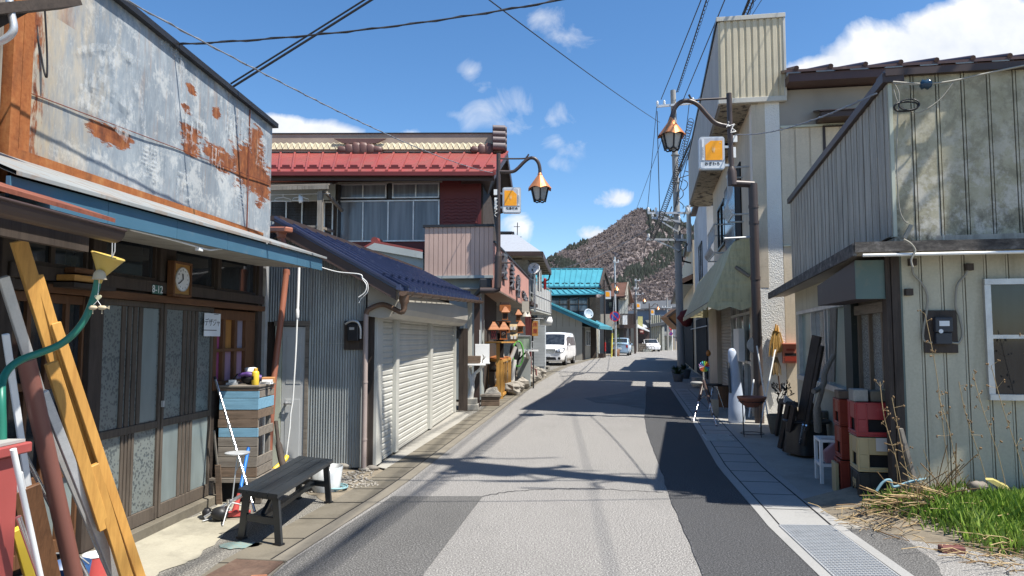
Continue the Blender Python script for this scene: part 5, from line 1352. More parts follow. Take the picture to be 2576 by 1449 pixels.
t=thing('grey_gable_house','grey metal gabled roof rising behind the pink sign band','house',V((-.8,36,0)))
a,b,c=yp(1225,588,33),yp(1288,588,33),yp(1302,645,32)
mb=MB();mb.prism([a,b,yp(1265,662,30),yp(1190,662,30)],V((0,.1,-.08)));mb.prism([b+V((0,0,-.05)),yp(1265,662,30),yp(1300,662,36),yp(1296,620,35)],V((-.1,0,-.05)));mb.build('roof',mat('grey_metal_roof',(.24,.25,.26),.45,.2),t)
mb=MB();mb.prism([yp(1268,672,31),yp(1286,600,33),yp(1304,672,36)],V((-3,.5,0)));mb.wb(front_wall(V((.3,33)),0),-4,0,0,4.6,-4,0);mb.build('wall',m_greyside,t)
mb=MB();mb.bar(b+V((.02,0,.05)),yp(1301,658,35.5),.16,.12);mb.bar(a+UP*.05,b+UP*.05,.3,.08);mb.build('ridge_trim',m_blackmetal,t)
mb=MB();q=yp(1300,640,34);r=yp(1302,560,34)
mb.tube([q,r],.02,6)
for z,l in ((.9,.5),(.7,.5),(.2,.3)):mb.tube([r-UP*z+V((-l*.6,0,0)),r-UP*z+V((l*.4,0,0))],.015,5)
o=mb.build('tv_aerial',m_black);tag(o,'dark television aerial on the grey gable behind the pink sign','aerial')
# ------------------------------------------------------------------ turquoise roofed house
m_turq=painted('turquoise_metal_roof',(.055,.25,.31),.42,.4,(.12,.26,.30),4)
tq=thing('turquoise_roof_house','dark timber house with bright turquoise metal roofs and gridded windows','house',V((5,56,0)))
r0,r1,e0,e1=yp(1330,681,57),yp(1521,677,57),yp(1330,722,53.6),yp(1510,720,53.6)
r0.z=r1.z;e0.z=e1.z
mb=MB();mb.prism([e0,e1,r1,r0],V((0,0,-.1)));mb.prism([r0,r1,r1+V((1.0,3.4,-1.4)),r0+V((1,3.4,-1.4))],V((0,0,-.1)))
for i in range(15):mb.bar(lerp(e0,e1,i/14)+V((0,0,.03)),lerp(r0,r1,i/14)+V((0,0,.03)),.07,.07)
mb.bar(r0+UP*.03,r1+UP*.03,.25,.1)
s0,s1,s2,s3=yp(1330,741,52.3),yp(1520,737,52.3),yp(1330,729,53.4),yp(1498,728,53.4)
mb.prism([s0,s1,s3,s2],V((0,0,-.1)))
for i in range(13):mb.bar(lerp(s0,s1,i/12)+UP*.03,lerp(s2,s3,i/12)+UP*.03,.06,.06)
mb.build('roof',m_turq,tq)
for i in range(9):
 mb=MB();p=lerp(lerp(e0,e1,(i+.6)/9.2),lerp(r0,r1,(i+.6)/9.2),.14)+UP*.05;mb.bar(p+V((-.22,0,-.04)),p,.08,.07);mb.bar(p,p+V((.22,0,-.04)),.08,.07);mb.build('snow_guard',m_blackmetal,tq)
TF=front_wall(V((0,53.9)),0)
mb=MB();mb.wb(TF,-2,e1.x-.3,0,e1.z-.1,-6,0);mb.build('wall',m_dwood,tq)
mb=MB();mb.prism([e1+V((-.1,.2,-.1)),r1+V((-.1,0,-.1)),r1+V((.9,3.4,-1.5))],V((-.3,0,0)));mb.bar(e1+UP*-.02,r1+UP*-.02,.1,.35);mb.bar(r1,r1+V((1,3.4,-1.4)),.1,.35);mb.build('gable',m_dwood,tq)
for (a,b,n) in ((1340,1385,2),(1386,1430,2),(1431,1480,2)):window(tq,TF,a,747,b,800,n,.06,m_dwood,m_glass_b,'gridded_window',.07,[.33,.66])
mb=MB()
for i in range(11):x=U(TF,mix(1484,1508,i/10),775);mb.wb(TF,x-.03,x+.03,Z(TF,1490,806),Z(TF,1490,748),.06,.12)
for y in (760,776,792):mb.wb(TF,U(TF,1484,y),U(TF,1508,y),Z(TF,1490,y)-.03,Z(TF,1490,y)+.03,.05,.11)
mb.build('lattice',m_dwood,tq)
LT=front_wall(V((4.95,50.0)),.2);LS=left_wall(V((4.95,50.0)),.26)
ln=thing('lean_to','beige boarded lean-to with a turquoise edged roof behind the white van','lean-to',V((4,52,0)))
la,lb,lc=yp(1330,745,49.6),yp(1508,823,49.6),yp(1536,832,57)
lk=lb.x-la.x;ld=V((1.9,7.4,0))
mb=MB();mb.prism([la,lb,lb+ld,la+ld],V((0,0,.12)));mb.build('roof',m_turq,ln)
mb=MB();mb.bar(la-UP*.08,lb-UP*.08,.05,.2);mb.bar(lb-UP*.05,lb+ld-UP*.05,.1,.14);mb.bar(la+UP*.13,lb+UP*.13,.3,.1);mb.build('roof_edge',m_turq,ln)
m_beigebd=painted('beige_cladding',(.34,.31,.25),.65,.3,(.22,.19,.15),3,st=(1,1,.4))
mb=MB()
w0=-3.2
for i in range(7):
 u0_,u1_=w0+i*.457+.01,w0+(i+1)*.457-.01;p0,p1=LT.P(u0_,0),LT.P(u1_,0)
 f=lambda p:mix(la.z,lb.z,(p.x-la.x)/(lb.x-la.x))-.12
 mb.prism([LT.P(u0_,0,.02),LT.P(u1_,0,.02),LT.P(u1_,f(p1),.02),LT.P(u0_,f(p0),.02)],LT.n*-.04)
mb.build('front_cladding',m_beigebd,ln)
mb=MB();mb.wb(LS,-.02,9,0,2.35,-2.9,-.0);mb.build('side_wall',m_beigebd,ln)
mb=MB();mb.wb(LS,.0,1.0,0,2.3,.002,.05);mb.build('dark_door',m_dwood,ln)
window(ln,LS,1.5,.95,3.6,2.1,2,.05,m_alu,m_glass_c,'window',.08,hit=False)
mb=MB();mb.wb(LS,4.6,6.6,.1,2.2,.01,.06);mb.build('grey_door',m_greyside,ln)
mb=MB();mb.wb(LS,8.2,8.9,.1,2.2,.01,.06);mb.build('pale_door',m_wwhite,ln)
dish(1481,789,50.5,.36,'grey blue satellite dish on the turquoise house lean-to roof',mat('dish_grey',(.45,.52,.58),.4),(.35,-1,.25),'satellite dishes')
p=gp(1499,896);t=thing('waste_bin','sky blue plastic waste bin standing by the grey door of the lean-to','bin',p)
m_skyb=painted('sky_blue_plastic',(.10,.42,.70),.4,.1)
mb=MB();mb.lathe(p,[(.25,0),(.32,.62)],18);mb.build('bin_body',m_skyb,t)
mb=MB();mb.lathe(p+UP*.62,[(.345,-.02),(.345,.05),(.2,.1)],18);mb.build('rim',m_skyb,t)
# ------------------------------------------------------------------ the far end of the street
def fwbox(mb,Y,x0,y0,x1,y1,dep,mi=0,d=0.0):
 a=yp(x0,y0,Y);b=yp(x1,y1,Y);mb.par(V((a.x,Y-d,b.z)),V((b.x-a.x,0,0)),V((0,dep,0)),V((0,0,a.z-b.z)),mi);return a,b
bh=thing('brown_roof_house','dark grey house with a brown ribbed gable roof and an overhanging dark balcony','house',V((12,74,0)))
m_brroof=painted('brown_ribbed_roof',(.17,.085,.06),.6,.3);m_dgrey=painted('dark_grey_render',(.075,.08,.085),.7,.2)
mb=MB();fwbox(mb,74,1521,742,1580,893,8);mb.build('wall',m_dgrey,bh)
a0,a1,b0,b1=yp(1524,746,72),yp(1573,745,72),yp(1532,714,76),yp(1580,711,76)
mb=MB();mb.prism([a0,a1,b1,b0],V((0,0,-.1)))
for i in range(12):t=i/11;mb.bar(lerp(a0,b0,t)+UP*.04,lerp(a1,b1,t)+UP*.04,.07,.06)
mb.prism([b0,b1,b1+V((1.3,4,-1.9)),b0+V((1.3,4,-1.9))],V((0,0,-.1)));mb.build('roof',m_brroof,bh)
mb=MB();mb.bar(a1,b1,.12,.22);mb.bar(b1,b1+V((.8,4,-2.3)),.12,.22);mb.build('barge_board',m_gwood,bh)
mb=MB();grooved(mb,front_wall(V((0,73.2)),0),U(front_wall(V((0,73.2)),0),1557),U(front_wall(V((0,73.2)),0),1580),2.9,5.5,0,.3,.03);fwbox(mb,73.3,1557,752,1580,826,.6);mb.build('weathered_gable',m_wwhite,bh)
mb=MB();mb.prism([a1+V((0,.4,-.15)),b1+V((0,0,-.15)),b1+V((.7,4,-2.2)),yp(1578,760,74)],V((-.5,.3,0)));mb.build('gable_end',m_beigebd,bh)
mb=MB();fwbox(mb,70.5,1511,790,1551,827,3);mb.build('beige_annex',m_beigebd,bh)
mb=MB();fwbox(mb,69.5,1559,816,1598,825,4.5);
A_,B_=yp(1560,790,69.6),yp(1598,790,69.6)
for i in range(20):p=lerp(A_,B_,i/19);mb.bc(p-UP*.5,.05,.05,1.0)
mb.bar(A_,B_,.08,.08)
for i in range(12):p=B_+V((.0,i*.35,-.5));mb.bc(p,.05,.2,1.0)
mb.bar(B_,B_+V((0,4,0)),.08,.08)
for x in (1572,1584,1597):p=yp(x,826,69.8);mb.bc((p.x,p.y,p.z/2),.18,.18,p.z)
mb.build('balcony',m_dkbrown,bh)
window(bh,front_wall(V((0,73.9)),0),1530,758,1541,780,1,.03,m_blackmetal,m_glass,'window',.08)
for k in range(3):
 mb=MB();x=1568+k*4;p=yp(x,805,69.3);mb.bc((p.x,p.y,p.z),.13,.1,.9,0);o=mb.build('hanging_cloth',m_white);tag(o,('left','middle','right')[k]+'most of three pale cloths hung out on the dark balcony','laundry','cloths on the dark balcony')
eh=thing('blue_grey_house','blue grey flat fronted house closing the bend of the street','house',V((17,95,0)))
m_bgrey=painted('blue_grey_wall',(.20,.235,.29),.6,.2,(.15,.15,.16),2)
mb=MB();fwbox(mb,95,1596,780,1700,882,8);mb.build('wall',m_bgrey,eh)
mb=MB();a,b=yp(1590,780,94.5),yp(1702,775,94.5);mb.prism([a,b,b+V((1,5,1.2)),a+V((1,5,1.2))],UP*.15);a,b=yp(1628,814,93.5),yp(1700,812,93.5);mb.prism([a,b,b+V((0,1.5,.4)),a+V((0,1.5,.4))],UP*.12);mb.build('roof',m_dgrey,eh)
window(eh,front_wall(V((0,95)),0),1640,792,1684,810,3,.03,m_alu,m_glass_c,'window',.1)
mb=MB();fwbox(mb,94.8,1664,850,1698,882,.5);mb.build('shopfront',m_greige,eh)
yh=thing('yellow_wall_house','small house with a pale yellow upper wall and a red sign under its porch','house',V((15,82,0)))
mb=MB();fwbox(mb,82,1605,796,1617,824,6);mb.build('yellow_wall',painted('pale_yellow_wall',(.5,.47,.2),.7,.3),yh)
mb=MB();fwbox(mb,82.2,1598,824,1634,882,5);mb.build('wall',m_dkbrown,yh)
mb=MB();a,b=yp(1600,823,80.5),yp(1634,835,82);mb.prism([a,b,b+V((0,2,.7)),a+V((0,2,.7))],UP*.1);mb.build('porch_roof',m_galv,yh)
mb=MB();fwbox(mb,80.9,1609,829,1620,840,.1);mb.build('red_sign',m_redwall,yh)
mb=MB();fwbox(mb,80.8,1611,832,1618,836,.05);mb.build('sign_mark',m_pinkbalc,yh)
cs=thing('grey_green_shed','tall grey green corrugated shed with a dark flat roof at the far bend','shed',V((19,86,0)))
mb=MB();corr(mb,front_wall(V((0,86.5)),0),U(front_wall(V((0,86.5)),0),1638),U(front_wall(V((0,86.5)),0),1664),0,lambda p:4.3,.25,.04);mb.build('corrugated_wall',painted('grey_green_sheet',(.30,.29,.23),.6,.4,(.18,.15,.11),5,st=(3,3,.3)),cs)
mb=MB();fwbox(mb,86.6,1638,826,1664,882,5);mb.build('wall',m_dgrey,cs)
mb=MB();a,b=yp(1636,823,86),yp(1672,817,86);mb.prism([a,b,b+V((1,6,.6)),a+V((1,6,.6))],UP*.35);mb.build('roof',m_dgrey,cs)
mb=MB();fwbox(mb,87,1665,822,1672,882,4);mb.build('pale_end_wall',m_wwhite,cs)
wk=thing('white_kiosk','low white walled building beside the two road sign poles','building',V((21,92,0)))
mb=MB();fwbox(mb,92,1668,836,1690,881,4);mb.build('wall',m_wwhite,wk)
mb=MB();a,b=yp(1666,846,91),yp(1700,850,91);mb.prism([a,b,b+V((0,2,.6)),a+V((0,2,.6))],UP*.15);mb.build('roof',m_dgrey,wk)
mb=MB();fwbox(mb,91.7,1678,862,1692,881,.3);mb.build('door',m_greyside,wk)
for i,(x,Y,w_,h_,rc,lab) in enumerate(((2.5,72,7,5.2,m_brroof,'plain two storey house behind the turquoise roofs'),(-9,48,9,5.5,m_galv,'grey roofed house behind the weathered house'),(24,62,7,6.0,m_dgrey,'dark roofed house behind the right hand shops'),(30,85,9,5.6,m_brroof,'brown roofed house beyond the right hand bend'))):
 t=thing('house',lab,'house',V((x,Y,0)));mb=MB();mb.bc((x,Y+3,h_/2),w_,6,h_);mb.build('wall',m_greige,t)
 mb=MB();mb.prism([V((x-w_/2-.4,Y-.5,h_)),V((x-w_/2-.4,Y+6.5,h_)),V((x-w_/2-.4,Y+3,h_+1.6))],V((w_+.8,0,0)));mb.build('roof',rc,t)
def lamp_far(px,ytop,ybase,Y,arm,lant,sign,lab,red_=False):
 base=yp(px,ybase,Y);base.z=0;top=yp(px,ytop,Y)
 t=thing('street_lamp',lab,'street lamp',base,'copper lantern street lamps far down the street')
 mb=MB();mb.tube([base,V((base.x,base.y,top.z))],.07,8)
 if red_:mb.tube([base+UP*.5,base+UP*1.2],.085,8,1)
 mb.build('pole',[m_lamppost,m_taill],t)
 mb=MB();mb.tube(curve([yp(x,y,Y) for x,y in arm],5),.045,6);mb.build('arm',m_lamppost,t)
 lantern(t,yp(lant[0],lant[1],Y),.9)
 plate(t,yp(sign[0],sign[1],Y),V((1,0,0)),.46,.66,'',1,False)
 return t
lamp_far(1522,704,896,56,[(1500,722),(1522,722),(1532,718),(1541,711),(1548,712),(1551,721)],(1551,721),(1529.5,742),'far street lamp before the turquoise house gable, with red band round its pole',True)
lamp_far(1597,742,884,80,[(1597,752),(1606,751),(1612,742),(1618,742),(1620.5,752)],(1620.5,752),(1606,770),'far street lamp beside the grey concrete pole before the bend')
lamp_far(1634.6,763,874,88,[(1634.6,772),(1640,771),(1646,765),(1653,765),(1655,772)],(1655,772),(1641.5,785.5),'farthest street lamp, in front of the blue grey house')
def upole(px,ytop,ybase,Y,r,lab,arms=(),m=None,grp='utility poles down the street'):
 base=yp(px,ybase,Y);base.z=0;top=yp(px,ytop,Y);t=thing('utility_pole',lab,'utility pole',base,grp)
 mb=MB();mb.tube([base,V((base.x,base.y,top.z))],[r*1.25,r*.85],14);mb.build('pole',m or m_conc_new,t)
 for (x0,x1,y) in arms:
  mb=MB();a,b=yp(x0,y,Y),yp(x1,y,Y);mb.bar(a-V((0,r,0)),b-V((0,r,0)),.08,.08);mb.build('crossarm',m_galv,t)
  for k in (.08,.35,.92):
   q=lerp(a,b,k)+V((0,-r,.04));mb=MB();mb.lathe(q,[(.02,0),(.055,.04),(.03,.07),(.055,.1),(.03,.16)],10);mb.build('insulator',m_white,t)
 return t
upole(1601.5,702,881.5,80.5,.13,'grey utility pole at the bend, nearest the balcony house',[(1596,1610,706),(1594,1606,727),(1598,1618,741)])
upole(1680,748,881,88,.11,'thin grey utility pole beside the red triangular road sign',[(1664,1690,774)])
steel=upole(1549,646,893,58,.075,'thin steel pole with a round no parking sign',[(1543,1556,660)],m_galv)
def disc(parent,p,r,rim,face,bar_,nrm=V((0,-1,0)),rings=True):
 R=Matrix((V((1,0,0)),V((0,0,1)),nrm)).transposed()
 mb=MB();mb.lathe(p,[(r,0),(r,.02),(.001,.02)],28,0,R,False);o=mb.build('sign_disc',rim,parent)
 mb=MB();mb.lathe(p+nrm*.021,[(r*.8,0),(.001,.001)],28,0,R,False,False);mb.build('sign_face',face,o)
 if bar_:mb=MB();mb.bar(p+nrm*.024+V((-r*.56,0,r*.56)),p+nrm*.024+V((r*.56,0,-r*.56)),r*.2,.003,nrm);mb.build('slash',rim,o)
m_signblue=painted('sign_blue',(.03,.06,.30),.4,.1);m_signred=painted('sign_red',(.50,.03,.03),.4,.1)
disc(steel,yp(1546.5,796,57.8),.42,m_signred,m_signblue,True)
sp_=thing('road_sign_pole','white sign pole carrying a red inverted triangle and a blue disc at the bend','road sign',V((yp(1691,880,86).x,86,0)))
b=yp(1691,880,86);mb=MB();mb.tube([V((b.x,86,0)),yp(1691,815,86)],.06,8);mb.build('pole',m_white,sp_)
p=yp(1687.5,828,85.9);mb=MB();mb.prism([p+V((-.26,0,.22)),p+V((.26,0,.22)),p+V((0,0,-.24))],V((0,.03,0)));o=mb.build('triangle_sign',m_signred,sp_);text_mb('止まれ',.13,p+V((0,-.003,.11)),V((1,0,0)),UP,.003).build('lettering',m_white,o)
disc(sp_,yp(1687.7,839.5,85.9),.22,m_signred,m_signblue,True)
p,q=yp(1538,893,57),yp(1541,802,57);p.z=0
mb=MB();n=8
mb.tube([p,lerp(p,q,.62)],.07,10);o=thing('guy_guard','yellow plastic guard round the stay wire in front of the parked pale blue car','pole guard',p)
mb.build('guard',painted('pale_yellow_plastic',(.68,.60,.12),.5,.15),o)
mb=MB();mb.tube([lerp(p,q,.62),q,yp(1549,700,58)],.02,5);mb.build('stay_wire',m_galv,o)
p=V((yp(1550,893,60).x,60.2,0));t=thing('potted_conifer','sparse potted conifer in a brown tub beside the pale blue car','potted tree',p)
mb=MB();mb.lathe(p,[(.3,0),(.36,.6),(.32,.6),(.3,.55)],14);mb.build('tub',m_bwood,t)
mb=MB();mb.tube([p+UP*.5,p+V((.05,0,1.5)),p+V((-.05,0,2.2))],[.04,.03,.01],6);mb.build('trunk',m_gwood_v,t)
m_leafd=mat('dark_needle_foliage',(.05,.08,.035),.8,var=.4,spec=.1)
random.seed(8);mb=MB()
for i in range(420):
 z=random.uniform(.8,2.3);r=.62*(1-abs(z-1.2)/1.3)*random.random()**.5;a=random.uniform(0,6.28);c=p+V((math.cos(a)*r,math.sin(a)*r,z));d=V((random.uniform(-1,1),random.uniform(-1,1),random.uniform(-.2,.6)))*.11;e=d.orthogonal().normalized()*.03
 mb.add([c-e,c+d,c+e],[(0,1,2)])
mb.build('foliage',m_leafd,t)
for i,(x,y,Y,s,m,lab) in enumerate(((1583,868,74,(.5,.4,.8),m_conc_new,'grey box bin under the dark balcony posts'),(1590,872,74,(.45,.4,.7),m_wwhite,'pale box bin right of the grey one under the dark balcony'),(1627,876,79,(.9,.5,.35),m_wwhite,'pale crate of oddments on the far pavement'),(1615,868,79,(.8,.4,.9),m_gwood,'grey slatted stand before the red sign'),(1512,890,55,(.4,.4,.35),m_dkbrown,'dark tub left of the far lamp post foot'))):
 p=yp(x,y,Y);p.z=0;mb=MB();sx,sy,sz=s
 mb.bc(p+UP*sz*.46,sx,sy,sz*.92);mb.bc(p+UP*sz*.96,sx*1.06,sy*1.06,sz*.08)
 for k in range(3):mb.bc(p+V((0,-sy*.5-.006,sz*(.2+.25*k))),sx*.9,.01,sz*.04)
 o=mb.build('crate',m);tag(o,lab,'crate','boxes along the far pavement')
p=V((yp(1628,860,78.5).x,78.5,0));t=thing('bicycle','dark bicycle leaning by the far shop with the red sign','bicycle',p)
mb=MB()
for dx in (-.5,.5):mb.tube([p+V((dx+math.cos(k*.314)*.33,0,.34+math.sin(k*.314)*.33)) for k in range(20)],.02,6,closed=True)
mb.build('wheels',m_rubber,t)
mb=MB();
for a,b in (((-.5,.34),(-.1,.3)),((-.1,.3),(.3,.8)),((-.1,.3),(-.2,.85)),((-.2,.8),(.32,.82)),((.5,.34),(.3,.98)),((-.5,.34),(-.2,.78))):mb.tube([p+V((a[0],0,a[1])),p+V((b[0],0,b[1]))],.02,6)
mb.tube([p+V((.3,-.25,1.0)),p+V((.3,.25,1.0))],.015,6);mb.bc(p+V((-.22,0,.9)),.25,.14,.06);mb.build('frame',m_black,t)
# ------------------------------------------------------------------ tall cream shop on the right
o2=V((4.62,13.4,0))
W2S=right_wall(o2,.195);W2F=front_wall(o2,.165)
ts=thing('cream_shop_house','tall cream rendered shop house with boxed beige parapet and a faded fabric awning','shop house',V((7.5,17,0)))
m_stucco=NT('white_sprayed_stucco');a=m_stucco.noise(42,3,.6);b_=m_stucco.noise(1.3,6,.65,m_stucco.co(1,1,.4))
m_stucco.bump(a,.9,.02);m_stucco=m_stucco.done(m_stucco.ramp(b_,[(.3,(.72,.70,.64)),(.7,(.82,.80,.74))]),.85)
def streaked(name,c,stain,amt,lo=.5,sc=3.0):
 g=NT(name);a=g.noise(sc,7,.66,g.co(2.2,2.2,.22));b=g.noise(1.2,5,.6);f=g.noise(45,3,.6)
 col=g.ramp(b,[(.3,dk(c,.86)),(.7,dk(c,1.1))]);col=g.mixc(g.m('MULTIPLY',g.ramp(a,[(lo,0.0),(lo+.2,1.0)]),amt),col,stain)
 col=g.mixc(.18,col,g.ramp(f,[(.3,dk(c,.5)),(.7,dk(c,1.2))]));return g.done(col,.72,0,.3)
m_creamside=streaked('cream_siding',(.70,.60,.45),(.42,.36,.27),.5)
m_creamwall=streaked('cream_render',(.58,.50,.38),(.28,.24,.19),.5)
m_par=streaked('beige_ribbed_sheet',(.62,.55,.40),(.38,.34,.26),.4);m_parg=streaked('grey_parapet_sheet',(.40,.385,.36),(.2,.2,.2),.6)
L2=U(W2S,1735,500,.7)
mb=MB();mb.wb(W2F,.0,.52,0,6.1,-.25,0);mb.build('stucco_pier',m_stucco,ts,W2F.ang)
zj=Z(W2F,1960,618)
mb=MB();pw=.27
for i in range(32):
 u=.53+i*pw;mb.wb(W2F,u+.004,u+pw-.022,.05,zj-.02,-.12,-.012);mb.wb(W2F,u+pw-.016,u+pw-.004,.05,zj-.02,-.12,-.016)
 mb.wb(W2F,u+.004,u+pw-.022,zj+.02,5.55,-.12,-.012);mb.wb(W2F,u+pw-.016,u+pw-.004,zj+.02,5.55,-.12,-.016)
mb.wb(W2F,.53,9,.02,5.6,-.3,-.03);mb.build('siding',m_creamside,ts,W2F.ang)
mb=MB();mb.wb(W2F,.53,9,zj-.019,zj+.019,-.1,.012);mb.wb(W2F,.53,9,5.56,5.6,-.1,.02);mb.build('trim_strip',m_pale,ts,W2F.ang)
mb=MB();mb.wb(W2F,.1,9,5.605,6.3,-.2,-.02);mb.build('frieze',m_greige,ts,W2F.ang)
mb=MB();mb.wb(W2F,.75,9,0,6.3,-8,-.31);mb.build('wall',m_creamwall,ts,W2F.ang)
a=W2F.hit(2052,302,.0);b=W2F.hit(2150,322,0)
mb=MB();mb.wb(W2F,a[0],a[0]+1.1,a[1]-.07,a[1]+.03,0,.42);mb.prism([W2F.P(a[0]-.04,a[1]+.035,.46),W2F.P(a[0]+1.14,a[1]+.035,.46),W2F.P(a[0]+1.14,a[1]+.16,0),W2F.P(a[0]-.04,a[1]+.16,0)],UP*.02);mb.build('window_hood',m_dkbrown,ts)
window(ts,W2F,a[0]+.12,Z(W2F,2070,470),a[0]+.98,a[1]-.1,2,.0,m_dfr,m_glass_b,'window',.045,hit=False)
za=Z(W2F.off(.4),1990,205);zc=Z(W2F.off(.4),1990,178)
m_tileb=painted('brown_roof_tile',(.075,.04,.035),.4,.25,(.14,.1,.08))
mb=MB();mb.wb(W2F,.62,9.2,za,zc-.05,-.2,.4);mb.build('eave_fascia',m_tileb,ts,W2F.ang)
mb=MB();mb.prism([W2F.P(.55,zc-.045,.45),W2F.P(9.2,zc-.045,.45),W2F.P(9.2,zc+1.6,-4.5),W2F.P(.55,zc+1.6,-4.5)],UP*.05)
for i in range(15):
 u=.75+i*.6;mb.tube([W2F.P(u,zc+.02,.47),W2F.P(u,zc+1.62,-4.4)],.045,8)
 for k in range(3):mb.tube([W2F.P(u+.18+.08*k,zc+.0,.3),W2F.P(u+.18+.08*k,zc+.02,.1)],.05,6)
mb.build('tile_roof',m_tileb,ts)
fr_=W2F.off(.06);ul_,ur_=U(fr_,1807,140),U(fr_,1973,140)
pb,ptp=Z(fr_,1806,250),Z(fr_,1801,46)
PW=right_wall(fr_.P(ul_,0,0),.195)
mb=MB();nr_=10;w_=(ur_-ul_)/nr_
for i in range(nr_):
 u=ul_+i*w_;mb.prism([fr_.P(u+.0,pb,0),fr_.P(u+w_*.25,pb,.0),fr_.P(u+w_*.34,pb,.022),fr_.P(u+w_*.91,pb,.022),fr_.P(u+w_,pb,0),fr_.P(u+w_,pb,-.03),fr_.P(u,pb,-.03)],UP*(ptp-pb-.09))
mb.build('parapet_front',m_par,ts,W2F.ang)
m_trimc=painted('pale_parapet_trim',(.52,.5,.44),.5,.3)
mb=MB();mb.wb(fr_,ul_-.03,ur_+.03,ptp-.085,ptp,-.1,.05);mb.wb(fr_,ul_-.02,ur_+.02,pb-.1,pb-.003,-.1,.04);mb.wb(fr_,ur_-.02,ur_+.025,pb,ptp-.09,-.05,.035);mb.build('parapet_trim',m_trimc,ts,W2F.ang,.004)
Lp=10.9
mb=MB();n_=30
for i in range(n_):
 u=.04+i*(Lp-.04)/n_;mb.wb(PW,u+.004,u+(Lp-.04)/n_-.004,pb-.05,ptp-.09,-.05,.0)
mb.build('parapet_side',m_parg,ts,PW.ang)
mb=MB();mb.wb(PW,-.03,Lp,ptp-.085,ptp+.0,-.12,.03);mb.build('parapet_cap',m_blackmetal,ts,PW.ang)
mb=MB();mb.wb(PW,.1,Lp,pb-.1,ptp-.1,-(ur_-ul_),-.06);mb.build('parapet_core',m_dgrey,ts,PW.ang)
m_peel=NT('peeling_soffit');a=m_peel.noise(4,7,.7);m_peel=m_peel.done(m_peel.ramp(a,[(.4,(.33,.29,.22)),(.52,(.30,.265,.2)),(.58,(.05,.04,.035))]),.85)
mb=MB();mb.wb(PW,.06,Lp,pb-.12,pb-.1,-.72,-.03)
random.seed(14)
for i in range(26):
 u=random.uniform(.3,Lp-.2);p=PW.P(u,pb-.125,-random.uniform(.1,.5));mb.bc(p,random.uniform(.1,.4),random.uniform(.1,.3),.02,random.uniform(0,3))
mb.build('soffit',m_peel,ts)
mb=MB();mb.wb(W2S,.0,L2,2.9,pb,-.25,0);mb.build('street_wall',m_creamwall,ts,W2S.ang)
def w2box(mb,x0,y0,x1,y1,d0,d1,mi=0):a=W2S.hit(x0,y0,d1);b=W2S.hit(x1,y1,d1);mb.wb(W2S,a[0],b[0],b[1],a[1],d0,d1,mi)
def s2(px0,px1):return sorted((U(W2S,px0,600),U(W2S,px1,600)))
u_a,u_b=s2(1868,1828);z_a,z_b=3.62,5.35
mb=MB();mb.wb(W2S,u_a,u_b,z_a,z_b,.002,.03);mb.build('dark_door_recess',m_shade_black,ts,W2S.ang)
mb=MB();mb.wb(W2S,u_a+.9,u_b-.05,z_a+.05,z_b-.05,.032,.045);mb.build('glass_door',m_glass_b,ts,W2S.ang)
window(ts,W2S,u_b+.15,4.0,u_b+2.0,5.2,2,.03,m_blackmetal,m_glass,'window',.06,hit=False)
def rail(u0_,u1_,z0_,z1_,dd):
 mb=MB();mb.tube([W2S.P(u0_,z1_,dd),W2S.P(u1_,z1_,dd)],.025,6);mb.tube([W2S.P(u0_,z0_,dd),W2S.P(u1_,z0_,dd)],.018,6)
 n_=int((u1_-u0_)/.11)
 for i in range(n_+1):
  u=mix(u0_,u1_,i/n_);mb.tube(curve([W2S.P(u,z1_,dd),W2S.P(u,mix(z0_,z1_,.5),dd+.0),W2S.P(u,mix(z0_,z1_,.2),dd+.1),W2S.P(u,z0_,dd)],3),.008,4)
 for u in (u0_,u1_):mb.tube([W2S.P(u,z1_,dd),W2S.P(u,z1_,0)],.018,6);mb.tube([W2S.P(u,z0_,dd),W2S.P(u,z0_,0)],.018,6)
 mb.build('window_rail',m_galv,ts)
rail(.5,1.45,4.0,4.95,.32);rail(u_b+.1,u_b+2.2,3.75,4.5,.3)
zg=2.9
mb=MB();mb.wb(W2S,0,L2,2.5,zg-.003,-.25,.01);mb.build('lintel_beam',m_creamwall,ts,W2S.ang)
mb=MB();mb.wb(W2S,.35,L2,0,zg,-1.2,-.35);mb.build('dark_interior',m_shade_black,ts,W2S.ang)
x_=[U(W2S,q,900) for q in (1893,1886,1834,1831,1806,1804,1788,1745,1741)]
for a,b,d in ((x_[0],x_[0]+.28,0),(x_[4]+.02,x_[6],.02),(x_[8],L2,0)):mb=MB();mb.wb(W2S,a,b,0,2.5,-.3,d);mb.build('pier',m_creamwall,ts,W2S.ang)
mb=MB();z=.05;pr=[]
while z<2.5:pr+=[(z,0),(z+.015,.014),(z+.065,.014),(z+.08,0)];z+=.09
vs=[W2S.P(u,zz,dd-.12) for u in (x_[3],x_[4]) for zz,dd in pr];n=len(pr);mb.add(vs,[(i,i+1,n+i+1,n+i) for i in range(n-1)]);mb.build('roller_shutter',painted('beige_shop_shutter',(.33,.295,.24),.5,.3),ts,W2S.ang)
m_shopgl=glass('shop_door_glass',(.03,.032,.033),.05)
mb=MB()
ua,ub=x_[0]+.3,x_[2]
for u in (ua,mix(ua,ub,.36),mix(ua,ub,.68),ub-.07):mb.wb(W2S,u,u+.07,.03,2.45,-.16,-.06)
for z in (.03,1.0,2.05,2.42):mb.wb(W2S,ua+.07,ub-.07,z,z+.06,-.155,-.065)
mb.build('shop_door_frame',m_alu,ts,W2S.ang)
mb=MB();mb.wb(W2S,ua,ub,.03,2.45,-.13,-.12);mb.build('shop_door_glass',m_shopgl,ts,W2S.ang)
mb=MB();ua,ub=x_[6]+.05,x_[7];mb.wb(W2S,ua,ub,.05,2.45,-.14,-.13);mb.build('shop_glass',m_shopgl,ts,W2S.ang)
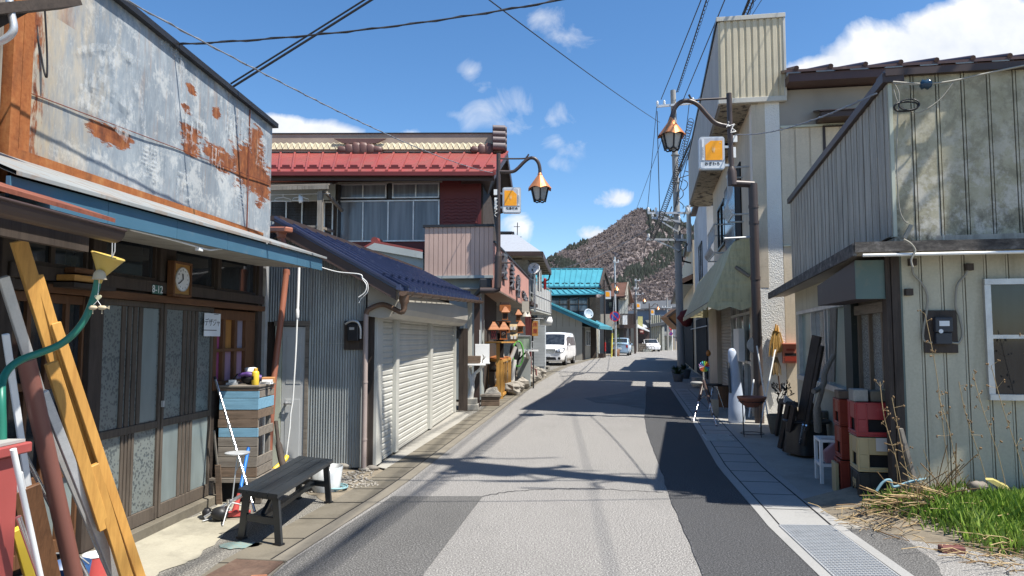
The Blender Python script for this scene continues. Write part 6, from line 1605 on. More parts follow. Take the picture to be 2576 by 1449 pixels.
mb=MB()
for i in range(5):u=mix(ua,ub-.06,i/4);mb.wb(W2S,u,u+.06,.05,2.45,-.16,-.08)
mb.tube([W2S.P(ua-.3,1.95,.1),W2S.P(ub,1.95,.1)],.02,6);mb.build('glass_mullion',m_galv,ts)
mb=MB();mb.wb(W2S,U(W2S,1876,980),U(W2S,1862,980),1.05,1.75,.0,.12);mb.build('white_cabinet',m_white,ts,W2S.ang)
def aw_(x,y,Y):return yp(x,y,Y)
p0=W2S.hit(1879,594);uA=max(.35,p0[0]);k0=13.9
def WSp(u,z,d):return W2S.P(u,z,d)
uN=(V((W2S.P(0,0).x,13.9,0))-W2S.o).dot(W2S.u);uF=U(W2S.off(.84),1719,805)
zt0,zt1,zl,zv=3.56,3.44,2.24,2.08
m_awn=NT('faded_olive_canvas');a=m_awn.noise(3,7,.65,m_awn.co(6,6,.6));b_=m_awn.noise(1.2,4,.6)
c_=m_awn.ramp(b_,[(.3,(.47,.43,.25)),(.7,(.58,.53,.33))]);c_=m_awn.mixc(m_awn.m('MULTIPLY',m_awn.ramp(a,[(.48,0.0),(.62,1.0)]),.45),c_,(.26,.24,.17))
m_awn.bump(m_awn.noise(3,3,.5,m_awn.co(1.5,1.5,7)),.6,.04);m_awn=m_awn.done(c_,.85)
an=thing('shop_awning','faded olive fabric shop awning with scalloped valance on the cream shop','awning',W2S.P((uN+uF)/2,2.1,.4))
mb=MB();M_=44;sec=[]
for i in range(M_+1):
 u=mix(uN,uF,i/M_);row=[]
 for k,(d,z) in enumerate(((.01,zt0),(.30,zt1+.03),(.36,zt1-.05),(.5,2.98),(.66,2.6),(.84,zl))):
  row.append(WSp(u,z+.025*noise.noise(V((u*2.2,z*3,1))),d+.02*noise.noise(V((u*3.1,z*2,5)))))
 sec.append(row)
n=6;mb.add([p for r in sec for p in r],[(i*n+j,i*n+j+1,(i+1)*n+j+1,(i+1)*n+j) for i in range(M_) for j in range(n-1)],0,True)
for u in (uN,uF):
 G_=10;vs=[]
 outl=[(.01,zt0),(.30,zt1+.03),(.36,zt1-.05),(.5,2.98),(.66,2.6),(.84,zl)]
 def outd(z):
  for (d0,z0),(d1,z1) in zip(outl[:-1],outl[1:]):
   if z1<=z<=z0:return mix(d0,d1,(z0-z)/(z0-z1)) if z0 !=z1 else d1
  return .84
 for j in range(25):
  z=mix(zl,zt0,j/24);w_=outd(z)
  for i in range(7):d=mix(.0,w_,i/6);vs.append(WSp(u-(.012*math.sin(z*38)*math.sin(math.pi*i/6)*(1.2 if .4<j/24<.95 else 1) if u==uN else 0),z,d))
 mb.add(vs,[(j*7+i,j*7+i+1,(j+1)*7+i+1,(j+1)*7+i) for j in range(24) for i in range(6)],0,True)
mb.build('canopy',m_awn,an)
mb=MB();vs=[];K=160
for i in range(K+1):
 t=i/K;u=mix(uN,uF,t);s=abs(math.sin(t*math.pi*11));vs+=[WSp(u,zl,.845),WSp(u+.01*math.sin(i),zv+.07-.03*s+.02*noise.noise(V((u*9,0,0))),.85+.02*math.sin(i*.9))]
mb.add(vs,[(2*i,2*i+1,2*i+3,2*i+2) for i in range(K)],0,True)
vs=[]
for i in range(25):
 t=i/24;d=mix(0,.845,t);zz=zv+.10-.07*(1-abs((t*2) % 1-.5)*2);vs+=[WSp(uN-.004,zl+.015,d),WSp(uN-.012,zz-.02,d)]
mb.add(vs,[(2*i,2*i+1,2*i+3,2*i+2) for i in range(24)],0,True);mb.build('valance',m_awn,an)
mb=MB();mb.tube([WSp(uN+.02,zl+.01,.83),WSp(uF,zl+.01,.83)],.018,6);mb.tube([WSp(uN+.03,zl+.01,.83),WSp(uN+.03,zl+.05,.0)],.016,6);mb.tube([WSp(uN-.03,2.95,.30),WSp(uN-.1,2.75,.05)],.035,6);mb.build('awning_rod',m_gwood,an)
def lamp_right():
 Y=13.0;X=lambda x,y:yp(x,y,Y);b=X(1911,1062);b.z=0
 t=thing('street_lamp','near street lamp on the right with cranked brown post, copper lantern and large orange plate','street lamp',b)
 mb=MB();mb.tube([b,X(1893.5,462)],.083,14);mb.tube([X(1896,464),X(1843,461)],.065,12);mb.tube([X(1843,466),X(1841,432),X(1840,420)],[.085,.085,.05],12);mb.tube([X(1840,430),X(1834,235)],.05,12)
 for y in (520,560,700,850,960):q=X(1893.5+(y-462)*.0292,y);mb.lathe(q,[(.092,-.03),(.092,.03)],14)
 mb.build('pole',m_lamppost,t)
 mb=MB();mb.tube(curve([X(1834,318),X(1812,314),X(1795,306),X(1776,286),X(1756,264),X(1735,254),X(1714,256),X(1700,268),X(1693,284),X(1690,302)],6),.042,12);mb.tube(curve([X(1836,247),X(1770,250),X(1748,252),X(1738,247),X(1733,238)],5),.02,6);mb.build('arm',m_lamppost,t)
 lantern(t,X(1689,302),.90)
 for y in (370,416):m_=MB();m_.bar(X(1820,y),X(1838,y),.05,.045);m_.build('sign_bracket',m_galv,t)
 plate(t,X(1789.5,387),V((1,-.06,0)),.465,.62,'おぎわら',-1)
 random.seed(9);mb=MB()
 for k in range(7):
  c=X(1842+random.uniform(-4,4),322+random.uniform(-6,14));mb.tube(curve([c,c+V((random.uniform(-.1,.1),-.03,random.uniform(-.08,.1))),c+V((random.uniform(-.12,.12),-.05,random.uniform(-.1,.12)))],4),.008,5)
 mb.bc(X(1848,350),.08,.07,.12);mb.bc(X(1846,384),.06,.06,.2);mb.build('junction_box',m_pvc,t)
 mb=MB();mb.tube([X(1895,872),X(1886,873)],.02,6);mb.lathe(X(1898,868),[(.14,0),(.14,.02)],20,0,Matrix(((1,0,0),(0,0,-1),(0,1,0))));mb.build('reflector',m_galv,t)
 mb=MB();mb.tube([X(1901,596),X(1822,600)],.02,6);mb.build('step_bar',m_galv,t)
 return t
lamp_right()
# ------------------------------------------------------------------ houses beyond the cream shop
W3=right_wall(W2S.P(11.1,0),.195)
bw=thing('bluish_white_house','narrow bluish white rendered house just beyond the cream shop','house',W3.P(3,0,-2))
m_bw=streaked('bluish_white_render',(.50,.53,.57),(.33,.33,.34),.5)
mb=MB();mb.prism([W3.P(0,0,0),W3.P(7.0,0,0),W3.P(7,6.6,0),W3.P(0,7.0,0)],W3.n*-5);mb.build('wall',m_bw,bw)
window(bw,W3,2.2,3.6,4.0,5.2,2,.02,m_blackmetal,m_glass_b,'window',.06,hit=False)
mb=MB();mb.wb(W3,.5,6.4,.1,2.3,.01,.04);mb.build('dark_shopfront',m_shade_black,bw,W3.ang)
mb=MB();mb.wb(W3,-.1,7.1,6.95,7.05,-5,.15);mb.build('roof',m_dkbrown,bw,W3.ang)
et=thing('eaved_house','dark eaved two storey house behind the concrete utility pole','house',V((10,40,0)))
W4=right_wall(V((8.22,32.0)),.205)
mb=MB();mb.wb(W4,0,17,0,6.0,-6,0);mb.build('wall',m_creamwall,et,W4.ang)
def pent(name,n0,n1,inset,dz,par,Wd):
 mb=MB();a,b=n0,n1;i0=a+V((inset,.1,dz));i1=b+V((inset,.1,dz));mb.prism([a,b,i1,i0],UP*.1)
 for k in range(26):q=lerp(a,b,k/25);mb.bar(q+UP*.1,q+V((inset,.1,dz+.1)),.07,.06)
 mb.bar(a,b,.1,.14);mb.bar(a,i0,.1,.16);mb.build(name,m_dkbrown,par)
 mb=MB();mb.prism([a+V((.08,.1,-.05)),b+V((.08,0,-.05)),b+V((inset,.1,-.05)),a+V((inset,.1,-.05))],UP*.03);mb.build('soffit',m_wwhite,par)
n0=yp(1705,713,32);n1=zp(1689,763,n0.z);pent('lower_eave',n0,n1,1.0,.45,et,W4)
n0=yp(1727,615,32.2);n1=V((n0.x+1.0,n0.y+4.6,n0.z));pent('upper_eave',n0,n1,1.1,.4,et,W4)
mb=MB();q=yp(1716,645,33.5);mb.tube([q,q+V((.02,0,-.22)),q+V((.75,.3,-.35)),q+V((.75,.3,-1.6))],.05,8);mb.build('downpipe',m_blackmetal,et)
mb=MB();mb.wb(W4,.3,16,.1,2.6,.01,.05);mb.build('dark_shopfront',m_shade_black,et,W4.ang)
ob_=thing('board_porch','orange brown boarded porch projecting at the far end of the right hand row','porch',V((10.5,52,0)))
mb=MB();a,b=yp(1682,797,52),yp(1712,775,50);mb.prism([a,b,b+V((1,0,-.1)),b+V((1,0,-1.2)),a+V((.9,0,-.9))],V((0,3,0)));mb.build('board_side',wood('orange_brown_boards',(.26,.13,.055),(.13,.06,.03),.7,2),ob_)
mb=MB();mb.bar(a,b,.3,.1);mb.bar(a+V((0,0,-.1)),a+V((1,0,-1.1)),.1,.12);mb.bc((a.x+1.2,52.5,1.2),.2,.2,2.4);mb.build('porch_frame',m_dkbrown,ob_)
pb_=V((7.15,30,0))
up=thing('utility_pole','tall concrete utility pole with crossarms and cable bundles beside the bluish white house','utility pole',pb_,'utility poles down the street')
mb=MB();mb.tube([pb_,V((6.98,30,12.25))],[.17,.115],18)
for z in (2,4.2,5.6,6.9,8.2,9.4):mb.lathe((mix(7.15,6.98,z/12.25),30,z),[(.17,-.02),(.17,.02)],16)
mb.build('pole',m_conc_new,up)
for (x0,y0,x1,y1) in ((1652,268,1748,259),(1629,536,1735,536),(1627,602,1726,604),(1640,548,1712,558)):
 mb=MB();a,b=yp(x0,y0,29.8),yp(x1,y1,29.8);mb.bar(a,b,.09,.09)
 if y0>500:mb.bar(lerp(a,b,.25)-UP*.05,V((7.1,29.8,b.z-.45)),.05,.05)
 mb.build('crossarm',m_galv,up)
 for k in ((.02,.2,.95) if y0<600 else (.05,.9)):
  q=lerp(a,b,k)+UP*.04;mb=MB();mb.lathe(q,[(.02,0),(.06,.05),(.035,.09),(.06,.13),(.03,.2)],10);mb.build('insulator',m_white,up)
mb=MB();q=yp(1733,575,30.2);mb.tube([q-UP*1.0,q+UP*1.0],.1,12);mb.build('steel_sleeve',m_galv,up)
mb=MB();random.seed(2)
for k in range(9):
 c=yp(1708+random.uniform(-12,16),430+k*22,29.8);mb.tube(curve([c,c+V((random.uniform(-.3,.3),-.1,-.15)),c+V((random.uniform(-.3,.3),-.12,-.35)),c+V((random.uniform(-.15,.15),-.05,-.5))],4),.018,5)
mb.build('cable_loops',m_black,up)
# ------------------------------------------------------------------ near house on the right, old sheet cladding
c1=V((3.45,6.34,0))
F1=front_wall(c1,.18);S1=right_wall(c1,.24)
nh=thing('grey_clad_house','old house with stained grey green sheet cladding and a dark slatted balcony','house',V((5.5,9,0)))
m_low=streaked('grey_green_cladding',(.50,.465,.35),(.22,.19,.13),.5,.52)
gm=NT('mould_stained_cladding');a=gm.noise(2.6,9,.75);b_=gm.noise(7,8,.75,gm.co(1,1,.8,(3,3,1)));zz=gm.n('ShaderNodeSeparateXYZ');gm.lk(gm.tc.outputs['Object'],zz.inputs[0])
col=gm.ramp(a,[(.35,(.31,.285,.19)),(.55,(.42,.39,.28)),(.7,(.50,.465,.37))])
st_=gm.m('MULTIPLY',gm.ramp(b_,[(.48,0.0),(.56,1.0)]),.55);col=gm.mixc(st_,col,(.22,.20,.145))
pale=gm.m('MULTIPLY',gm.m('MULTIPLY',gm.ramp(gm.noise(4,8,.75,gm.co(1,1,1,(9,1,4))),[(.48,0.0),(.58,1.0)]),.8),gm.m('SUBTRACT',1.15,gm.m('MULTIPLY',zz.outputs[2],.8),clamp=True));col=gm.mixc(pale,col,(.60,.57,.50))
blk=gm.m('MULTIPLY',gm.m('MULTIPLY',gm.ramp(gm.noise(6,8,.8,gm.co(1,1,.7,(1,8,4))),[(.47,0.0),(.6,1.0)]),.9),gm.m('SUBTRACT',.85,gm.m('MULTIPLY',zz.outputs[2],1.7),clamp=True));col=gm.mixc(blk,col,(.045,.042,.036))
m_up=gm.done(col,.8,0,.25)
m_slat=streaked('weathered_grey_slats',(.44,.40,.335),(.17,.155,.13),.7,.45,5)
zE=2.36
mb=MB();w_=.176
for i in range(20):
 u=.04+i*w_;mb.wb(F1,u+.003,u+w_-.026,.0,zE,-.05,0);mb.wb(F1,u+w_-.02,u+w_-.005,.0,zE,-.05,-.003)
mb.build('lower_cladding',m_low,nh,F1.ang)
mb=MB();w_=.21
for i in range(17):
 u=.0+i*w_;mb.wb(F1,u+.004,u+w_-.03,zE+.06,3.93,-.05,0);mb.wb(F1,u+w_-.022,u+w_-.006,zE+.06,3.93,-.05,.006)
mb.build('upper_cladding',m_up,nh,F1.ang)
mb=MB();mb.wb(F1,-.005,.025,zE+.1,3.95,-.06,.012);mb.build('corner_strip',m_pale,nh,F1.ang)
mb=MB();mb.wb(F1,.10,6,0,zE,-.2,-.055);mb.wb(F1,.42,6,zE,3.9,-3.5,-.055);mb.build('wall',m_dwood,nh,F1.ang)
mb=MB();mb.wb(F1,-.04,6,3.93,3.99,-.2,.06);mb.build('wall_cap',m_dkbrown,nh,F1.ang)
m_eavebr=rusty('rusted_dark_eave_sheet',(.04,.024,.02),(.02,.014,.012),(.085,.035,.022))
NC=yp(2150,628,6.17);FE=zp(1934,745,NC.z)
rx=F1.P(6,0,.26);NR=V((rx.x,rx.y,NC.z))
mb=MB();wi=S1.P(5.2,NC.z+.16,0);mb.prism([NC,FE,S1.P((FE-S1.o).dot(S1.u),NC.z+.16,0),S1.P(0,NC.z+.07,0)],UP*.03);mb.prism([NC,NR,F1.P(6,NC.z+.07,.0),F1.P(0,NC.z+.07,0)],UP*.03)
mb.build('eave_roof',m_eavebr,nh)
m_bark=NT('rotting_eave_board');a=m_bark.noise(7,8,.75,m_bark.co(1,1,2));m_bark=m_bark.done(m_bark.ramp(a,[(.4,(.03,.026,.024)),(.55,(.09,.08,.07)),(.68,(.22,.2,.18))]),.85)
mb=MB();mb.bar(NC+UP*.0,FE+UP*.0,.03,.11);mb.bar(NC+V((0,0,.02)),NR+V((0,0,.02)),.03,.09);mb.build('fascia',m_bark,nh)
mb=MB();mb.tube([NC+V((.05,-.04,-.055)),NR+V((0,-.04,-.045))],.014,8);mb.build('white_gutter',m_pvc,nh)
mb=MB();mb.prism([NC+V((.03,.04,-.03)),FE+V((.03,0,-.03)),S1.P((FE-S1.o).dot(S1.u),NC.z-.01,0),S1.P(0,NC.z-.01,0)],UP*.02);mb.build('soffit',m_greige,nh)
sB=U(S1,1993,600);zb_=NC.z+.15
mb=MB();n_=46;w_=sB/n_
for i in range(n_):mb.wb(S1,i*w_+.010,(i+1)*w_-.012,zb_,3.87,-.02,.015+.004*(i % 2))
mb.build('balcony_slats',m_slat,nh,S1.ang)
mb=MB();mb.wb(S1,0.02,sB,zb_,3.86,-.06,-.025);mb.build('balcony_backing',m_dgrey,nh,S1.ang)
mb=MB();mb.wb(S1,-.05,sB+.05,3.875,3.96,-.12,.06);mb.build('balcony_cap',m_dkbrown,nh,S1.ang)
mb=MB();mb.wb(S1,sB-.06,sB,zb_,3.86,-2.5,-.06);mb.wb(S1,.02,sB,zb_-.1,zb_-.01,-2.5,-.02);mb.build('balcony_end',m_slat,nh,S1.ang)
mb=MB();mb.wb(S1,.1,sB,zE,5.2 if False else 3.8,-6,-2.5);mb.build('upper_wall',m_creamwall,nh,S1.ang)
sE=U(S1,2004,900)
def s1u(px):return U(S1,px,850)
mb=MB();mb.wb(S1,.02,sE,0,.04,-1,0);mb.wb(S1,.22,sE,0,zE+.02,-.62,-.5);mb.wb(S1,1.4,sE,0,zE,-3.5,-.63);mb.build('recess_wall',m_dwood,nh,S1.ang)
m_greenp=painted('green_grey_post',(.12,.15,.13),.6,.4,(.2,.2,.17))
mb=MB();mb.wb(S1,-.0,.06,.0,zE-.06,-.05,.035);mb.build('green_post',m_greenp,nh,S1.ang)
mb=MB();mb.wb(F1,-.085,-.045,0,zE-.02,-.12,-.0);mb.wb(F1,-.04,.03,0,zE-.02,-.1,.012);mb.build('dark_post',m_dwood,nh,F1.ang)
mb=MB();mb.wb(S1,s1u(2150),s1u(2132),.05,zE,-.1,.03);mb.build('door_post',painted('dark_green_post',(.02,.03,.028),.6,.3),nh,S1.ang)
mb=MB();mb.wb(S1,.1,s1u(2150),1.80,1.9,-.1,.0);mb.wb(S1,.1,s1u(2150),1.905,zE,-.1,-.05);mb.build('door_lintel',m_gwood,nh,S1.ang)
gr=NT('hammered_glass');a=gr.noise(60,3,.6);gr.bump(a,.9,.02);m_hammer=gr.done(gr.ramp(a,[(.4,(.16,.17,.155)),(.62,(.33,.345,.32))]),.2,0,.6)
ua,ub=.12,s1u(2150)
mb=MB()
for u in (ua,mix(ua,ub,.33),mix(ua,ub,.66),ub-.05):mb.wb(S1,u,u+.05,.05,1.8,-.09,-.03)
for z in (.05,.7):mb.wb(S1,ua+.05,ub-.05,z,z+.07,-.085,-.035)
mb.build('sliding_door_frame',wood('pale_door_wood',(.19,.15,.11),(.1,.075,.055),.7,2),nh,S1.ang)
mb=MB();mb.wb(S1,ua,ub,.05,1.8,-.07,-.065);mb.build('hammered_glass',m_hammer,nh,S1.ang)
mb=MB()
a_,b_=s1u(2130),s1u(2010)
mb.wb(S1,a_,b_,.0,.88,-.3,0);mb.wb(S1,a_,b_,1.98,zE,-.3,0);mb.wb(S1,b_,sE,0,zE,-.3,0);mb.build('street_wall',m_low,nh,S1.ang)
m_greengl=glass('green_frosted_glass',(.16,.23,.20),.3,.15)
mb=MB();mb.wb(S1,a_,b_,.88,.95,-.1,.05);mb.wb(S1,a_,b_,1.93,1.98,-.1,.03)
for k in (0,.3,.36,.66,1):u=mix(a_,b_-.05,k);mb.wb(S1,u,u+.045,.95,1.93,-.1,.01)
mb.build('window_frame',m_alu,nh,S1.ang)
for k0_,k1_,m_ in ((0,.33,m_greengl),(.35,.66,m_glass_c),(.68,1,m_greengl)):
 mb=MB();mb.wb(S1,mix(a_,b_,k0_),mix(a_,b_,k1_),.95,1.93,-.06,-.05);mb.build('window_pane',m_,nh,S1.ang)
SBc=yp(2152,700,6.42)
SBf=front_wall(SBc,.18);SBs=right_wall(SBc,.24)
z0_,z1_=Z(SBf,2160,752),Z(SBf,2160,655)
mb=MB();l_=U(SBs,2056,720);wq=U(SBf,2244,700)
mb.prism([SBf.P(0.001,z0_,0),SBf.P(wq,z0_,0),SBf.P(wq,z1_,0),SBf.P(0.001,z1_,0)],SBf.n*-.02);mb.build('sign_front',painted('green_grey_sign_board',(.11,.165,.15),.6,.45,(.2,.2,.17),6,lo=.52),nh,SBf.ang)
mb=MB();mb.prism([SBs.P(.03,z0_,0),SBs.P(l_,z0_+.02,0),SBs.P(l_,z1_-.1,0),SBs.P(.03,z1_,0)],SBs.n*-.25);mb.build('sign_side',painted('dark_brown_sign_board',(.055,.035,.03),.55,.35,(.3,.28,.25),5,lo=.6),nh,SBs.ang)
window(nh,F1,2474,702,2620,1008,1,.03,m_alu,m_glass,'sash_window',.05,[.52])
m_oldpvc=painted('yellowed_grey_pvc',(.30,.28,.23),.5,.3)
mt=thing('electricity_meter','black electricity meter on a dark board on the grey green cladding','meter',F1.P(U(F1,2364),1.5,.04))
a=F1.hit(2320,781,.01);b=F1.hit(2409,888,.01)
mb=MB();mb.wb(F1,a[0],b[0],b[1],a[1],.008,.03);mb.build('backboard',m_dwood,mt,F1.ang,.003)
a=F1.hit(2347,799,.05);b=F1.hit(2394,866,.05)
mb=MB();mb.wb(F1,a[0],b[0],mix(b[1],a[1],.45),a[1],.032,.1);mb.wb(F1,a[0]+.005,b[0]-.005,b[1],mix(b[1],a[1],.44),.032,.085);mb.build('meter_case',mat('blue_black_plastic',(.03,.034,.045),.35),mt,F1.ang,.008,seg=2)
mb=MB();mb.wb(F1,a[0]+.03,b[0]-.03,a[1]-.075,a[1]-.03,.101,.104);mb.build('label_strip',m_signw,mt,F1.ang)
mb=MB();mb.lathe(F1.P(a[0]+.04,a[1]-.12,.1),[(.018,0),(.018,.006)],14,0,Matrix((F1.u,UP,F1.n)).transposed());mb.build('dial',m_signw,mt)
cn=MB()
for pts in (((2296,672),(2298,690),(2318,712),(2333,745),(2330,790),(2323,830),(2324,856),(2345,862)),((2434,678),(2428,692),(2408,718),(2404,760),(2405,775),(2414,800),(2421,840),(2412,862),(2395,862))):
 cn.tube(curve([F1.P(*F1.hit(x,y,.03),.03) for x,y in pts],4),.010,7)
o=cn.build('meter_conduit',m_oldpvc,mt)
for x,y in ((2294,660),(2436,672),(2285,735)):mb=MB();q=F1.hit(x,y,.02);mb.wb(F1,q[0]-.03,q[0]+.03,q[1]-.03,q[1]+.03,.002,.055);mb.build('conduit_box',m_dwood,mt)
sv=MB()
for pts in (((2576,165),(2480,185),(2400,203),(2330,211),(2246,206)),((2330,211),(2300,213),(2246,210)),((2400,203),(2370,245),(2330,275),(2300,283),(2262,262),(2248,225)),((2250,210),(2262,240),(2258,300),(2256,420),(2262,520),(2275,555),(2285,560))):
 sv.tube(curve([F1.P(*F1.hit(x,y,.10),.10) for x,y in pts],5),.0055 if pts[0][0] !=2576 else .009,6)
o=sv.build('service_cable',m_oldpvc);tag(o,'pale service cables looped at the top corner of the stained cladding','cable')
sv=MB();q=F1.P(*F1.hit(2279,268,.12),.12);sv.tube([q+(F1.u*math.cos(k*.35)*.10+UP*math.sin(k*.35)*.045+F1.n*.01*math.sin(k))for k in range(18)],.009,6,closed=True);sv.tube([q+F1.u*.02+UP*.01+(F1.u*math.cos(k*.35)*.085+UP*math.sin(k*.35)*.05+F1.n*.02)for k in range(18)],.007,6,closed=True);o=sv.build('cable_coil',m_black);tag(o,'small black coil of cable hung at the corner of the upper cladding','cable')
q=F1.P(*F1.hit(2330,212,.1),.1);mb=MB();mb.lathe(q-F1.u*.05,[(.02,0),(.045,.015),(.035,.04),(.05,.06),(.03,.09)],14,0,Matrix((UP,F1.n,F1.u)).transposed());o=mb.build('insulator',mat('blue_glazed_ceramic',(.02,.05,.09),.15));tag(o,'dark blue ceramic insulator on the service cable by the roof line','insulator')
mb=MB();q=F1.P(*F1.hit(2292,566,.06),.06);mb.bar(q,F1.P(*F1.hit(2275,600,.06),.06),.03,.03);mb.tube(curve([F1.P(*F1.hit(x,y,.3),.3) for x,y in ((2273,602),(2290,612),(2302,628),(2298,640),(2292,655),(2296,672))],4),.009,6);o=mb.build('cable_entry',m_oldpvc);tag(o,'taped cable bundle dropping past the white gutter to the meter pipe','cable')
# ------------------------------------------------------------------ things in front of the left shop
bz=.39
def bp(px,py):return gp(px,py,bz)
q00,q10,q11,q01=bp(597,1231),bp(699,1245),bp(841,1156),bp(752,1147)
bench=thing('bench','long dark grey slatted bench with splayed plank legs on the apron','bench',(q00+q11)/2-UP*bz)
m_bench=painted('charcoal_bench_paint',(.026,.031,.036),.38,.25,(.07,.075,.08),9,st=(1,1,1))
ax=(q01-q00).normalized();w4=(q10-q00)
for i in range(4):
 a=lerp(q00,q10,(i+.03)/4);b=lerp(q01,q11,(i+.03)/4);ww=w4*(.94/4)
 mb=MB();mb.par(a-UP*.028,b-a,ww,UP*.028)
 for k in range(7):mb.par(a+ww*((k+.18)/7),b-a,ww*(.64/7),UP*.003)
 mb.build('seat_slat',m_bench,bench)
def plank(mb,p,q,w,th,wd):
 d=(q-p);mb.par(p-wd*w/2-ax*th/2,wd*w,ax*th,d)
wd=w4.normalized()
for s in (.055,.945):
 fr=MB();c0=lerp(lerp(q00,q01,s),lerp(q10,q11,s),.5)
 for sd in (-1,1):
  m=MB();top=c0+wd*sd*w4.length*.36-UP*.03;ft=V((c0.x,c0.y,0))+wd*sd*w4.length*.46;plank(m,ft+UP*.015,top,.065,.045,wd);m.build('leg',m_bench,bench)
  m=MB();m.bc(ft+UP*.008,.07,.05,.016,math.atan2(wd.y,wd.x));m.build('foot',m_black,bench)
 fr.bar(c0-wd*w4.length*.44-UP*.045,c0+wd*w4.length*.44-UP*.045,.045,.03);fr.bar(V((c0.x,c0.y,.17))-wd*w4.length*.4,V((c0.x,c0.y,.17))+wd*w4.length*.4,.035,.05);fr.build('cross_rail',m_bench,bench)
m=MB();cA=lerp(lerp(q00,q01,.07),lerp(q10,q11,.07),.5);cB=lerp(lerp(q00,q01,.93),lerp(q10,q11,.93),.5)
m.bar(V((cA.x,cA.y,.17)),V((cB.x,cB.y,.17)),.05,.035);m.bar(lerp(cA,cB,.25)+UP*-.045,V((*lerp(cA,cB,.02).xy,.19)),.03,.03);m.build('stretcher',m_bench,bench)
p=gp(770,1252);mb=MB();mb.lathe(p+V((.1,.35,0)),[(.14,0),(.17,.24),(.16,.24),(.13,.02)],18);o=mb.build('plastic_tub',glass('cloudy_plastic',(.42,.43,.42),.3));tag(o,'cloudy plastic tub standing under the far end of the bench','tub')
PX=Wall(V((-2.79,6.8)),V((1,.0)),V((0,-1)))
cw,cd,cz0,cz1=.375,.42,.235,1.075
cab=thing('pallet_cabinet','tall cabinet nailed from grey and light blue pallet boards beside the bench','cabinet',V((-2.6,7.0,0)))
m_bluebd=wood('chipped_blue_board',(.19,.36,.47),(.13,.26,.35),.8,0,1.2,.3);m_oldbd=wood('old_brown_board',(.19,.135,.095),(.075,.055,.04),.85,0,1.3,.5)
rows=[(.03,m_oldbd),(.068,m_bluebd),(.108,m_bluebd),(.085,m_oldbd),(.08,m_oldbd),(.088,m_bluebd),(.085,m_gwood),(.095,m_gwood),(.095,m_gwood),(.09,m_oldbd)]
tot_=sum(r[0] for r in rows);z=cz1;random.seed(17)
sidegaps={4,6,7}
for i,(h,m_) in enumerate(rows):
 h=h*(cz1-cz0)/tot_;z-=h
 mb=MB();j=random.uniform(-.006,.006);mb.wb(PX,j,cw+j*.5,z+.003,z+h-.003,-.018,random.uniform(0,.004));mb.build('front_board',m_,cab,0,.002)
 if i not in sidegaps:
  mb=MB();mb.par(V((-2.79+cw-.018,6.822,z+.004)),V((.018,0,0)),V((0,cd,0)),V((0,0,h-.008)));mb.build('side_board',m_bluebd if i==2 else (m_gwood if i !=3 else m_oldbd),cab,0,.002)
mb=MB()
for (x,y) in ((.0,.02),(cw-.05,.02),(.0,cd-.04),(cw-.06,cd-.04)):mb.par(V((-2.79+x+.004,6.8+y,cz0)),V((.035,0,0)),V((0,.04,0)),V((0,0,cz1-cz0-.004)))
mb.par(V((-2.79,6.83,cz0)),V((.02,0,0)),V((0,cd-.05,0)),V((0,0,cz1-cz0-.03)));mb.build('corner_posts',m_gwood_v,cab)
mb=MB();mb.par(V((-2.80,6.79,cz1+.002)),V((cw+.02,0,0)),V((0,cd+.04,0)),V((0,0,.02)));mb.build('top_board',m_gwood,cab,0,.003)
mb=MB();mb.par(V((-2.84,6.84,.0)),V((cw+.06,0,0)),V((0,cd,0)),V((0,0,.19)));mb.build('dark_stand',m_shade_black,cab)
mb=MB();mb.par(V((-2.86,6.77,.19)),V((cw+.12,0,0)),V((0,cd+.08,0)),V((0,0,.04)));
for x in (-2.86,-2.86+cw+.07):mb.par(V((x,6.77,0)),V((.05,0,0)),V((0,.05,0)),V((0,0,.189)))
mb.build('stand_frame',m_gwood,cab)
ct=cz1+.022
def on(x,y):return V((x,y,ct))
t=thing('power_sander','purple and black power sander lying on the pallet cabinet','power tool',on(-2.56,6.95))
mb=MB();mb.tube(curve([on(-2.66,6.93)+UP*.09,on(-2.58,6.93)+UP*.10,on(-2.5,6.95)+UP*.075,on(-2.46,6.97)+UP*.06],5),[.018]*5+[.026]*5+[.03]*6,10);mb.build('grip',painted('purple_plastic',(.10,.05,.2),.4,.1),t)
mb=MB();mb.blob(on(-2.55,6.96)+UP*.045,.095,.05,.045,.1,2,12,8);mb.tube(curve([on(-2.64,6.9)+UP*.03,on(-2.7,6.88)+UP*.03,on(-2.68,6.95)+UP*.1],5),.008,6);mb.build('motor',m_black,t)
t=thing('spray_can','yellow spray can standing on the pallet cabinet','can',on(-2.475,6.87))
p=on(-2.475,6.87);mb=MB();mb.lathe(p,[(.032,0),(.034,.005),(.034,.115),(.028,.13),(.018,.136)],18);mb.build('can_body',m_yel,t);mb=MB();mb.lathe(p+UP*.136,[(.02,0),(.02,.02),(.016,.026)],14);mb.build('cap',painted('ochre_cap',(.5,.3,.04),.4,.1),t);mb=MB();mb.prism([p+V((-.026,-.026,.05)),p+V((-.004,-.0355,.05)),p+V((-.004,-.0355,.085)),p+V((-.026,-.026,.085))],V((0,-.001,0)));mb.build('label_patch',m_ink,t)
p=on(-2.6,7.08);t=thing('screw_tub','small clear tub with a white lid at the back of the pallet cabinet','tub',p)
mb=MB();mb.lathe(p,[(.05,0),(.052,.12)],16);mb.build('tub_body',m_lampglass,t);mb=MB();mb.lathe(p+UP*.12,[(.056,0),(.056,.035),(.04,.04)],16);mb.build('lid',m_white,t)
mb=MB();mb.bc(on(-2.44,7.14)+UP*.03,.12,.1,.06,.2);o=mb.build('cardboard_box',painted('orange_cardboard',(.5,.24,.09),.7,.2),bev=.003);tag(o,'little orange cardboard box at the far corner of the pallet cabinet','box')
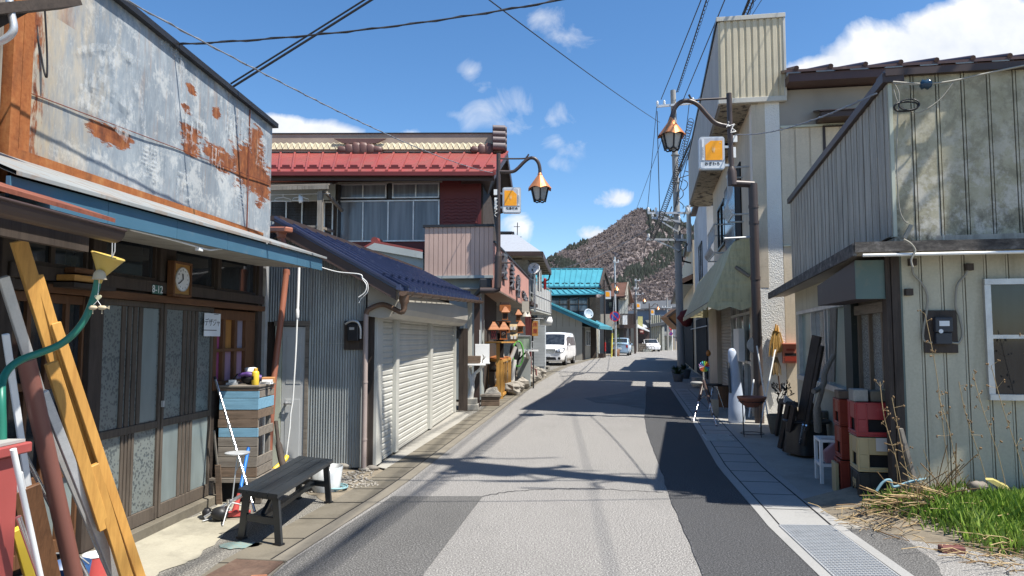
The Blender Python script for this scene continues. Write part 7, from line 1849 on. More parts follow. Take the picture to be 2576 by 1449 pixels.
mb=MB();mb.bc(on(-2.42,7.0)+UP*.012,.13,.06,.02,-.2);mb.bc(on(-2.40,6.99)+UP*.034,.1,.05,.02,.3);o=mb.build('paper_pad',m_white);tag(o,'stack of white sanding sheets by the yellow spray can','sheets')
mb=MB();mb.bc(on(-2.7,6.87)+UP*.012,.1,.05,.02,.1);mb.bc(on(-2.7,6.88)+UP*.036,.07,.04,.025,.4);o=mb.build('metal_block',m_galv);tag(o,'grey metal block at the left front corner of the pallet cabinet','block')
def pole(name,label,cat,p,q,r,m,n=10):
 mb=MB();mb.tube([p,q],r,n);o=mb.build(name,m);return tag(o,label,cat)
f=lambda x,y,Y:yp(x,y,Y)
t=thing('steel_pole','long bright steel pole leaning against the pallet cabinet','pole',f(640,1285,6.4))
a,b=f(541,951,6.74),f(641,1287,6.15);mb=MB();mb.tube([lerp(b,a,0),lerp(b,a,.62)],.013,10);mb.tube([lerp(b,a,.62),a],.011,10);mb.lathe(lerp(b,a,.62),[(.016,-.02),(.016,.02)],10);mb.build('tube',m_chrome,t)
mb=MB();mb.tube([lerp(b,a,.985),lerp(b,a,1.008)],.014,10);mb.build('end_cap',m_black,t)
t=thing('line_trimmer','silver shafted grass trimmer lying with its dark head on the concrete','trimmer',gp(540,1298))
a,b=gp(515,1302,.03),f(625,1236,6.2);mb=MB();mb.tube([a,b],.016,10);mb.lathe(lerp(a,b,.55),[(.02,-.03),(.02,.03)],10);mb.build('shaft',m_chrome,t)
mb=MB();mb.blob(gp(553,1292,.06),.075,.06,.06,.1,4,12,8);mb.blob(gp(520,1291,.05),.04,.04,.05,.1,6,10,7);mb.build('motor_head',m_black,t);mb=MB();mb.tube(curve([gp(509,1311,.01),gp(545,1300,.02),gp(580,1283,.06),gp(600,1270,.1)],5),.006,6);mb.build('guard_wire',m_galv,t);mb=MB();mb.bc(gp(560,1284,.08),.05,.03,.07,.3);mb.build('battery',m_white,t)
t=thing('floor_mop','floor wiper with a blue handle and red plastic head against the cabinet','mop',gp(590,1300))
a,b=f(625,1127,6.65),f(603,1240,6.3);mb=MB();mb.tube([a,b],.016,10);mb.build('blue_handle',painted('blue_handle',(.02,.16,.52),.35,.1),t)
m_redp=painted('red_plastic',(.55,.09,.08),.4,.1);c=gp(590,1292,.03);mb=MB();mb.tube([b,c],[.02,.03],10);mb.bc(c,.26,.07,.035,.25);mb.build('red_head',m_redp,t)
t=thing('ashtray_stand','thin wire stand with a round dull metal tray by the cabinet','stand',gp(597,1320))
tc_=f(597,1142,6.15);mb=MB();mb.lathe(tc_,[(.01,-.012),(.085,-.008),(.105,.012),(.1,.014),(.08,.0),(.01,-.004)],24);mb.build('tray',m_galv,t)
mb=MB();b=V((tc_.x-.03,tc_.y-.02,.12));mb.tube([tc_-UP*.01,b],.006,8);mb.tube([tc_+V((.06,0,-.01)),lerp(tc_,b,.35)],.005,6)
for k in range(3):a_=k*2.1+.5;mb.tube(curve([b+UP*.03,b+V((math.cos(a_)*.08,math.sin(a_)*.08,.0)),V((b.x+math.cos(a_)*.17,b.y+math.sin(a_)*.17,.005))],4),.006,6)
mb.build('tripod',m_galv,t)
pole('wooden_stick','pale wooden broom stick leaning left of the pallet cabinet','stick',f(538,1083,6.66),gp(556,1260),.011,m_gwood_v)
mb=MB();mb.bar(f(548,1170,6.72),gp(552,1268),.05,.018,V((0,1,0)));o=mb.build('board_offcut',m_oldbd);tag(o,'brown board offcut propped between the glass door and the cabinet','board')
t=thing('fallen_branch','dark rough log leaning between the cabinet and the grey shed door','log',f(705,1170,7.4));mb=MB();mb.tube(curve([f(694,1060,7.5),f(700,1110,7.4),f(709,1160,7.3),f(722,1196,7.1)],5),[.02]*6+[.035]*10,8);mb.build('bark',m_dwood,t)
mb=MB();mb.prism([gp(597,1408,.004),gp(716,1414,.004),gp(655,1462,.004),gp(500,1462,.004)],UP*.012)
o=mb.build('steel_cover',rusty('worn_brown_chequer_plate',(.12,.075,.055),(.07,.05,.04),(.17,.12,.09)));tag(o,'rusty brown steel cover plate let into the apron before the bench','cover plate')
mb=MB();mb.bar(gp(597,1408,.008),gp(718,1414,.008),.02,.02);mb.build('cover_frame',m_conc_old,o)
p=gp(648,1452);mb=MB();mb.bc(gp(650,1459,.02),.1,.06,.05,.2);o=mb.build('brick_piece',painted('orange_brick',(.4,.17,.09),.8,.3),bev=.004);tag(o,'orange brick fragment at the bottom edge of the apron','brick')
def lean(name,label,cat,top,bot,w,th,m,face=None,grp='timber and pipes leaning on the porch'):
 """board from bot to top; face = direction the wide face looks"""
 mb=MB();d=(top-bot);fdir=face or V((.75,-.66,.2));a=d.cross(fdir).normalized();b=a.cross(d).normalized()
 mb.par(bot-a*w/2-b*th/2,a*w,b*th,d)
 o=mb.build(name,m,None,0,.003);return tag(o,label,cat,grp)
def leanpipe(name,label,cat,top,bot,r,m,grp='timber and pipes leaning on the porch',n=12):
 mb=MB();mb.tube([bot,top],r,n);mb.add([],[]);o=mb.build(name,m);return tag(o,label,cat,grp)
B=lambda x,y,z=.0:gp(x,y,z)
lean('lumber','tallest honey coloured timber leaning on the porch, with knots at its top','timber',yp(47,606,3.62),yp(318,1475,4.35),.075,.035,m_ywood)
lean('lumber','second honey coloured timber, its top beside the tallest one','timber',yp(94,692,3.72),yp(332,1475,4.28),.045,.04,m_ywood)
lean('lumber','short honey coloured timber, outermost right of the leaning stock','timber',yp(138,812,3.8),yp(362,1480,4.22),.05,.035,m_ywood)
lean('lumber','honey timber with a chevron of shadow in the middle, left of the others','timber',yp(128,912,3.66),yp(262,1330,3.98),.06,.03,m_ywood)
lean('lumber','lowest honey timber with its sawn top showing half way up','timber',yp(232,1170,3.9),yp(325,1475,4.12),.06,.035,m_ywood)
leanpipe('brown_pipe','thick rust brown pipe leaning left of the honey timber','pipe',yp(66,905,3.5),yp(192,1475,3.95),.042,painted('rust_brown_pvc',(.21,.085,.065),.45,.25,(.26,.15,.12)))
lean('aluminium_profile','pale grey aluminium profile with its open end up, by the porch post','profile',yp(8,696,3.55),yp(150,1150,3.95),.05,.03,m_alu)
lean('aluminium_profile','lower half of a grey window profile between pipe and timber','profile',yp(108,985,3.6),yp(300,1475,4.2),.045,.03,m_galv)
lean('steel_angle','slim dark steel angle with drilled holes behind the brown pipe','steel angle',yp(92,1020,3.75),yp(290,1475,4.3),.028,.02,m_galv)
leanpipe('steel_tube','thin steel tube crossing behind the brown pipe','tube',yp(54,1128,3.8),yp(235,1480,4.05),.012,m_chrome)
leanpipe('white_rod','bright white plastic rod running out of frame beside the red cabinet','rod',yp(33,1130,2.9),yp(108,1480,3.1),.012,m_pvc)
lean('white_batten','white painted batten leaning behind the brown plank','batten',yp(14,840,3.4),yp(82,1300,3.7),.03,.02,m_white)
lean('white_batten','second white batten beside the red cabinet','batten',yp(45,1190,3.5),yp(98,1480,3.75),.04,.02,m_white)
lean('brown_plank','dark brown plank with a nail hole at its top, low beside the pipe','plank',yp(64,1228,3.55),yp(122,1480,3.75),.125,.025,m_bwood)
leanpipe('glossy_tube','bright chrome tube leaning in front of the dark plank','tube',yp(46,1300,3.0),yp(110,1480,3.15),.011,m_chrome)
lean('yellow_batten','yellow and black striped batten low at the left corner','batten',yp(40,1330,3.15),yp(82,1480,3.3),.04,.03,m_yel)
t=thing('red_tin','red and white paint tin behind the leaning timber','tin',B(232,1440))
p=B(236,1475);mb=MB();mb.lathe(p,[(.07,0),(.07,.19)],18);mb.build('tin_body',m_redp,t);mb=MB();mb.lathe(p+UP*.19,[(.073,0),(.073,.012),(.06,.014)],18);mb.build('lid',m_white,t)
t=thing('blue_bucket','blue bucket on the ground among the leaning stock','bucket',B(160,1500));p=B(165,1505);mb=MB();mb.lathe(p,[(.1,0),(.13,.2),(.125,.2),(.095,.01)],18);mb.build('bucket_body',painted('navy_blue_plastic',(.03,.08,.2),.4,.1),t);mb=MB();mb.tube(curve([p+V((-.13,0,.2)),p+V((-.07,-.05,.27)),p+V((.07,-.05,.27)),p+V((.13,0,.2))],4),.005,5);mb.build('handle',m_galv,t)
rc=thing('red_cabinet','red painted metal cabinet at the left edge with a pale overhanging top','cabinet',V((-2.4,2.95,0)))
m_redcab=painted('chalky_red_steel',(.36,.075,.065),.5,.3,(.45,.2,.17),7)
xr=yp(46,1200,3.1).x;zc_=yp(46,1130,3.1).z-.02
mb=MB();mb.par(V((xr-.6,2.75,.0)),V((.6,0,0)),V((0,.35,0)),V((0,0,zc_)));mb.build('cabinet_body',m_redcab,rc,0,.006)
mb=MB();mb.par(V((xr-.63,2.71,zc_+.003)),V((.66,0,0)),V((0,.43,0)),V((0,0,.045)));mb.build('top_rim',m_redcab,rc,0,.006)
mb=MB();mb.par(V((xr-.61,2.73,zc_+.05)),V((.62,0,0)),V((0,.39,0)),V((0,0,.012)));mb.build('top_sheet',painted('pale_grey_sheet',(.40,.38,.35),.6,.3),rc)
mb=MB();c=V((xr-.22,2.88,zc_+.085));mb.tube(curve([c+V((-.3,0,0)),c+V((-.1,.02,.012)),c+V((.05,0,0)),c+V((.2,-.02,-.004))],5),[.016]*5+[.022]*5+[.017]*6,8);o=mb.build('driftwood',m_gwood_v);tag(o,'pale driftwood stick lying on the red cabinet','driftwood')
m_ghose=painted('green_hose',(.02,.17,.115),.4,.35,(.14,.2,.1),8)
mb=MB();mb.tube(curve([yp(247,700,3.46),yp(240,735,3.46),yp(228,770,3.45),yp(212,805,3.44),yp(185,840,3.42),yp(150,867,3.4),yp(105,886,3.36),yp(60,902,3.3),yp(25,925,3.22),yp(6,960,3.15),yp(4,1010,3.1),yp(6,1090,3.1),yp(4,1200,3.1)],5),.017,12);o=mb.build('green_hose',m_ghose);tag(o,'green hose curving from the funnel across the leaning timber','hose')
fn=thing('gold_funnel','yellow plastic funnel hung under the gutter end','funnel',yp(258,690,3.46))
c=yp(254,697,3.46);m_fun=NT('amber_plastic');m_fun.b.inputs['Transmission Weight'].default_value=.0;m_fun=m_fun.done((.52,.37,.09),.3)
ax_=(yp(271,648,3.46)-c).normalized();R=Matrix((ax_.orthogonal().normalized(),ax_.cross(ax_.orthogonal().normalized()),ax_)).transposed();L_=(yp(271,648,3.46)-c).length
mb=MB();mb.lathe(c,[(.012,-.03),(.014,0),(.072,L_),(.078,L_+.006),(.074,L_+.012),(.068,L_),(.01,.0)],24,0,R);mb.build('funnel_cone',m_fun,fn)
mb=MB()
for x in (283,290):mb.tube([yp(x,585,3.46),yp(x-1,632,3.46),yp(281,650,3.46)],.003,5)
mb.tube([yp(251,640,3.46),yp(250,700,3.46)],.002,5);mb.build('hanging_wire',m_galv,fn)
wc=thing('wind_chime','cream pottery bell with a heart and two little fish hung from the funnel','wind chime',yp(250,780,3.42))
m_pot=painted('cream_pottery',(.52,.43,.29),.6,.2);c=yp(250,703,3.42)
mb=MB();mb.lathe(c,[(.034,0),(.03,.008),(.026,.03),(.018,.042),(.006,.048)],18);mb.build('bell',m_pot,wc)
mb=MB();hh_=yp(246,748,3.42);pts=[]
for k in range(24):
 t_=k/24*6.283;pts.append(hh_+V((.001*16*math.sin(t_)**3,0,.001*(13*math.cos(t_)-5*math.cos(2*t_)-2*math.cos(3*t_)-math.cos(4*t_)))))
mb.prism(pts,V((0,.006,0)));mb.build('heart',painted('cream_heart',(.6,.57,.38),.5,.1),wc)
mb=MB();mb.tube([c,hh_+UP*.012],.0015,4);mb.tube([hh_-UP*.016,yp(235,767,3.42)],.0015,4);mb.tube([hh_-UP*.016,yp(255,770,3.42)],.0015,4);mb.build('strings',m_white,wc)
for x in (234,257):
 mb=MB();q=yp(x,774,3.42);mb.blob(q,.022,.01,.011,.08,3,10,7);mb.prism([q+V((.02,0,0)),q+V((.034,0,.01)),q+V((.034,0,-.008))],V((0,.003,0)));mb.bar(q-UP*.01,q-UP*.03,.003,.003,V((0,1,0)));mb.build('fish',m_pot,wc)
# ------------------------------------------------------------------ things outside the pink shop front
m_wbranch=painted('white_painted_branch',(.66,.65,.62),.6,.3,(.4,.37,.32),9)
Q=lambda x,y,Y:yp(x,y,Y)
Yt=15.45
t=thing('branch_table','white painted forked branch carrying a small white shelf on a concrete base','table',gp(1186,1020))
b=gp(1187,1014);b=V((b.x,Yt,0))
mb=MB();mb.bc(b+V((.02,.05,.06)),.42,.36,.12);mb.bc(b+V((.05,.08,.18)),.3,.28,.12);mb.build('concrete_base',m_conc,t,0,.008)
mb=MB();mb.tube(curve([b+V((.04,.05,.24)),Q(1188,975,Yt),Q(1186,955,Yt),Q(1178,938,Yt),Q(1174,920,Yt)],5),[.07,.065,.06,.06,.055]+[.05]*16,10);mb.tube(curve([Q(1187,962,Yt),Q(1193,942,Yt),Q(1206,930,Yt),Q(1216,918,Yt)],5),[.05]*6+[.035]*10,9);mb.build('branch_leg',m_wbranch,t)
s0=Q(1166,916,Yt-.2);mb=MB();mb.bc(Q(1190,917,Yt)+V((0,.02,0)),.52,.42,.035,.1);mb.bc(Q(1214,913,Yt+.4)+V((0,.02,0)),.3,.4,.035,.1);mb.build('shelf',m_white,t,0,.006)
t=thing('planter_box','weathered wooden planter box with antler like twigs on the white shelf','planter',Q(1190,914,Yt))
c=Q(1188,914,Yt);mb=MB()
for k in range(2):mb.bc(c+V((0,-.13,.05+.075*k)),.36,.02,.07);mb.bc(c+V((0,.13,.05+.075*k)),.36,.02,.07);mb.bc(c+V((-.17,0,.05+.075*k)),.02,.24,.07);mb.bc(c+V((.17,0,.05+.075*k)),.02,.24,.07)
mb.bc(c+V((0,0,.012)),.34,.25,.015);mb.build('box_boards',m_oldbd,t,0,.003)
def twig(mb,p,d,l,r,dep=0):
 q=p+d*l;mb.tube([p,lerp(p,q,.5)+V((random.uniform(-.1,.1),random.uniform(-.1,.1),random.uniform(-.05,.1)))*l,q],[r,r*.8,r*.5],5)
 if dep<2:
  for k in range(2):dd=(d+V((random.uniform(-.8,.8),random.uniform(-.6,.6),random.uniform(-.2,.6)))).normalized();twig(mb,lerp(p,q,random.uniform(.4,.9)),dd,l*.6,r*.6,dep+1)
random.seed(31);mb=MB();twig(mb,c+V((.22,-.02,.0)),V((.3,-.2,1)).normalized(),.16,.012);mb.build('twig',m_gwood_v,t)
mb=MB();p=Q(1213,911,Yt+.35);mb.bc(p+V((0,0,.2)),.32,.03,.4,.1);o=mb.build('white_board',m_white,bev=.004);tag(o,'white board propped behind the planter on the white shelf','board')
p=gp(1233,1022);p=V((p.x,p.y,0));t=thing('wooden_chest','low weathered wooden chest with a lid standing on the pavement edge','chest',p)
p=p+V((0,.22,0));mb=MB()
for k in range(2):mb.bc(p+V((0,0,.05+.1*k)),.42,.36,.094)
mb.build('chest_body',m_oldbd,t,0,.006);mb=MB();mb.bc(p+V((0,0,.225)),.46,.4,.04);mb.bc(p+V((0,-.14,.25)),.46,.1,.015);mb.build('lid',m_gwood,t,0,.004)
mb=MB();grooved(mb,front_wall(V((-1.13,15.0)),.1),0,.2,.02,1.75,0,.1,.006);mb.bc(V((-1.03,15.05,.88)),.19,.03,1.72);o=mb.build('plank_screen',m_dwood);tag(o,'dark plank screen between the roller shutter and the grey downpipe','screen')
mt2=thing('gas_meter','small dark meter box fixed beside the end of the roller shutters','meter',Q(1150,850,14.9));mb=MB();mb.bc(Q(1151,840,14.9),.13,.12,.2);mb.lathe(Q(1151,822,14.9),[(.03,-.05),(.06,0),(.03,.06)],12);mb.build('meter_case',m_black,mt2,0,.02)
m_redlat=painted('red_lattice_paper',(.6,.07,.06),.5,.1)
def house_lantern(name,lab,px,py,Y,w_,h_,panel,roof,grp='wooden lanterns outside the shop'):
 """px,py = middle of the base"""
 p=Q(px,py,Y);t=thing(name,lab,'lantern',p,grp);bh_=h_*.55
 mb=MB()
 for sx in (-1,1):
  for sy in (-1,1):mb.bc(p+V((sx*w_*.30,sy*w_*.30,bh_/2)),w_*.07,w_*.07,bh_)
 mb.bc(p+UP*.012,w_*.8,w_*.8,.025);mb.bc(p+UP*(bh_-.012),w_*.72,w_*.72,.025);mb.build('lantern_frame',m_dkbrown if panel is m_redlat else m_owood,t)
 mb=MB();mb.bc(p+UP*bh_*.5,w_*.56,w_*.56,bh_*.9);pn=mb.build('panel',panel,t)
 mb=MB()
 for k in range(3):
  x=(k-1)*w_*.18;mb.bar(p+V((x-w_*.1,-w_*.29,bh_*.1)),p+V((x+w_*.1,-w_*.29,bh_*.9)),.012,.012,V((0,1,0)));mb.bar(p+V((x+w_*.1,-w_*.292,bh_*.1)),p+V((x-w_*.1,-w_*.292,bh_*.9)),.012,.012,V((0,1,0)))
 mb.build('lattice',m_dwood,pn)
 mb=MB();R_0,R_1=w_*.78,w_*.16
 for k in range(5):
  f0,f1=k/5,(k+1)/5;r0_,r1_=mix(R_0,R_1,f0),mix(R_0,R_1,f1)*1.04;mb.lathe(p+UP*(bh_+h_*.42*f0),[(r0_*1.0,0),(r0_,.012),(r1_,h_*.42/5+.004)],4,0,Matrix.Rotation(math.radians(45+8),3,'Z'),False)
 mb.bc(p+UP*(bh_+h_*.45),w_*.3,w_*.22,h_*.05);mb.build('shingle_roof',roof,t)
 return t
m_blackpanel=painted('black_panel',(.02,.022,.025),.4,.1)
Ys=18.2
house_lantern('lantern','wooden lantern with orange shingle roof and red lattice paper on the near shelf',1242,855,17.4,.25,.44,m_redlat,m_owood)
house_lantern('lantern','wooden lantern with black panels and a grey face mark beside the red papered one',1267,854,17.9,.25,.44,m_blackpanel,m_owood)
house_lantern('lantern','dark lantern with a barred window standing on the tall back case',1271,805,18.9,.21,.36,m_blackpanel,m_owood)
house_lantern('lantern','honey wood lantern with open slats hung farthest along the shop front',1309,838,21.0,.23,.37,m_ywood,m_owood)
house_lantern('lantern','small honey wood lantern box above the open slatted lantern',1304,809,21.2,.19,.36,m_ywood,m_owood)
p=Q(1267,854,17.9)
mb=MB();tq_=p+V((0,-.085,.13));mb.tube([tq_+V((math.cos(k*.5)*.04,0,math.sin(k*.5)*.045)) for k in range(9)],.008,5);mb.tube([tq_+V((-.02,0,.025)),tq_+V((-.007,-.005,-.02)),tq_+V((.007,-.005,-.02)),tq_+V((.02,0,.025))],.007,5);mark_par=[o for o in bpy.data.objects if o.name.startswith('lantern') and o.get('label','').startswith('wooden lantern with black')][0]
mb.build('face_mark',m_galv,mark_par)
t=thing('lantern_shelf','honey wood post shelf carrying the lanterns outside the pink shop','shelf',gp(1258,985))
c=Q(1259,859,17.65);mb=MB();mb.bc(c+V((0,.1,-.02)),.46,.72,.035,-.5);mb.build('shelf_board',m_ywood_h,t);mb=MB();mb.bc(V((c.x-.06,c.y+.1,(c.z-.05)/2)),.085,.085,c.z-.05);mb.build('post',m_ywood,t)
t=thing('display_case','tall open wooden case with a dark inside standing against the shop wall','case',V((Q(1265,950,19.4).x,19.4,0)))
c=Q(1269,823,19.2);mb=MB();w_=.26
mb.bc(c+V((-w_/2,0,0)),.03,.3,.26);mb.bc(c+V((w_/2,0,0)),.03,.3,.26);mb.bc(c+V((-.02,-.02,.145)),w_+.12,.36,.03);mb.bc(c+V((0,0,-.14)),w_+.05,.32,.03);mb.bc(c+V((0,.13,0)),w_,.02,.25,mi=1);mb.bc(V((c.x-.12,c.y+.15,(c.z-.16)/2)),.2,.2,c.z-.16,mi=1);mb.build('case_frame',[m_owood,m_shade_black],t)
mb=MB();mb.bc(Q(1271,775,19.2),.3,.34,.16);mb.bc(Q(1270,764,19.2),.26,.3,.06,mi=1);mb.build('upper_box',[m_owood,m_dkbrown],t)
for i,(x,y,lab) in enumerate(((1291,829,'upper rusty round topped tin cage by the lanterns'),(1292,852,'lower rusty round topped tin cage by the lanterns'))):
 p=Q(x,y+6,19.6);t=thing('tin_cage',lab,'cage',p,'tin cages by the lanterns');mb=MB()
 mb.tube([p+V((-.1,0,.1)),p+V((.11,0,.1))],[.115,.115],12);mb.build('tin_body',rusty('rusty_tin',(.36,.27,.15),(.2,.13,.07),(.5,.42,.28)),t)
 mb=MB()
 for dx in (-.05,.04):mb.bc(p+V((dx,-.11,.1)),.06,.03,.09)
 mb.build('paper_label',m_white,t)
t=thing('slat_stand','honey wood slatted stand with red edged top in front of the rockery','stand',gp(1262,990))
mb=MB();a,b,c,d=gp(1226,992),gp(1262,1003),gp(1283,985),gp(1246,976)
zt_=.98
for q in (a,b,c,d):mb.bc((q.x,q.y,zt_/2),.07,.07,zt_)
for q,r in ((b,c),):
 for k in range(1,4):s_=lerp(q,r,k/4);mb.bc((s_.x,s_.y,zt_/2),.035,.05,zt_-.1)
for q,r in ((a,b),(b,c),(c,d),(d,a)):
 for z in (.08,zt_-.03):mb.bar(V((q.x,q.y,z)),V((r.x,r.y,z)),.05,.06)
mb.build('frame',m_ywood,t);mb=MB();mb.prism([V((q.x,q.y,zt_+.0)) for q in (a,b,c,d)],UP*.03);mb.build('top_board',m_owood,t)
mb=MB();mb.bc(V((lerp(a,c,.5).x,lerp(a,c,.5).y,.62)),.5,.4,.03);mb.build('inner_shelf',m_dwood,t)
q=lerp(a,c,.5)
for k in range(3):
 mb=MB();mb.blob(V((q.x-.12+.1*k,q.y-.1,.72)),.08,.07,.08,.2,k+5,10,7);o=mb.build('white_stone',m_white);tag(o,('left','middle','right')[k]+'most of three white stones on the inner shelf of the slatted stand','stone','white stones on the slatted stand')
random.seed(12)
rk=[(1222,985,.26),(1240,1003,.30),(1243,968,.30),(1262,962,.26),(1228,960,.2),(1284,975,.26),(1296,968,.3),(1306,960,.28),(1318,950,.28),(1328,944,.22),(1290,952,.26),(1304,942,.26),(1316,935,.26),(1330,930,.24),(1342,938,.22),(1352,937,.24),(1345,928,.18),(1276,952,.22),(1272,985,.18),(1336,950,.16)]
rb=['bare','dusty','cracked']
rk=[q for q in rk if q[0]<1285]+[(1288,986,.34),(1301,979,.32),(1313,971,.33),(1325,964,.32),(1338,956,.30),(1350,949,.30),(1362,942,.28),(1296,958,.4),(1309,951,.42),(1321,945,.4),(1333,939,.36),(1345,934,.34),(1300,966,.3),(1330,950,.3)]
sz=['big rough','tall pale','mossy brown','flat topped','lumpy grey','pitted tan','angular pale','rounded grey']
for i,(x,y,r) in enumerate(rk):
 p=gp(x,y+8);mb=MB();mb.blob(p+UP*r*.5,r*.75,r*.6,r*.62*random.uniform(.8,1.25),.24,i*3+1,11,8,0,random.uniform(0,3),False,1.5)
 o=mb.build('boulder',m_stone);pos='behind the chest' if x<1250 else ('under the slatted stand' if x<1280 else ('below the glass tank' if x<1325 else 'by the red post'))
 tag(o,f'{sz[i % 8]} {rb[i // 8]} boulder {pos} in the {"front" if y > 955 else "back"} row of the rockery','boulder','boulders of the shop rockery')
mb=MB();mb.prism([gp(1283,990,.004),gp(1330,968,.004),gp(1345,972,.004),gp(1290,996,.004)],UP*.01);kind(mb.build('path',m_conc_old),'structure')
for i,(pts,r,lab) in enumerate(((((1262,960),(1266,920),(1263,888)),.05,'nearest straight white painted branch among the lantern posts'),(((1280,960),(1278,925),(1290,890),(1297,872)),.06,'leaning white painted branch between stand and fire extinguisher'),(((1273,950),(1276,915),(1275,900)),.07,'thick short white painted branch stump beside the stand'),(((1288,985),(1290,940),(1294,905)),.07,'thickest white trunk right of the slatted stand'))):
 mb=MB();P_=[Q(x,y,20.6+i*.25) for x,y in pts];P_[0]=V((P_[0].x,P_[0].y,.0));mb.tube(curve(P_,5),r,9);o=mb.build('white_branch',m_wbranch);tag(o,lab,'branch','white branches outside the shop')
p=gp(1300,948);t=thing('fire_extinguisher','red fire extinguisher standing in front of the rockery','fire extinguisher',p)
mb=MB();mb.lathe(p+UP*.1,[(.07,0),(.08,.02),(.08,.38),(.05,.45),(.025,.48)],16);mb.build('cylinder',m_signred,t);mb=MB();mb.tube(curve([p+V((0,0,.58)),p+V((.08,-.03,.6)),p+V((.1,-.03,.4)),p+V((.09,-.02,.2))],4),.012,6);mb.bc(p+V((0,0,.6)),.05,.12,.05);mb.build('hose_and_valve',m_black,t)
c=Q(1303,890,21.4);t=thing('green_reel','green wire reel frame leaning behind the fire extinguisher','reel',c-UP*.4)
mb=MB();mb.tube([c+V((math.cos(k*.35)*.16,.1*math.cos(k*.35),math.sin(k*.35)*.38)) for k in range(18)],.025,6,closed=True);mb.build('ring',painted('grass_green_enamel',(.12,.42,.08),.4,.1),t)
mb=MB();mb.blob(c+V((-.12,.05,0)),.14,.08,.32,.1,3,10,8);mb.build('wound_cord',m_black,t)
c=Q(1317,862,21.9);t=thing('glass_tank','pale green glass tank on a trestle near the red post','tank',c-UP*.45)
mb=MB();mb.bc(c,.46,.3,.42);mb.build('glass_walls',glass('pale_green_glass',(.24,.30,.24),.1,.3),t)
mb=MB()
for dz in (-.21,.21):
 for dy in (-.155,.155):mb.bc(c+V((0,dy,dz)),.48,.03,.03)
 for dx in (-.23,.23):mb.bc(c+V((dx,0,dz)),.03,.34,.03)
for dx in (-.23,.23):
 for dy in (-.16,.16):mb.bc(c+V((dx,dy,0)),.03,.03,.42)
mb.build('tank_frame',m_galv,t)
t2=thing('trestle','white topped trestle with black diagonal braces carrying the glass tank','table',V((c.x,c.y,0)))
mb=MB();mb.bc(c+V((.03,0,-.245)),.85,.45,.04);mb.build('top',m_white,t2)
mb=MB();z=c.z-.27
mb.bar(c+V((-.1,0,-.27)),V((c.x-.35,c.y,0)),.05,.05);mb.bar(c+V((.1,0,-.27)),c+V((-.28,0,-.65)),.05,.05);mb.bar(c+V((.3,0,-.27)),V((c.x+.3,c.y,0)),.04,.04);mb.build('braces',m_black,t2)
mb=MB();mb.bc(V((c.x+.02,c.y+.6,.48)),.42,.3,.96);o=mb.build('grey_locker',m_greyside,bev=.01);tag(o,'pale grey metal locker under and behind the glass tank','locker')
a,b=Q(1326,885,21.2),gp(1335,935);mb=MB();mb.tube([V((b.x,b.y,0)),lerp(b,a,.5),a+V((.02,0,-.1)),a],.06,10);o=mb.build('white_pipe',m_wbranch);tag(o,'leaning white pipe standing against the red post','pipe')
mb=MB();p=gp(1318,934,.25);mb.tube(curve([p+V((-.3,0,0)),p+V((-.15,0,.16)),p+V((.1,0,.18)),p+V((.3,0,0))],4),.03,6);mb.lathe(p+UP*.02,[(.25,0),(.3,.06)],14);o=mb.build('wicker_basket',m_gwood);tag(o,'shallow wicker basket with a bow handle on the rockery','basket')
mb=MB();p=Q(1330,790,22.0);mb.bc(p+V((-.1,0,.22)),.22,.22,.34);mb.lathe(p+V((-.1,0,.0)),[(.17,-.08),(.12,.08)],4);o=mb.build('hanging_lamp_box',m_palepost);tag(o,'cream box lamp hung under the far end of the pink soffit','lamp')
# ------------------------------------------------------------------ crates and clutter on the right hand pavement
m_redcr=painted('red_crate_plastic',(.31,.03,.035),.4,.3,(.5,.2,.18),8);m_dredcr=painted('brick_red_crate_plastic',(.26,.04,.022),.45,.3,(.35,.16,.12),8)
m_yelcr=painted('cream_yellow_crate_plastic',(.46,.36,.19),.45,.35,(.5,.45,.35),8);m_blkcr=painted('black_crate_plastic',(.025,.026,.027),.45,.3,(.1,.1,.1),8)
def crate(lab,o,ux,uy,sx,sy,h,m,grp='bottle crates stacked by the porch post',lat=False):
 """bottle crate: o = corner, ux/uy side directions; windows near the foot, rims and ribs"""
 o=V(o);ux=V(ux).normalized();uy=V(uy).normalized();t=thing('bottle_crate',lab,'crate',o+ux*sx/2+uy*sy/2,grp);th=.014
 mb=MB()
 def side_(p,d,ln,nrm):
  wl,wh0,wh1=ln*.24,h*.14,h*.50
  def bx(a,b,z0,z1,o_=0.0):mb.par(p+d*a+UP*z0-nrm*(th-o_),d*(b-a),nrm*th,UP*(z1-z0))
  bx(.002,ln-.002,wh1,h-.004);bx(.002,wl,wh0,wh1);bx(ln-wl,ln-.002,wh0,wh1);bx(.002,ln-.002,.004,wh0)
  bx(0,ln,wh0-.012,wh0+.002,.006);bx(0,ln,h-.016,h-.003,.007);bx(0,ln,0.004,.018,.006)
  for k in (.0,.2,.8,.965):bx(ln*k,ln*k+ln*.03,.01,h-.02,.005)
 side_(o,ux,sx,-uy);side_(o+ux*sx,uy,sy,ux);side_(o+uy*sy+ux*sx,-ux,sx,uy);side_(o+uy*sy,-uy,sy,-ux)
 mb.build('crate_wall',m,t,0,.003)
 mb=MB();mb.par(o+UP*.01+ux*.02+uy*.02,ux*(sx-.04),uy*(sy-.04),UP*(h*.86));mb.build('crate_inside',m_shade_black,t)
 if lat:
  mb=MB();
  for k in range(7):
   a=o-uy*.001+ux*(sx*(.26+.07*k))+UP*h*.14;mb.bar(a,a+ux*sx*.1+UP*h*.36,.005,.005,uy);mb.bar(a+ux*sx*.1,a+UP*h*.36,.005,.005,uy)
  mb.build('lattice',m_blkcr,t)
 return t
cx=gp(2164,1277);ux=F1.u;uy=V((.24,1,0)).normalized();z=0.0;h=.318
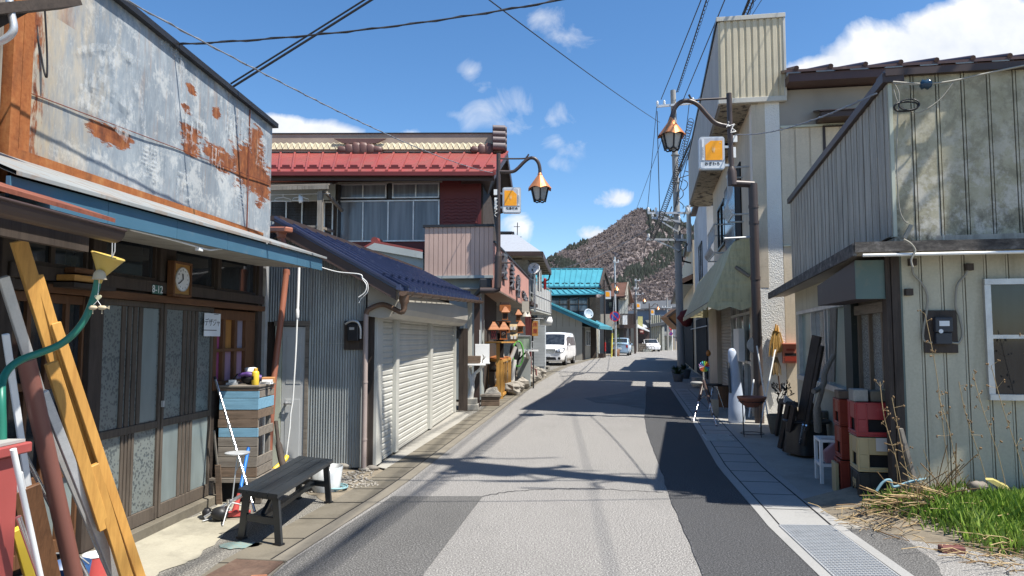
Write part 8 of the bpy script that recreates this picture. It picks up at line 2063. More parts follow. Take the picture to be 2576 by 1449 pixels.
kk=crate('black bottle crate with faded yellow number, bottom of the front stack',cx,ux,uy,.40,.33,h,m_blkcr,lat=True)
text_mb('99',.13,cx+uy*.12-ux*.018+UP*.2,-uy,UP,.003).build('lettering',m_yelcr,kk)
crate('cream yellow bottle crate in the middle of the front stack',cx+UP*(h+.002)+ux*.0,ux,uy,.40,.33,h,m_yelcr)
mb=MB();q=cx+UP*(h*1.62)+ux*.15-uy*.012;mb.par(q,ux*.22,-uy*.003,UP*.12);mb.build('pale_label',painted('worn_white_panel',(.55,.53,.5),.5,.3),[o for o in bpy.data.objects if o.get('label','').startswith('cream yellow bottle')][0])
crate('bright red bottle crate on top of the front stack',cx+UP*(2*h+.004)-ux*.005,ux,uy,.41,.34,h,m_redcr)
c2=gp(2112,1243)
crate('brick red bottle crate at the foot of the rear stack',c2+ux*.02,ux,uy,.36,.3,.33,m_dredcr)
mb=MB();mb.par(c2-ux*.03+uy*.0,ux*.03,uy*.2,UP*.3);o=mb.build('yellow_board',m_yelcr,bev=.003);tag(o,'thin cream yellow crate side leaning on the foot of the rear stack','board')
crate('brick red bottle crate in the middle of the rear stack',c2+ux*.04+uy*.03+UP*.332,ux,uy,.36,.3,.33,m_dredcr)
crate('brick red bottle crate on top of the rear stack',c2+ux*.03+uy*.02+UP*.664,ux,uy,.36,.3,.27,m_dredcr)
tz=3*h+.006
mb=MB();q=cx+UP*tz+uy*.03;mb.par(q-ux*.02,ux*.13,uy*.2,UP*.11);o=mb.build('concrete_block',m_conc,bev=.006);tag(o,'mossy pale concrete block at the left on the red crate','block')
mb=MB();mb.par(q+ux*.13,ux*.14,uy*.2,UP*.10);o=mb.build('dark_block',m_conc_old,bev=.006);tag(o,'dark damp concrete block between the pale and yellow blocks on the red crate','block')
mb=MB();mb.par(q+ux*.28,ux*.1,uy*.2,UP*.105);o=mb.build('yellow_block',painted('dull_yellow_block',(.36,.27,.09),.7,.4),bev=.006);tag(o,'dull yellow block at the right on the red crate','block')
mb=MB();q=c2+UP*.936;mb.par(q+ux*.03+uy*.05,ux*.22,uy*.2,UP*.08);o=mb.build('cardboard_slab',m_oldbd,bev=.004);tag(o,'brown slab lying on top of the rear crate stack','slab')
q=gp(2068,1218);t=thing('stool','white square tube stool frame with a pink plastic sheet beside the crates','stool',q)
mb=MB();hh=.47;dx,dy=ux*.3,uy*.3
for a in (q,q+dx,q+dx+dy,q+dy):mb.bar(a,a+UP*hh,.03,.03,V((0,1,0)))
for a,b in ((q,q+dx),(q+dx,q+dx+dy),(q+dx+dy,q+dy),(q+dy,q)):
 for z in (hh-.015,.2):mb.bar(a+UP*z,b+UP*z,.03,.03)
mb.build('frame',m_white,t)
mb=MB();m_pinkpl=painted('dusty_pink_plastic',(.33,.16,.17),.45,.2);a=q+ux*.04+UP*.22;mb.prism([a,a+ux*.24,a+ux*.24+UP*.2,a+ux*.12+UP*.23,a+UP*.12],uy*.12);o=mb.build('pink_container',m_pinkpl,bev=.01);tag(o,'dusty pink plastic container caught inside the white stool frame','container')
p=gp(2040,1150);t=thing('round_table','low round black table covered with a dark cloth before the street window','table',p)
mb=MB();mb.lathe(p+V((.0,.1,.44)),[(.28,0),(.30,.01),(.30,.03),(.26,.035)],26);mb.build('top',m_black,t)
mb=MB();vs=[];
for j in range(3):
 for i in range(30):a=i/30*6.283;r=.24+.02*math.sin(a*5)+.015*j;vs.append(p+V((math.cos(a)*r,.1+math.sin(a)*r,.44-.2*j)))
mb.add(vs,[(j*30+i,j*30+(i+1) % 30,(j+1)*30+(i+1) % 30,(j+1)*30+i) for j in range(2) for i in range(30)],0,True);mb.build('cloth',m_black,t)
for k,(x0,y0,x1,y1) in enumerate(((2020,1068,2007,1142),(2028,1070,2012,1120))):mb=MB();mb.tube([yp(x0,y0,8.6),gp(x1,y1)],.011,8);mb.build('leg',m_chrome,t)
mb=MB();c=p+V((.12,.12,.475));mb.bc(c+UP*.05,.16,.12,.1,.3);mb.bc(c+V((.2,.1,.05)),.12,.12,.1,.1);o=mb.build('stone_block',m_conc_old,bev=.01);tag(o,'pair of grey stone blocks on the round black table','block')
for lab,a,b,w_,th,m in (('wide dark plank leaning against the street window',(2055,845,9.2),(2006,1112,9.4),.14,.04,m_dwood),('second dark plank leaning edge on beside the wide one',(2068,870,9.0),(2022,1120,9.2),.05,.05,m_dwood),('grey plank standing upright by the window frame',(2098,775,8.8),(2092,960,8.8),.1,.03,m_gwood_v)):
 P0,P1=yp(*a),yp(*b);P1.z=max(P1.z,.01);mb=MB();mb.bar(P1,P0,w_,th,V((-.9,-.4,.1)));o=mb.build('plank',m,bev=.004);tag(o,lab,'plank','planks leaning on the grey clad house')
mb=MB();mb.tube(curve([yp(2098,893,8.3),yp(2085,915,8.3),yp(2074,940,8.3),yp(2072,965,8.3),yp(2060,978,8.3),yp(2046,985,8.25)],5),[.03]*6+[.036]*12+[.03]*8,8);mb.tube(curve([yp(2072,960,8.3),yp(2066,990,8.3),yp(2056,1030,8.4),yp(2058,1085,8.5)],5),[.03]*10+[.045]*6,8);o=mb.build('driftwood',m_gwood_v);tag(o,'twisted grey driftwood branch standing behind the round black table','driftwood')
mb=MB();mb.tube([yp(2058,960,8.6),gp(2022,1122,.0)],.01,6);o=mb.build('white_stick',m_pvc);tag(o,'thin white stick leaning in front of the dark planks','stick')
t=thing('plank_trestle','dark trestle of rough boards standing on the pavement','trestle',gp(1975,1125))
mb=MB()
for (x0,y0,x1,y1,Y0) in ((1966,1012,1952,1095,9.9),(1984,1015,1962,1128,9.3),(1998,1020,1975,1137,9.1),(1998,1015,2016,1100,9.5)):
 a=yp(x0,y0,Y0);b=gp(x1,y1);mb.bar(b,a,.07,.04,V((-.8,-.5,.1)))
mb.bar(yp(1964,1008,9.9),yp(2002,1018,9.2),.06,.06);mb.build('boards',m_dwood,t)
mb=MB();mb.prism([yp(1976,994,9.4),yp(2000,1012,9.4),yp(1990,1022,9.4),yp(1972,1012,9.4)],V((.0,.03,0)));o=mb.build('metal_scrap',m_galv);tag(o,'bent grey metal scrap lying on the dark trestle','scrap')
def wf(px,py,d):a=W2F.hit(px,py,d);return W2F.P(a[0],a[1],d)
a=W2F.hit(1969,863,.1);b=W2F.hit(2008,914,.1);t=thing('letter_box','salmon red letter box with an open slot on the cream wall','letter box',W2F.P((a[0]+b[0])/2,b[1],.06))
m_mail=painted('salmon_red_enamel',(.50,.16,.10),.4,.25,(.3,.12,.08));m_mail2=painted('deep_red_enamel',(.34,.05,.03),.4,.15)
mb=MB();mb.wb(W2F,a[0],b[0],b[1],a[1]-.03,-.008,.1);mb.build('box_body',m_mail,t,0,.006)
mb=MB();mb.wb(W2F,a[0]-.012,b[0]+.012,a[1]-.028,a[1],-.008,.14);mb.build('lid',m_mail,t,0,.005)
mb=MB();h_=a[1]-b[1];mb.wb(W2F,a[0]+.03,b[0]-.03,b[1]+h_*.36,b[1]+h_*.50,.1015,.104);mb.build('slot',m_shade_black,t);mb=MB();mb.wb(W2F,a[0]+.03,b[0]-.03,b[1]+h_*.1,b[1]+h_*.33,.1015,.106);mb.wb(W2F,a[0]+.06,b[0]-.06,b[1]+h_*.62,b[1]+h_*.72,.1015,.104);mb.build('panel',m_mail2,t)
m_straw=wood('golden_straw',(.58,.36,.11),(.38,.2,.05),.8,2,3,.6);m_straw2=wood('dull_brush_bristle',(.27,.19,.09),(.16,.1,.05),.8,2,3,.6)
for lab,top,neck,bot,rr,m in (('golden straw broom head hung higher on the cream wall beside the letter box',(1952,815),(1950,832),(1946,895),.07,m_straw),('second golden straw broom hung just right of the first one',(1956,818),(1957,835),(1962,885),.06,m_straw),('dull brown brush with a cream cloth cap hung below the golden brooms',(1950,880),(1951,898),(1953,942),.11,m_straw2)):
 t=thing('broom',lab,'broom',wf(*bot,.08),'brooms on the cream wall');A_,N_,B_=wf(*top,.06),wf(*neck,.06),wf(*bot,.08)
 mb=MB();mb.tube([A_,N_],[.012,.028],8);mb.build('binding',m_palepost if m is m_straw2 else m_ywood,t)
 mb=MB();random.seed(len(lab))
 for k in range(46):
  d=V((random.gauss(0,.45),random.gauss(0,.25),0));e_=B_+W2F.u*d.x*rr+W2F.n*d.y*.05+UP*random.uniform(-.02,.03);s0=N_+W2F.u*d.x*.03;mb.tube([s0,lerp(s0,e_,.5)+W2F.u*d.x*rr*.25,e_],.006,4,cap=False)
 mb.build('bristles',m,t)
for lab,a,b in (('brown broom handle hanging below the dull brush',(1958,945,.06),(1962,985,.05)),):
 mb=MB();mb.tube([wf(*a),wf(*b)],.012,6);o=mb.build('wooden_stick',m_bwood);tag(o,lab,'handle')
for k,(p0,p1,lab) in enumerate((((1904,870,12.7),(1935,1070,12.4),'white pole leaning right of the lamp post against the stucco'),((1950,880,12.9),(1912,1075,12.3),'pale pole crossing behind the bare shrub'),((1896,955,12.75),(1884,1050,12.4),'short white handle left of the lamp post'))):
 a,b=yp(*p0),yp(*p1);b.z=max(b.z,.02);mb=MB();mb.tube([a,b],.014,8);o=mb.build('white_pole',m_pvc);tag(o,lab,'pole','poles by the stucco corner')
p=gp(1962,1092);t=thing('bare_shrub','bare budding shrub in a dark pot before the brooms','shrub',p)
mb=MB();mb.lathe(p,[(.14,0),(.2,.3),(.19,.31),(.17,.28)],18);mb.build('pot',m_conc_old,t)
m_bark2=mat('dark_bark',(.05,.038,.03),.85,var=.3);random.seed(40);mb=MB();bd=MB()
def shrub(p,d,l,r,dep):
 q=p+d*l+V((random.uniform(-.03,.03),random.uniform(-.03,.03),0));mb.tube([p,lerp(p,q,.5)+V((random.uniform(-.02,.02),random.uniform(-.02,.02),0)),q],[r,r*.85,r*.6],5)
 if dep>=2:
  for k in range(3):e_=lerp(p,q,random.random());bd.blob(e_+V((random.uniform(-.01,.01),random.uniform(-.01,.01),.004)),.009,.009,.011,.1,k,5,3)
 if dep<4:
  for k in range(2 if dep else 5):dd=(d+V((random.uniform(-1,1),random.uniform(-.8,.8),random.uniform(-.15,.7)))).normalized();shrub(q,dd,l*random.uniform(.6,.85),r*.62,dep+1)
shrub(p+UP*.28,V((.0,0,1)),.2,.016,0)
mb.build('branches',m_bark2,t);bd.build('buds',m_bark2,t)
p=gp(1858,1066);t=thing('plastic_float','tall pale blue plastic float standing upright beside the shop door','float',p)
m_pblue=painted('pale_blue_plastic',(.46,.52,.62),.4,.15)
mb=MB();prof_=[(.13,.0,0),(.155,.04,0),(.15,.25,.0),(.12,.6,-.01),(.095,.95,-.03),(.085,1.2,-.05),(.075,1.3,-.06),(.045,1.35,-.065),(.01,1.36,-.065)]
vs=[];n=18
for r,z,dx in prof_:
 for k in range(n):a=k/n*6.283;vs.append(p+V((math.cos(a)*r+dx,math.sin(a)*r*.7+.1,z)))
mb.add(vs,[(i*n+k,i*n+(k+1) % n,(i+1)*n+(k+1) % n,(i+1)*n+k) for i in range(len(prof_)-1) for k in range(n)],0,True);mb.build('float_body',m_pblue,t)
mb=MB();mb.par(p+V((-.135,.03,.55)),V((.03,0,0)),V((0,.06,0)),V((-.03,0,.55)));mb.build('groove',m_dgrey,t)
p=gp(1893,1098);t=thing('bowl_stand','terracotta bowl on a thin black wire stand on the pavement','bowl',p)
mb=MB();mb.lathe(p+UP*.46,[(.09,0),(.17,.06),(.215,.13),(.22,.14),(.225,.165),(.205,.165),(.19,.12)],26);mb.build('bowl',m_terracotta,t)
mb=MB()
for zc2,r in ((.05,.18),(.55,.2)):mb.tube([p+V((math.cos(k*.2618)*r,math.sin(k*.2618)*r,zc2)) for k in range(24)],.006,5,closed=True)
for k in range(4):a=k*1.57+.5;mb.tube([p+V((math.cos(a)*.18,math.sin(a)*.18,0)),p+V((math.cos(a)*.2,math.sin(a)*.2,.58))],.006,5)
mb.build('wire_stand',m_black,t)
p=gp(1828,1024);t=thing('tree_stump','squat brown log seat by the roller shutter of the cream shop','log',p)
mb=MB();mb.lathe(p,[(.2,0),(.19,.1),(.18,.35),(.19,.48)],16);mb.build('bark',m_bwood,t);mb=MB();mb.lathe(p+UP*.48,[(.18,0),(.01,.006)],16);mb.build('cut_face',m_oldbd,t)
def tripod(lab,c,h,feet,m1,top=True):
 t=thing('camera_tripod',lab,'tripod',V((c.x,c.y,0)),'tripods before the cream shop')
 mb=MB();mb.tube([c+UP*h*.75,c+UP*h],.028,10);mb.tube([c+UP*h,c+UP*h*1.28],.015,8);mb.build('column',m_chrome,t)
 for f_ in feet:
  a=c+UP*h;mid=lerp(a,f_,.5);mb=MB();mb.tube([a,mid],.027,8);mb.tube([mid,f_],.011,8,1);mb.tube([lerp(a,f_,.74),lerp(a,f_,.77)],.02,8);mb.tube([lerp(a,f_,.985),f_],.018,8);mb.build('leg',[m1,m_chrome],t)
 mb=MB()
 for f_ in feet:q=lerp(c+UP*h,f_,.5);mb.tube([c+UP*h*.6,q],.007,6)
 mb.build('brace',m_black,t);return t
c=gp(1772,1052);c=V((c.x,c.y,0))
tripod('dark tripod with silver lower legs in the middle of the pavement',c,.72,[gp(1744,1062),gp(1803,1073),gp(1800,1030)],m_dkbrown)
t=thing('cushion_seat','pale round seat cushion propped on the dark tripod','seat',c+V((-.18,0,.62)));mb=MB();mb.lathe(yp(1752,964,c.y),[(.01,-.06),(.08,-.05),(.12,.0),(.12,.02),(.08,.035)],20);mb.build('cushion',m_conc_new,t)
c2_=gp(1792,1032);t=thing('folding_stool','small dark topped stool with steel legs behind the dark tripod','stool',V((c2_.x,c2_.y,0)))
mb=MB();q=yp(1796,970,c2_.y);mb.lathe(q,[(.17,0),(.18,.02),(.17,.04)],18);mb.bar(q+V((.1,0,0)),q+V((.3,-.02,-.01)),.04,.02);mb.build('seat',m_black,t)
mb=MB()
for dx,dy in ((-.1,-.1),(.12,-.06),(.0,.12)):mb.tube([q+V((dx*.4,dy*.4,0)),V((q.x+dx*1.6,q.y+dy*1.6,0))],.012,6)
mb.build('legs',m_chrome,t)
pw=yp(1772,922,c.y-.05);t=thing('pinwheel','rainbow coloured pinwheel fixed to the dark tripod top','pinwheel',pw-UP*.12)
cols=[(.55,.05,.04),(.6,.22,.03),(.6,.45,.05),(.15,.4,.08),(.05,.3,.35),(.05,.12,.4),(.25,.06,.3),(.5,.4,.35)]
for k in range(14):
 a0=k/14*6.283;mb=MB();e0_=V((math.cos(a0),0,math.sin(a0)));e1_=V((math.cos(a0+.36),0,math.sin(a0+.36)))
 mb.add([pw,pw+e0_*.11+V((0,.02,0)),pw+e1_*.10+V((0,-.01,0))],[(0,1,2)]);mb.add([pw+V((0,.003,0)),pw+e0_*.11+V((0,.023,0)),pw+e1_*.10+V((0,-.007,0))],[(2,1,0)])
 mb.build('blade',painted('pinwheel_colour',cols[k % 8],.5,.05) if k<8 else bpy.data.materials.get('pinwheel_colour' if k==8 else f'pinwheel_colour.{k-8:03d}') or m_white,t)
mb=MB();mb.tube([pw,pw+V((0,.03,0))],.012,8);mb.tube([pw+V((0,.03,0)),pw+V((.01,.04,-.26))],.006,6);mb.build('stem',m_chrome,t)
mb=MB();q=gp(1800,1048);mb.bc(q+V((.0,.05,.17)),.13,.12,.34,.1);o=mb.build('concrete_post_foot',m_conc,bev=.01);tag(o,'small pale concrete block standing behind the tripod legs','block')
p=yp(1782,880,17.5);t=thing('hanging_squash','orange gourd hung on a cord before the dark shop glass','gourd',p);mb=MB();mb.lathe(p-UP*.1,[(.01,-.06),(.05,-.03),(.06,.02),(.04,.07),(.012,.1)],14);mb.build('gourd_body',painted('orange_gourd',(.55,.2,.04),.5,.2),t);mb=MB();mb.tube([p,V((p.x,p.y,1.95))],.004,5);mb.build('cord',m_black,t)
mb=MB();q=gp(1750,975);mb.bc(q+V((.1,.0,.16)),.36,.3,.32,.1);o=mb.build('storage_box',m_conc_new,bev=.015);tag(o,'grey storage box on the pavement before the dark shop glass','box')
t=thing('red_cloth_bundle','dark red cloth bundle hung high at the foot of the utility pole','cloth',yp(1726,810,29.5));mb=MB();mb.blob(yp(1726,800,29.4),.3,.2,.35,.25,4,12,8);mb.build('cloth',painted('dark_red_cloth',(.12,.015,.015),.8,.2),t)
for i,(x,y,s,lab) in enumerate(((1706,960,.25,'dark flower pot nearest the utility pole foot'),(1722,952,.3,'dark flower pot behind the nearest one at the pole foot'),(1700,945,.22,'small dark pot left of the pole foot'))):
 p=gp(x,y);t=thing('flower_pot',lab,'flower pot',p,'pots at the foot of the utility pole');mb=MB();mb.lathe(p,[(s*.6,0),(s*.85,s*1.1),(s*.8,s*1.1)],14);mb.build('pot',m_dgrey,t)
 random.seed(i);mb=MB()
 for k in range(60):a=random.uniform(0,6.28);d=V((math.cos(a),math.sin(a),random.uniform(.3,2))).normalized()*s*random.uniform(.5,1.2);q=p+UP*s;e_=d.orthogonal().normalized()*.02;mb.add([q-e_,q+d*.6+e_,q+d,q+d*.6-e_],[(0,1,2,3)])
 mb.build('leaves',m_leafd,t)
p=gp(2394,1382,.02);mb=MB();mb.bc(p,.16,.08,.05,-.12);o=mb.build('brick',painted('dark_red_brick',(.16,.06,.05),.85,.4),bev=.006);tag(o,'dark red brick lying on the gravel below the weeds','brick')
def ground_z(x,y):return max(bank(x,y),0)
m_grass=NT('bright_spring_grass');a=m_grass.noise(5,4,.6);m_grass.b.inputs['Subsurface Weight'].default_value=0
m_grass=m_grass.done(m_grass.ramp(a,[(.32,(.13,.22,.03)),(.5,(.26,.38,.06)),(.68,(.42,.50,.13))]),.5,0,.3)
m_dry=mat('dry_straw_stalks',(.40,.29,.15),.8,var=.3,scale=6)
m_dry2=mat('brown_dead_stalks',(.20,.125,.06),.8,var=.3,scale=6)
random.seed(77);mb=MB();cntg=0
def ingrass(x,y):
 if not (4.2<y<6.7 and x>2.9):return 0
 u_=(x-(3.05+.42*max(0,6.1-y)*.9+.12*noise.noise(V((y*3,0,0)))))
 far=6.24-.17*(x-3.5)-y
 near=y-(5.05-.08*(x-3)+.18*noise.noise(V((x*2.2,3,0))))
 return max(0,min(1,u_/.25))*max(0,min(1,far/.12))*max(0,min(1,near/.25))
while cntg<24000:
 x=random.uniform(3.0,6.2);y=random.uniform(4.6,6.5);k=ingrass(x,y);cl=.5+.5*noise.noise(V((x*3.2,y*3.2,2)))
 cntg+=1
 if random.random()>k*(.35+.9*cl):continue
 b=V((x,y,ground_z(x,y)-.01));hgt=random.uniform(.09,.19)*(.6+.7*cl);a=random.uniform(0,6.283);ln=V((math.cos(a),math.sin(a),0));w_=random.uniform(.0035,.0075)
 s_=V((-ln.y,ln.x,0))*w_;w2=random.uniform(.25,.5);m1=b+ln*hgt*.16+UP*hgt*.62;tip=b+ln*hgt*w2+UP*hgt*random.uniform(.85,1.1)
 mb.add([b-s_*.6,b+s_*.6,m1+s_,tip,m1-s_],[(0,1,2,3,4)])
o=mb.build('grass',m_grass);kind(o,'stuff');tag(o,'bright green spring grass growing on the bank below the clad wall','grass')
mb=MB();random.seed(5)
for i in range(650):
 x=random.uniform(2.75,5.6);y=random.choice([random.uniform(5.75,6.2),random.uniform(4.7,5.3),random.uniform(4.7,6.4)])
 if x-2.7<.42*max(0,6.1-y)*.9:continue
 b=V((x,y,ground_z(x,y)+random.uniform(.0,.04)));a=random.uniform(0,6.283);l=random.uniform(.08,.4);d=V((math.cos(a),math.sin(a)*.6,random.uniform(-.02,.25)));mb.tube([b,b+d*l*.5+UP*.02,b+d*l],random.uniform(.002,.004),4,0 if random.random()<.65 else 1,False)
for i in range(120):
 x=random.uniform(3.2,3.75);y=random.uniform(5.9,6.2);b=V((x,y,ground_z(x,y)+.02));a=random.gauss(2.4,.7);l=random.uniform(.15,.55);d=V((math.cos(a),-.2,abs(math.sin(a))*random.uniform(.1,1.0))).normalized();mb.tube([b,b+d*l*.6,b+d*l+UP*-.03],random.uniform(.002,.005),4,0 if random.random()<.6 else 1,False)
o=mb.build('dead_stalks',[m_dry,m_dry2]);kind(o,'stuff');tag(o,'straw coloured dead stalks and litter tangled round the grass bank','dead stalks')
random.seed(19)
tall=[(2294,790,3.72,'tall dry weed stalk with seed heads nearest the dark porch post'),(2318,1000,3.85,'short dry weed stalk left of the meter board'),(2365,960,4.02,'slim dry weed below the meter board'),(2395,940,4.15,'dry weed with clustered seed heads right of the meter board'),(2440,920,4.3,'leaning dry weed between meter and window'),(2530,830,4.55,'tall dry weed stalk in front of the window corner'),(2180,960,3.32,'yellow dry weed in front of the cream crate'),(2210,1000,3.42,'second yellow dry weed in front of the black crate')]
for x,y,X,lab in tall:
 Y=6.12-.17*(X-3.5) if X>3.6 else 6.1;top=yp(x,max(y,870 if X<3.6 else y),Y);b=V((X,Y,ground_z(X,Y)-.02));top.x=mix(top.x,X,.4)
 t=thing('dry_weed',lab,'weed',b,'dry weeds along the clad wall');mb=MB();pts=curve([b,lerp(b,top,.35)+V((random.uniform(-.03,.03),0,0)),lerp(b,top,.7)+V((random.uniform(-.03,.03),-.01,0)),top],5);mb.tube(pts,[.003]*len(pts),5,0,False)
 hd_=MB()
 for k in range(11):
  p=pts[random.randint(4,len(pts)-1)];d=V((random.uniform(-1,1),random.uniform(-.6,.2),random.uniform(.0,1.2))).normalized()*random.uniform(.03,.09);mb.tube([p,p+d],.0014,4,0,False)
  for q in range(2):hd_.blob(p+d+V((random.uniform(-.012,.012),0,random.uniform(-.015,.01))),.0065,.005,.009,.3,k,6,4)
 mb.build('stem',m_dry,t);hd_.build('seed_heads',m_dry2,t)
mb=MB();a=[(2480,1207),(2500,1208),(2536,1226),(2542,1234),(2515,1228)];mb.prism([yp(x,y,6.0) for x,y in a],V((.02,.04,.01)));o=mb.build('yellow_leaf',painted('yellow_plastic_scrap',(.42,.36,.12),.6,.3));tag(o,'yellow plastic scrap lying on the grass bank by the wall','scrap')
mb=MB();mb.blob(yp(2460,1224,6.0),.08,.05,.045,.25,3,12,8);mb.blob(yp(2420,1236,6.0),.06,.04,.03,.25,5,12,8);o=mb.build('grey_log',m_gwood);tag(o,'grey broken log half buried in the grass bank','log')
mb=MB();mb.tube([gp(2325,1350,.01),gp(2370,1362,.02),gp(2412,1375,.01)] if False else [gp(2195,1330,.01),gp(2235,1345,.02),gp(2265,1356,.01)],.005,5);o=mb.build('twig',m_dry2);tag(o,'thin brown twig lying on the dark asphalt beside the grate','twig')
mb=MB();mb.bar(yp(2265,1078,6.15),V((3.50,6.14,.06)),.03,.04,V((0,1,0)));o=mb.build('wooden_stake',m_gwood_v);tag(o,'short grey stake standing against the corner of the clad wall','stake')
mb=MB();q=[(2205,1235),(2222,1212),(2240,1208),(2248,1225),(2290,1212),(2330,1205)];mb.tube(curve([yp(x,y,6.05) for x,y in q],4),.012,6);o=mb.build('blue_rope',painted('faded_blue_rope',(.17,.30,.35),.7,.2));tag(o,'faded blue rope tangled at the foot of the porch post','rope')
mb=MB();random.seed(6)
for i in range(900):
 x=random.uniform(2.9,5.2);y=random.uniform(3.6,5.2)
 if x-2.75<.42*(6.1-y)*.9:continue
 s_=random.uniform(.006,.02);mb.blob(V((x,y,ground_z(x,y)+s_*.2)),s_,s_*.8,s_*.6,.2,i,5,3)
o=mb.build('gravel',m_stone);kind(o,'stuff');tag(o,'loose gravel on the bare earth below the grass bank','gravel')
# ------------------------------------------------------------------ overhead cables and the pole just outside the frame that throws its shadow over the road
def wire(name,lab,pts,r,m=m_black,twist=0,grp='overhead cables'):
 mb=MB();mb.tube(pts,r,6)
 if twist:
  q=[]
  L_=0
  for a,b in zip(pts[:-1],pts[1:]):
   n=max(2,int((b-a).length/.09));d=(b-a).normalized();s1=d.orthogonal().normalized();s2=d.cross(s1)
   for k in range(n):t=L_+k*.09;q.append(lerp(a,b,k/n)+(s1*math.cos(t*twist)+s2*math.sin(t*twist))*r*1.15)
   L_+=(b-a).length
  mb.tube(q,r*.8,5)
 o=mb.build(name,m);return tag(o,lab,'cable',grp)
m_wire=mat('weathered_black_cable',(.025,.026,.03),.6);m_wireg=mat('grey_cable',(.2,.21,.23),.5)
np_=V((5.68,5.5,0))
ppo=thing('utility_pole','near concrete utility pole standing just outside the right edge of the picture','utility pole',np_,'utility poles down the street')
mb=MB();mb.tube([np_,np_+UP*15.2],[.19,.13],18);mb.build('pole',m_conc_new,ppo)
for z,l in ((14.6,1.0),(13.6,1.1),(11.2,.9)):
 mb=MB();mb.bar(np_+V((-l,-.25,z)),np_+V((l*.6,.2,z)),.1,.1);mb.build('crossarm',m_galv,ppo)
 for k in range(4):mb=MB();mb.lathe(np_+lerp(V((-l,-.25,z+.05)),V((l*.6,.2,z+.05)),k/3),[(.03,0),(.07,.06),(.04,.12),(.06,.2)],10);mb.build('insulator',m_white,ppo)
mb=MB();mb.lathe(np_+V((.05,-.36,12.3)),[(.22,-.5),(.24,-.4),(.24,.4),(.18,.5)],18);mb.build('transformer',m_galv,ppo)
mb=MB();random.seed(3)
for k in range(14):
 z=random.uniform(8,14);a=random.uniform(0,6.28);c=np_+UP*z;mb.tube(curve([c,c+V((math.cos(a)*.5,math.sin(a)*.3,.2)),c+V((math.cos(a)*.9,math.sin(a)*.5,-.3)),c+V((math.cos(a)*1.5,math.sin(a)*.7,random.uniform(-.5,.6)))],5),.025,5)
mb.tube([np_+V((-.3,0,9.2)),np_+V((-.3,0,13.5))],.09,8)
for pts in (((-.1,0,6.6),(-.45,-.05,6.3),(-.62,-.05,5.7),(-.5,0,5.2),(-.12,0,4.9)),((-.1,0,6.9),(-.5,0,6.6),(-.85,0,6.0)),((-.15,0,4.6),(-.3,0,5.4),(-.22,0,6.4))):mb.tube(curve([np_+V(p) for p in pts],6),.045,6)  # unseen loops, and the box below, added to throw shadows on the clad wall
mb.bc(np_+V((.25,-.3,5.6)),.4,.35,.8);mb.build('shadow_cable_bundle',m_black,ppo)
bp_=V((2.6,-13,0));t=thing('utility_pole','concrete utility pole behind the viewer that carries the street cables','utility pole',bp_,'utility poles down the street');mb=MB();mb.tube([bp_,bp_+UP*12],[.19,.13],16);mb.build('pole',m_conc_new,t)
mb=MB();mb.bar(bp_+V((-1,0,10.8)),bp_+V((1,0,10.8)),.1,.1);mb.build('crossarm',m_galv,t)
hbp=lambda px,py:SH.P(*SH.hit(px,py,.03),.03)
A_=hbp(580,222);B_=np_+V((-.1,0,8.8));wire('cable','thick twin black cable rising from the hoarding top to the right',sag(A_,B_,.05),.013,m_wire,0)
o=wire('cable','second strand tied along the thick black cable',[p+V((0,0,.045)) for p in sag(A_,B_,.05)],.010,m_wire)
A_=hbp(430,112);wire('cable','black twisted cable sagging across the street from the hoarding',sag(A_,np_+V((-.1,0,5.9)),.42,40),.0075,m_wire,16)
wire('cable','pale twisted cable running to the left street lamp',sag(yp(60,-140,3.6),yp(1240,435,16.75),.18,40),.006,m_wireg,16)
wire('cable','thin black cable slanting down to the far utility pole',sag(yp(850,-290,7),yp(1660,308,29.8),.1),.011,m_wire)
def far(px,py,px2,dx,nm,r,tw=0,s=.3,spiral=0.0):
 """from the far pole at (px,py) up through pixel (px2,0) and on to the pole behind"""
 a=yp(px,py,29.8);k=(px2-px)/(py-0.0);b=yp(px2+k*2600,-2600,4.6);e=a+(b-a)*((29.8+13)/(29.8-4.6));pts=sag(a,e,s,60)
 wire('cable',nm,pts,r,m_wire,tw)
 if spiral:
  q=[]
  for i in range(900):
   f_=i/900*.60;p0=pts[int(f_*60)];p1=pts[min(60,int(f_*60)+1)];p=lerp(p0,p1,f_*60-int(f_*60));q.append(p+V((math.cos(i*.62)*spiral*.9+spiral*.6,0,math.sin(i*.62)*spiral)))
  wire('cable','coiled support wire wound round the cable next to it: '+nm.split(' ')[0]+' one',q,.009,m_wire)
far(1663,250,1757,0,'leftmost black street cable from the top crossarm',.017,0)
far(1702,232,1772,0,'second street cable from the left at the pole top',.021,0,.3,.05)
far(1714,262,1816,0,'middle street cable from the top crossarm',.017)
far(1748,262,1905,0,'thin rightmost street cable',.009)
far(1706,430,1868,0,'heavy lower bundle of street cables',.036,0,.5,.10)
far(1704,446,1876,0,'second strand of the heavy lower bundle',.02,0,.55)
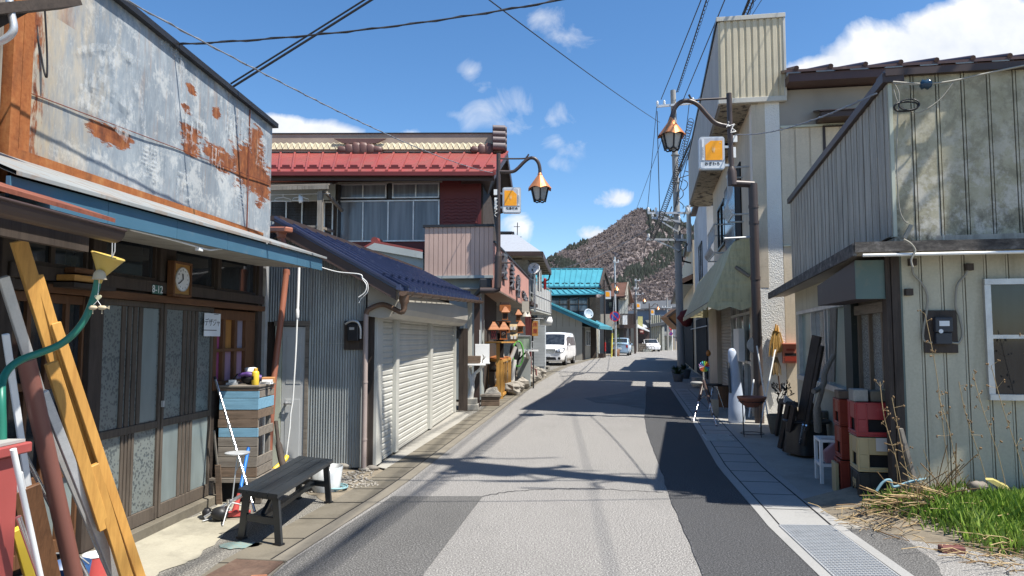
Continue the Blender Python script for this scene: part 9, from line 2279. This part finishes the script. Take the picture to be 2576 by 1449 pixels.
for (p,Y1,q,Y2,r,lab) in (((1652,268),29.8,(1628,536),29.9,.012,'drop cable from the top crossarm to the middle arm'),((1700,250),29.8,(1549,655),58,.012,'cable from the tall pole to the thin steel pole'),((1629,536),29.8,(1640,602),29.9,.015,'short drop cable between the lower arms'),((1628,602),29.8,(1601,705),80,.018,'cable from the lowest arm to the grey pole at the bend'),((1700,380),29.8,(1570,900),19.8,.001,'x'),((1640,570),29.8,(1400,678),40,.014,'pale cable sweeping left over the turquoise roofs'),((1690,520),29.8,(1601,727),80,.02,'thick cable from the tall pole towards the bend'),((1680,640),32,(1602,741),80,.012,'lowest cable towards the pole at the bend'),((1549,662),58,(1601,727),80,.012,'cable from the thin steel pole to the bend pole'),((1601,706),80,(1680,750),88,.014,'cable between the bend pole and the last thin pole'),((1525,715),56,(1400,760),50,.012,'cable from the far lamp post over the lean to roof'),((1714,300),29.8,(1400,1010),60,.001,'x')):
 if lab=='x':continue
 wire('cable',lab,sag(yp(*p,Y1),yp(*q,Y2),.25 if Y2>31 else .02,24),r,m_wireg if 'pale' in lab else m_wire)
wire('cable','dark drop cable hanging from the pole top past the lantern',sag(yp(1653,280,29.7),yp(1660,560,29.7),0,6),.018,m_wire)
wire('cable','twisted cable from the right street lamp to the clad house corner',sag(yp(1850,338,13.0),F1.P(*F1.hit(2205,235,.1),.1),.12,30),.008,m_wireg,20)
bm=[(1735,250,29.8,1700,520),(1745,330,29.8,1690,545)]
for i,(x0,y0,Y,x1,y1) in enumerate(bm):wire('cable',('loose black cable crossing down the utility pole to its lower arm','another loose black cable hanging beside the utility pole')[i],sag(yp(x0,y0,Y),yp(x1,y1,Y),.2,12),.016,m_wire)
pts=sag(yp(1640,600,29.8),yp(1740,300,26),.3,40);q=[]
for i in range(520):f_=i/520*40;p=lerp(pts[int(f_)],pts[min(40,int(f_)+1)],f_-int(f_));q.append(p+V((math.cos(i*.7)*.11,0,math.sin(i*.7)*.11)))
wire('cable','loosely coiled spiral cable climbing from the lower crossarm',q,.012,m_wire)
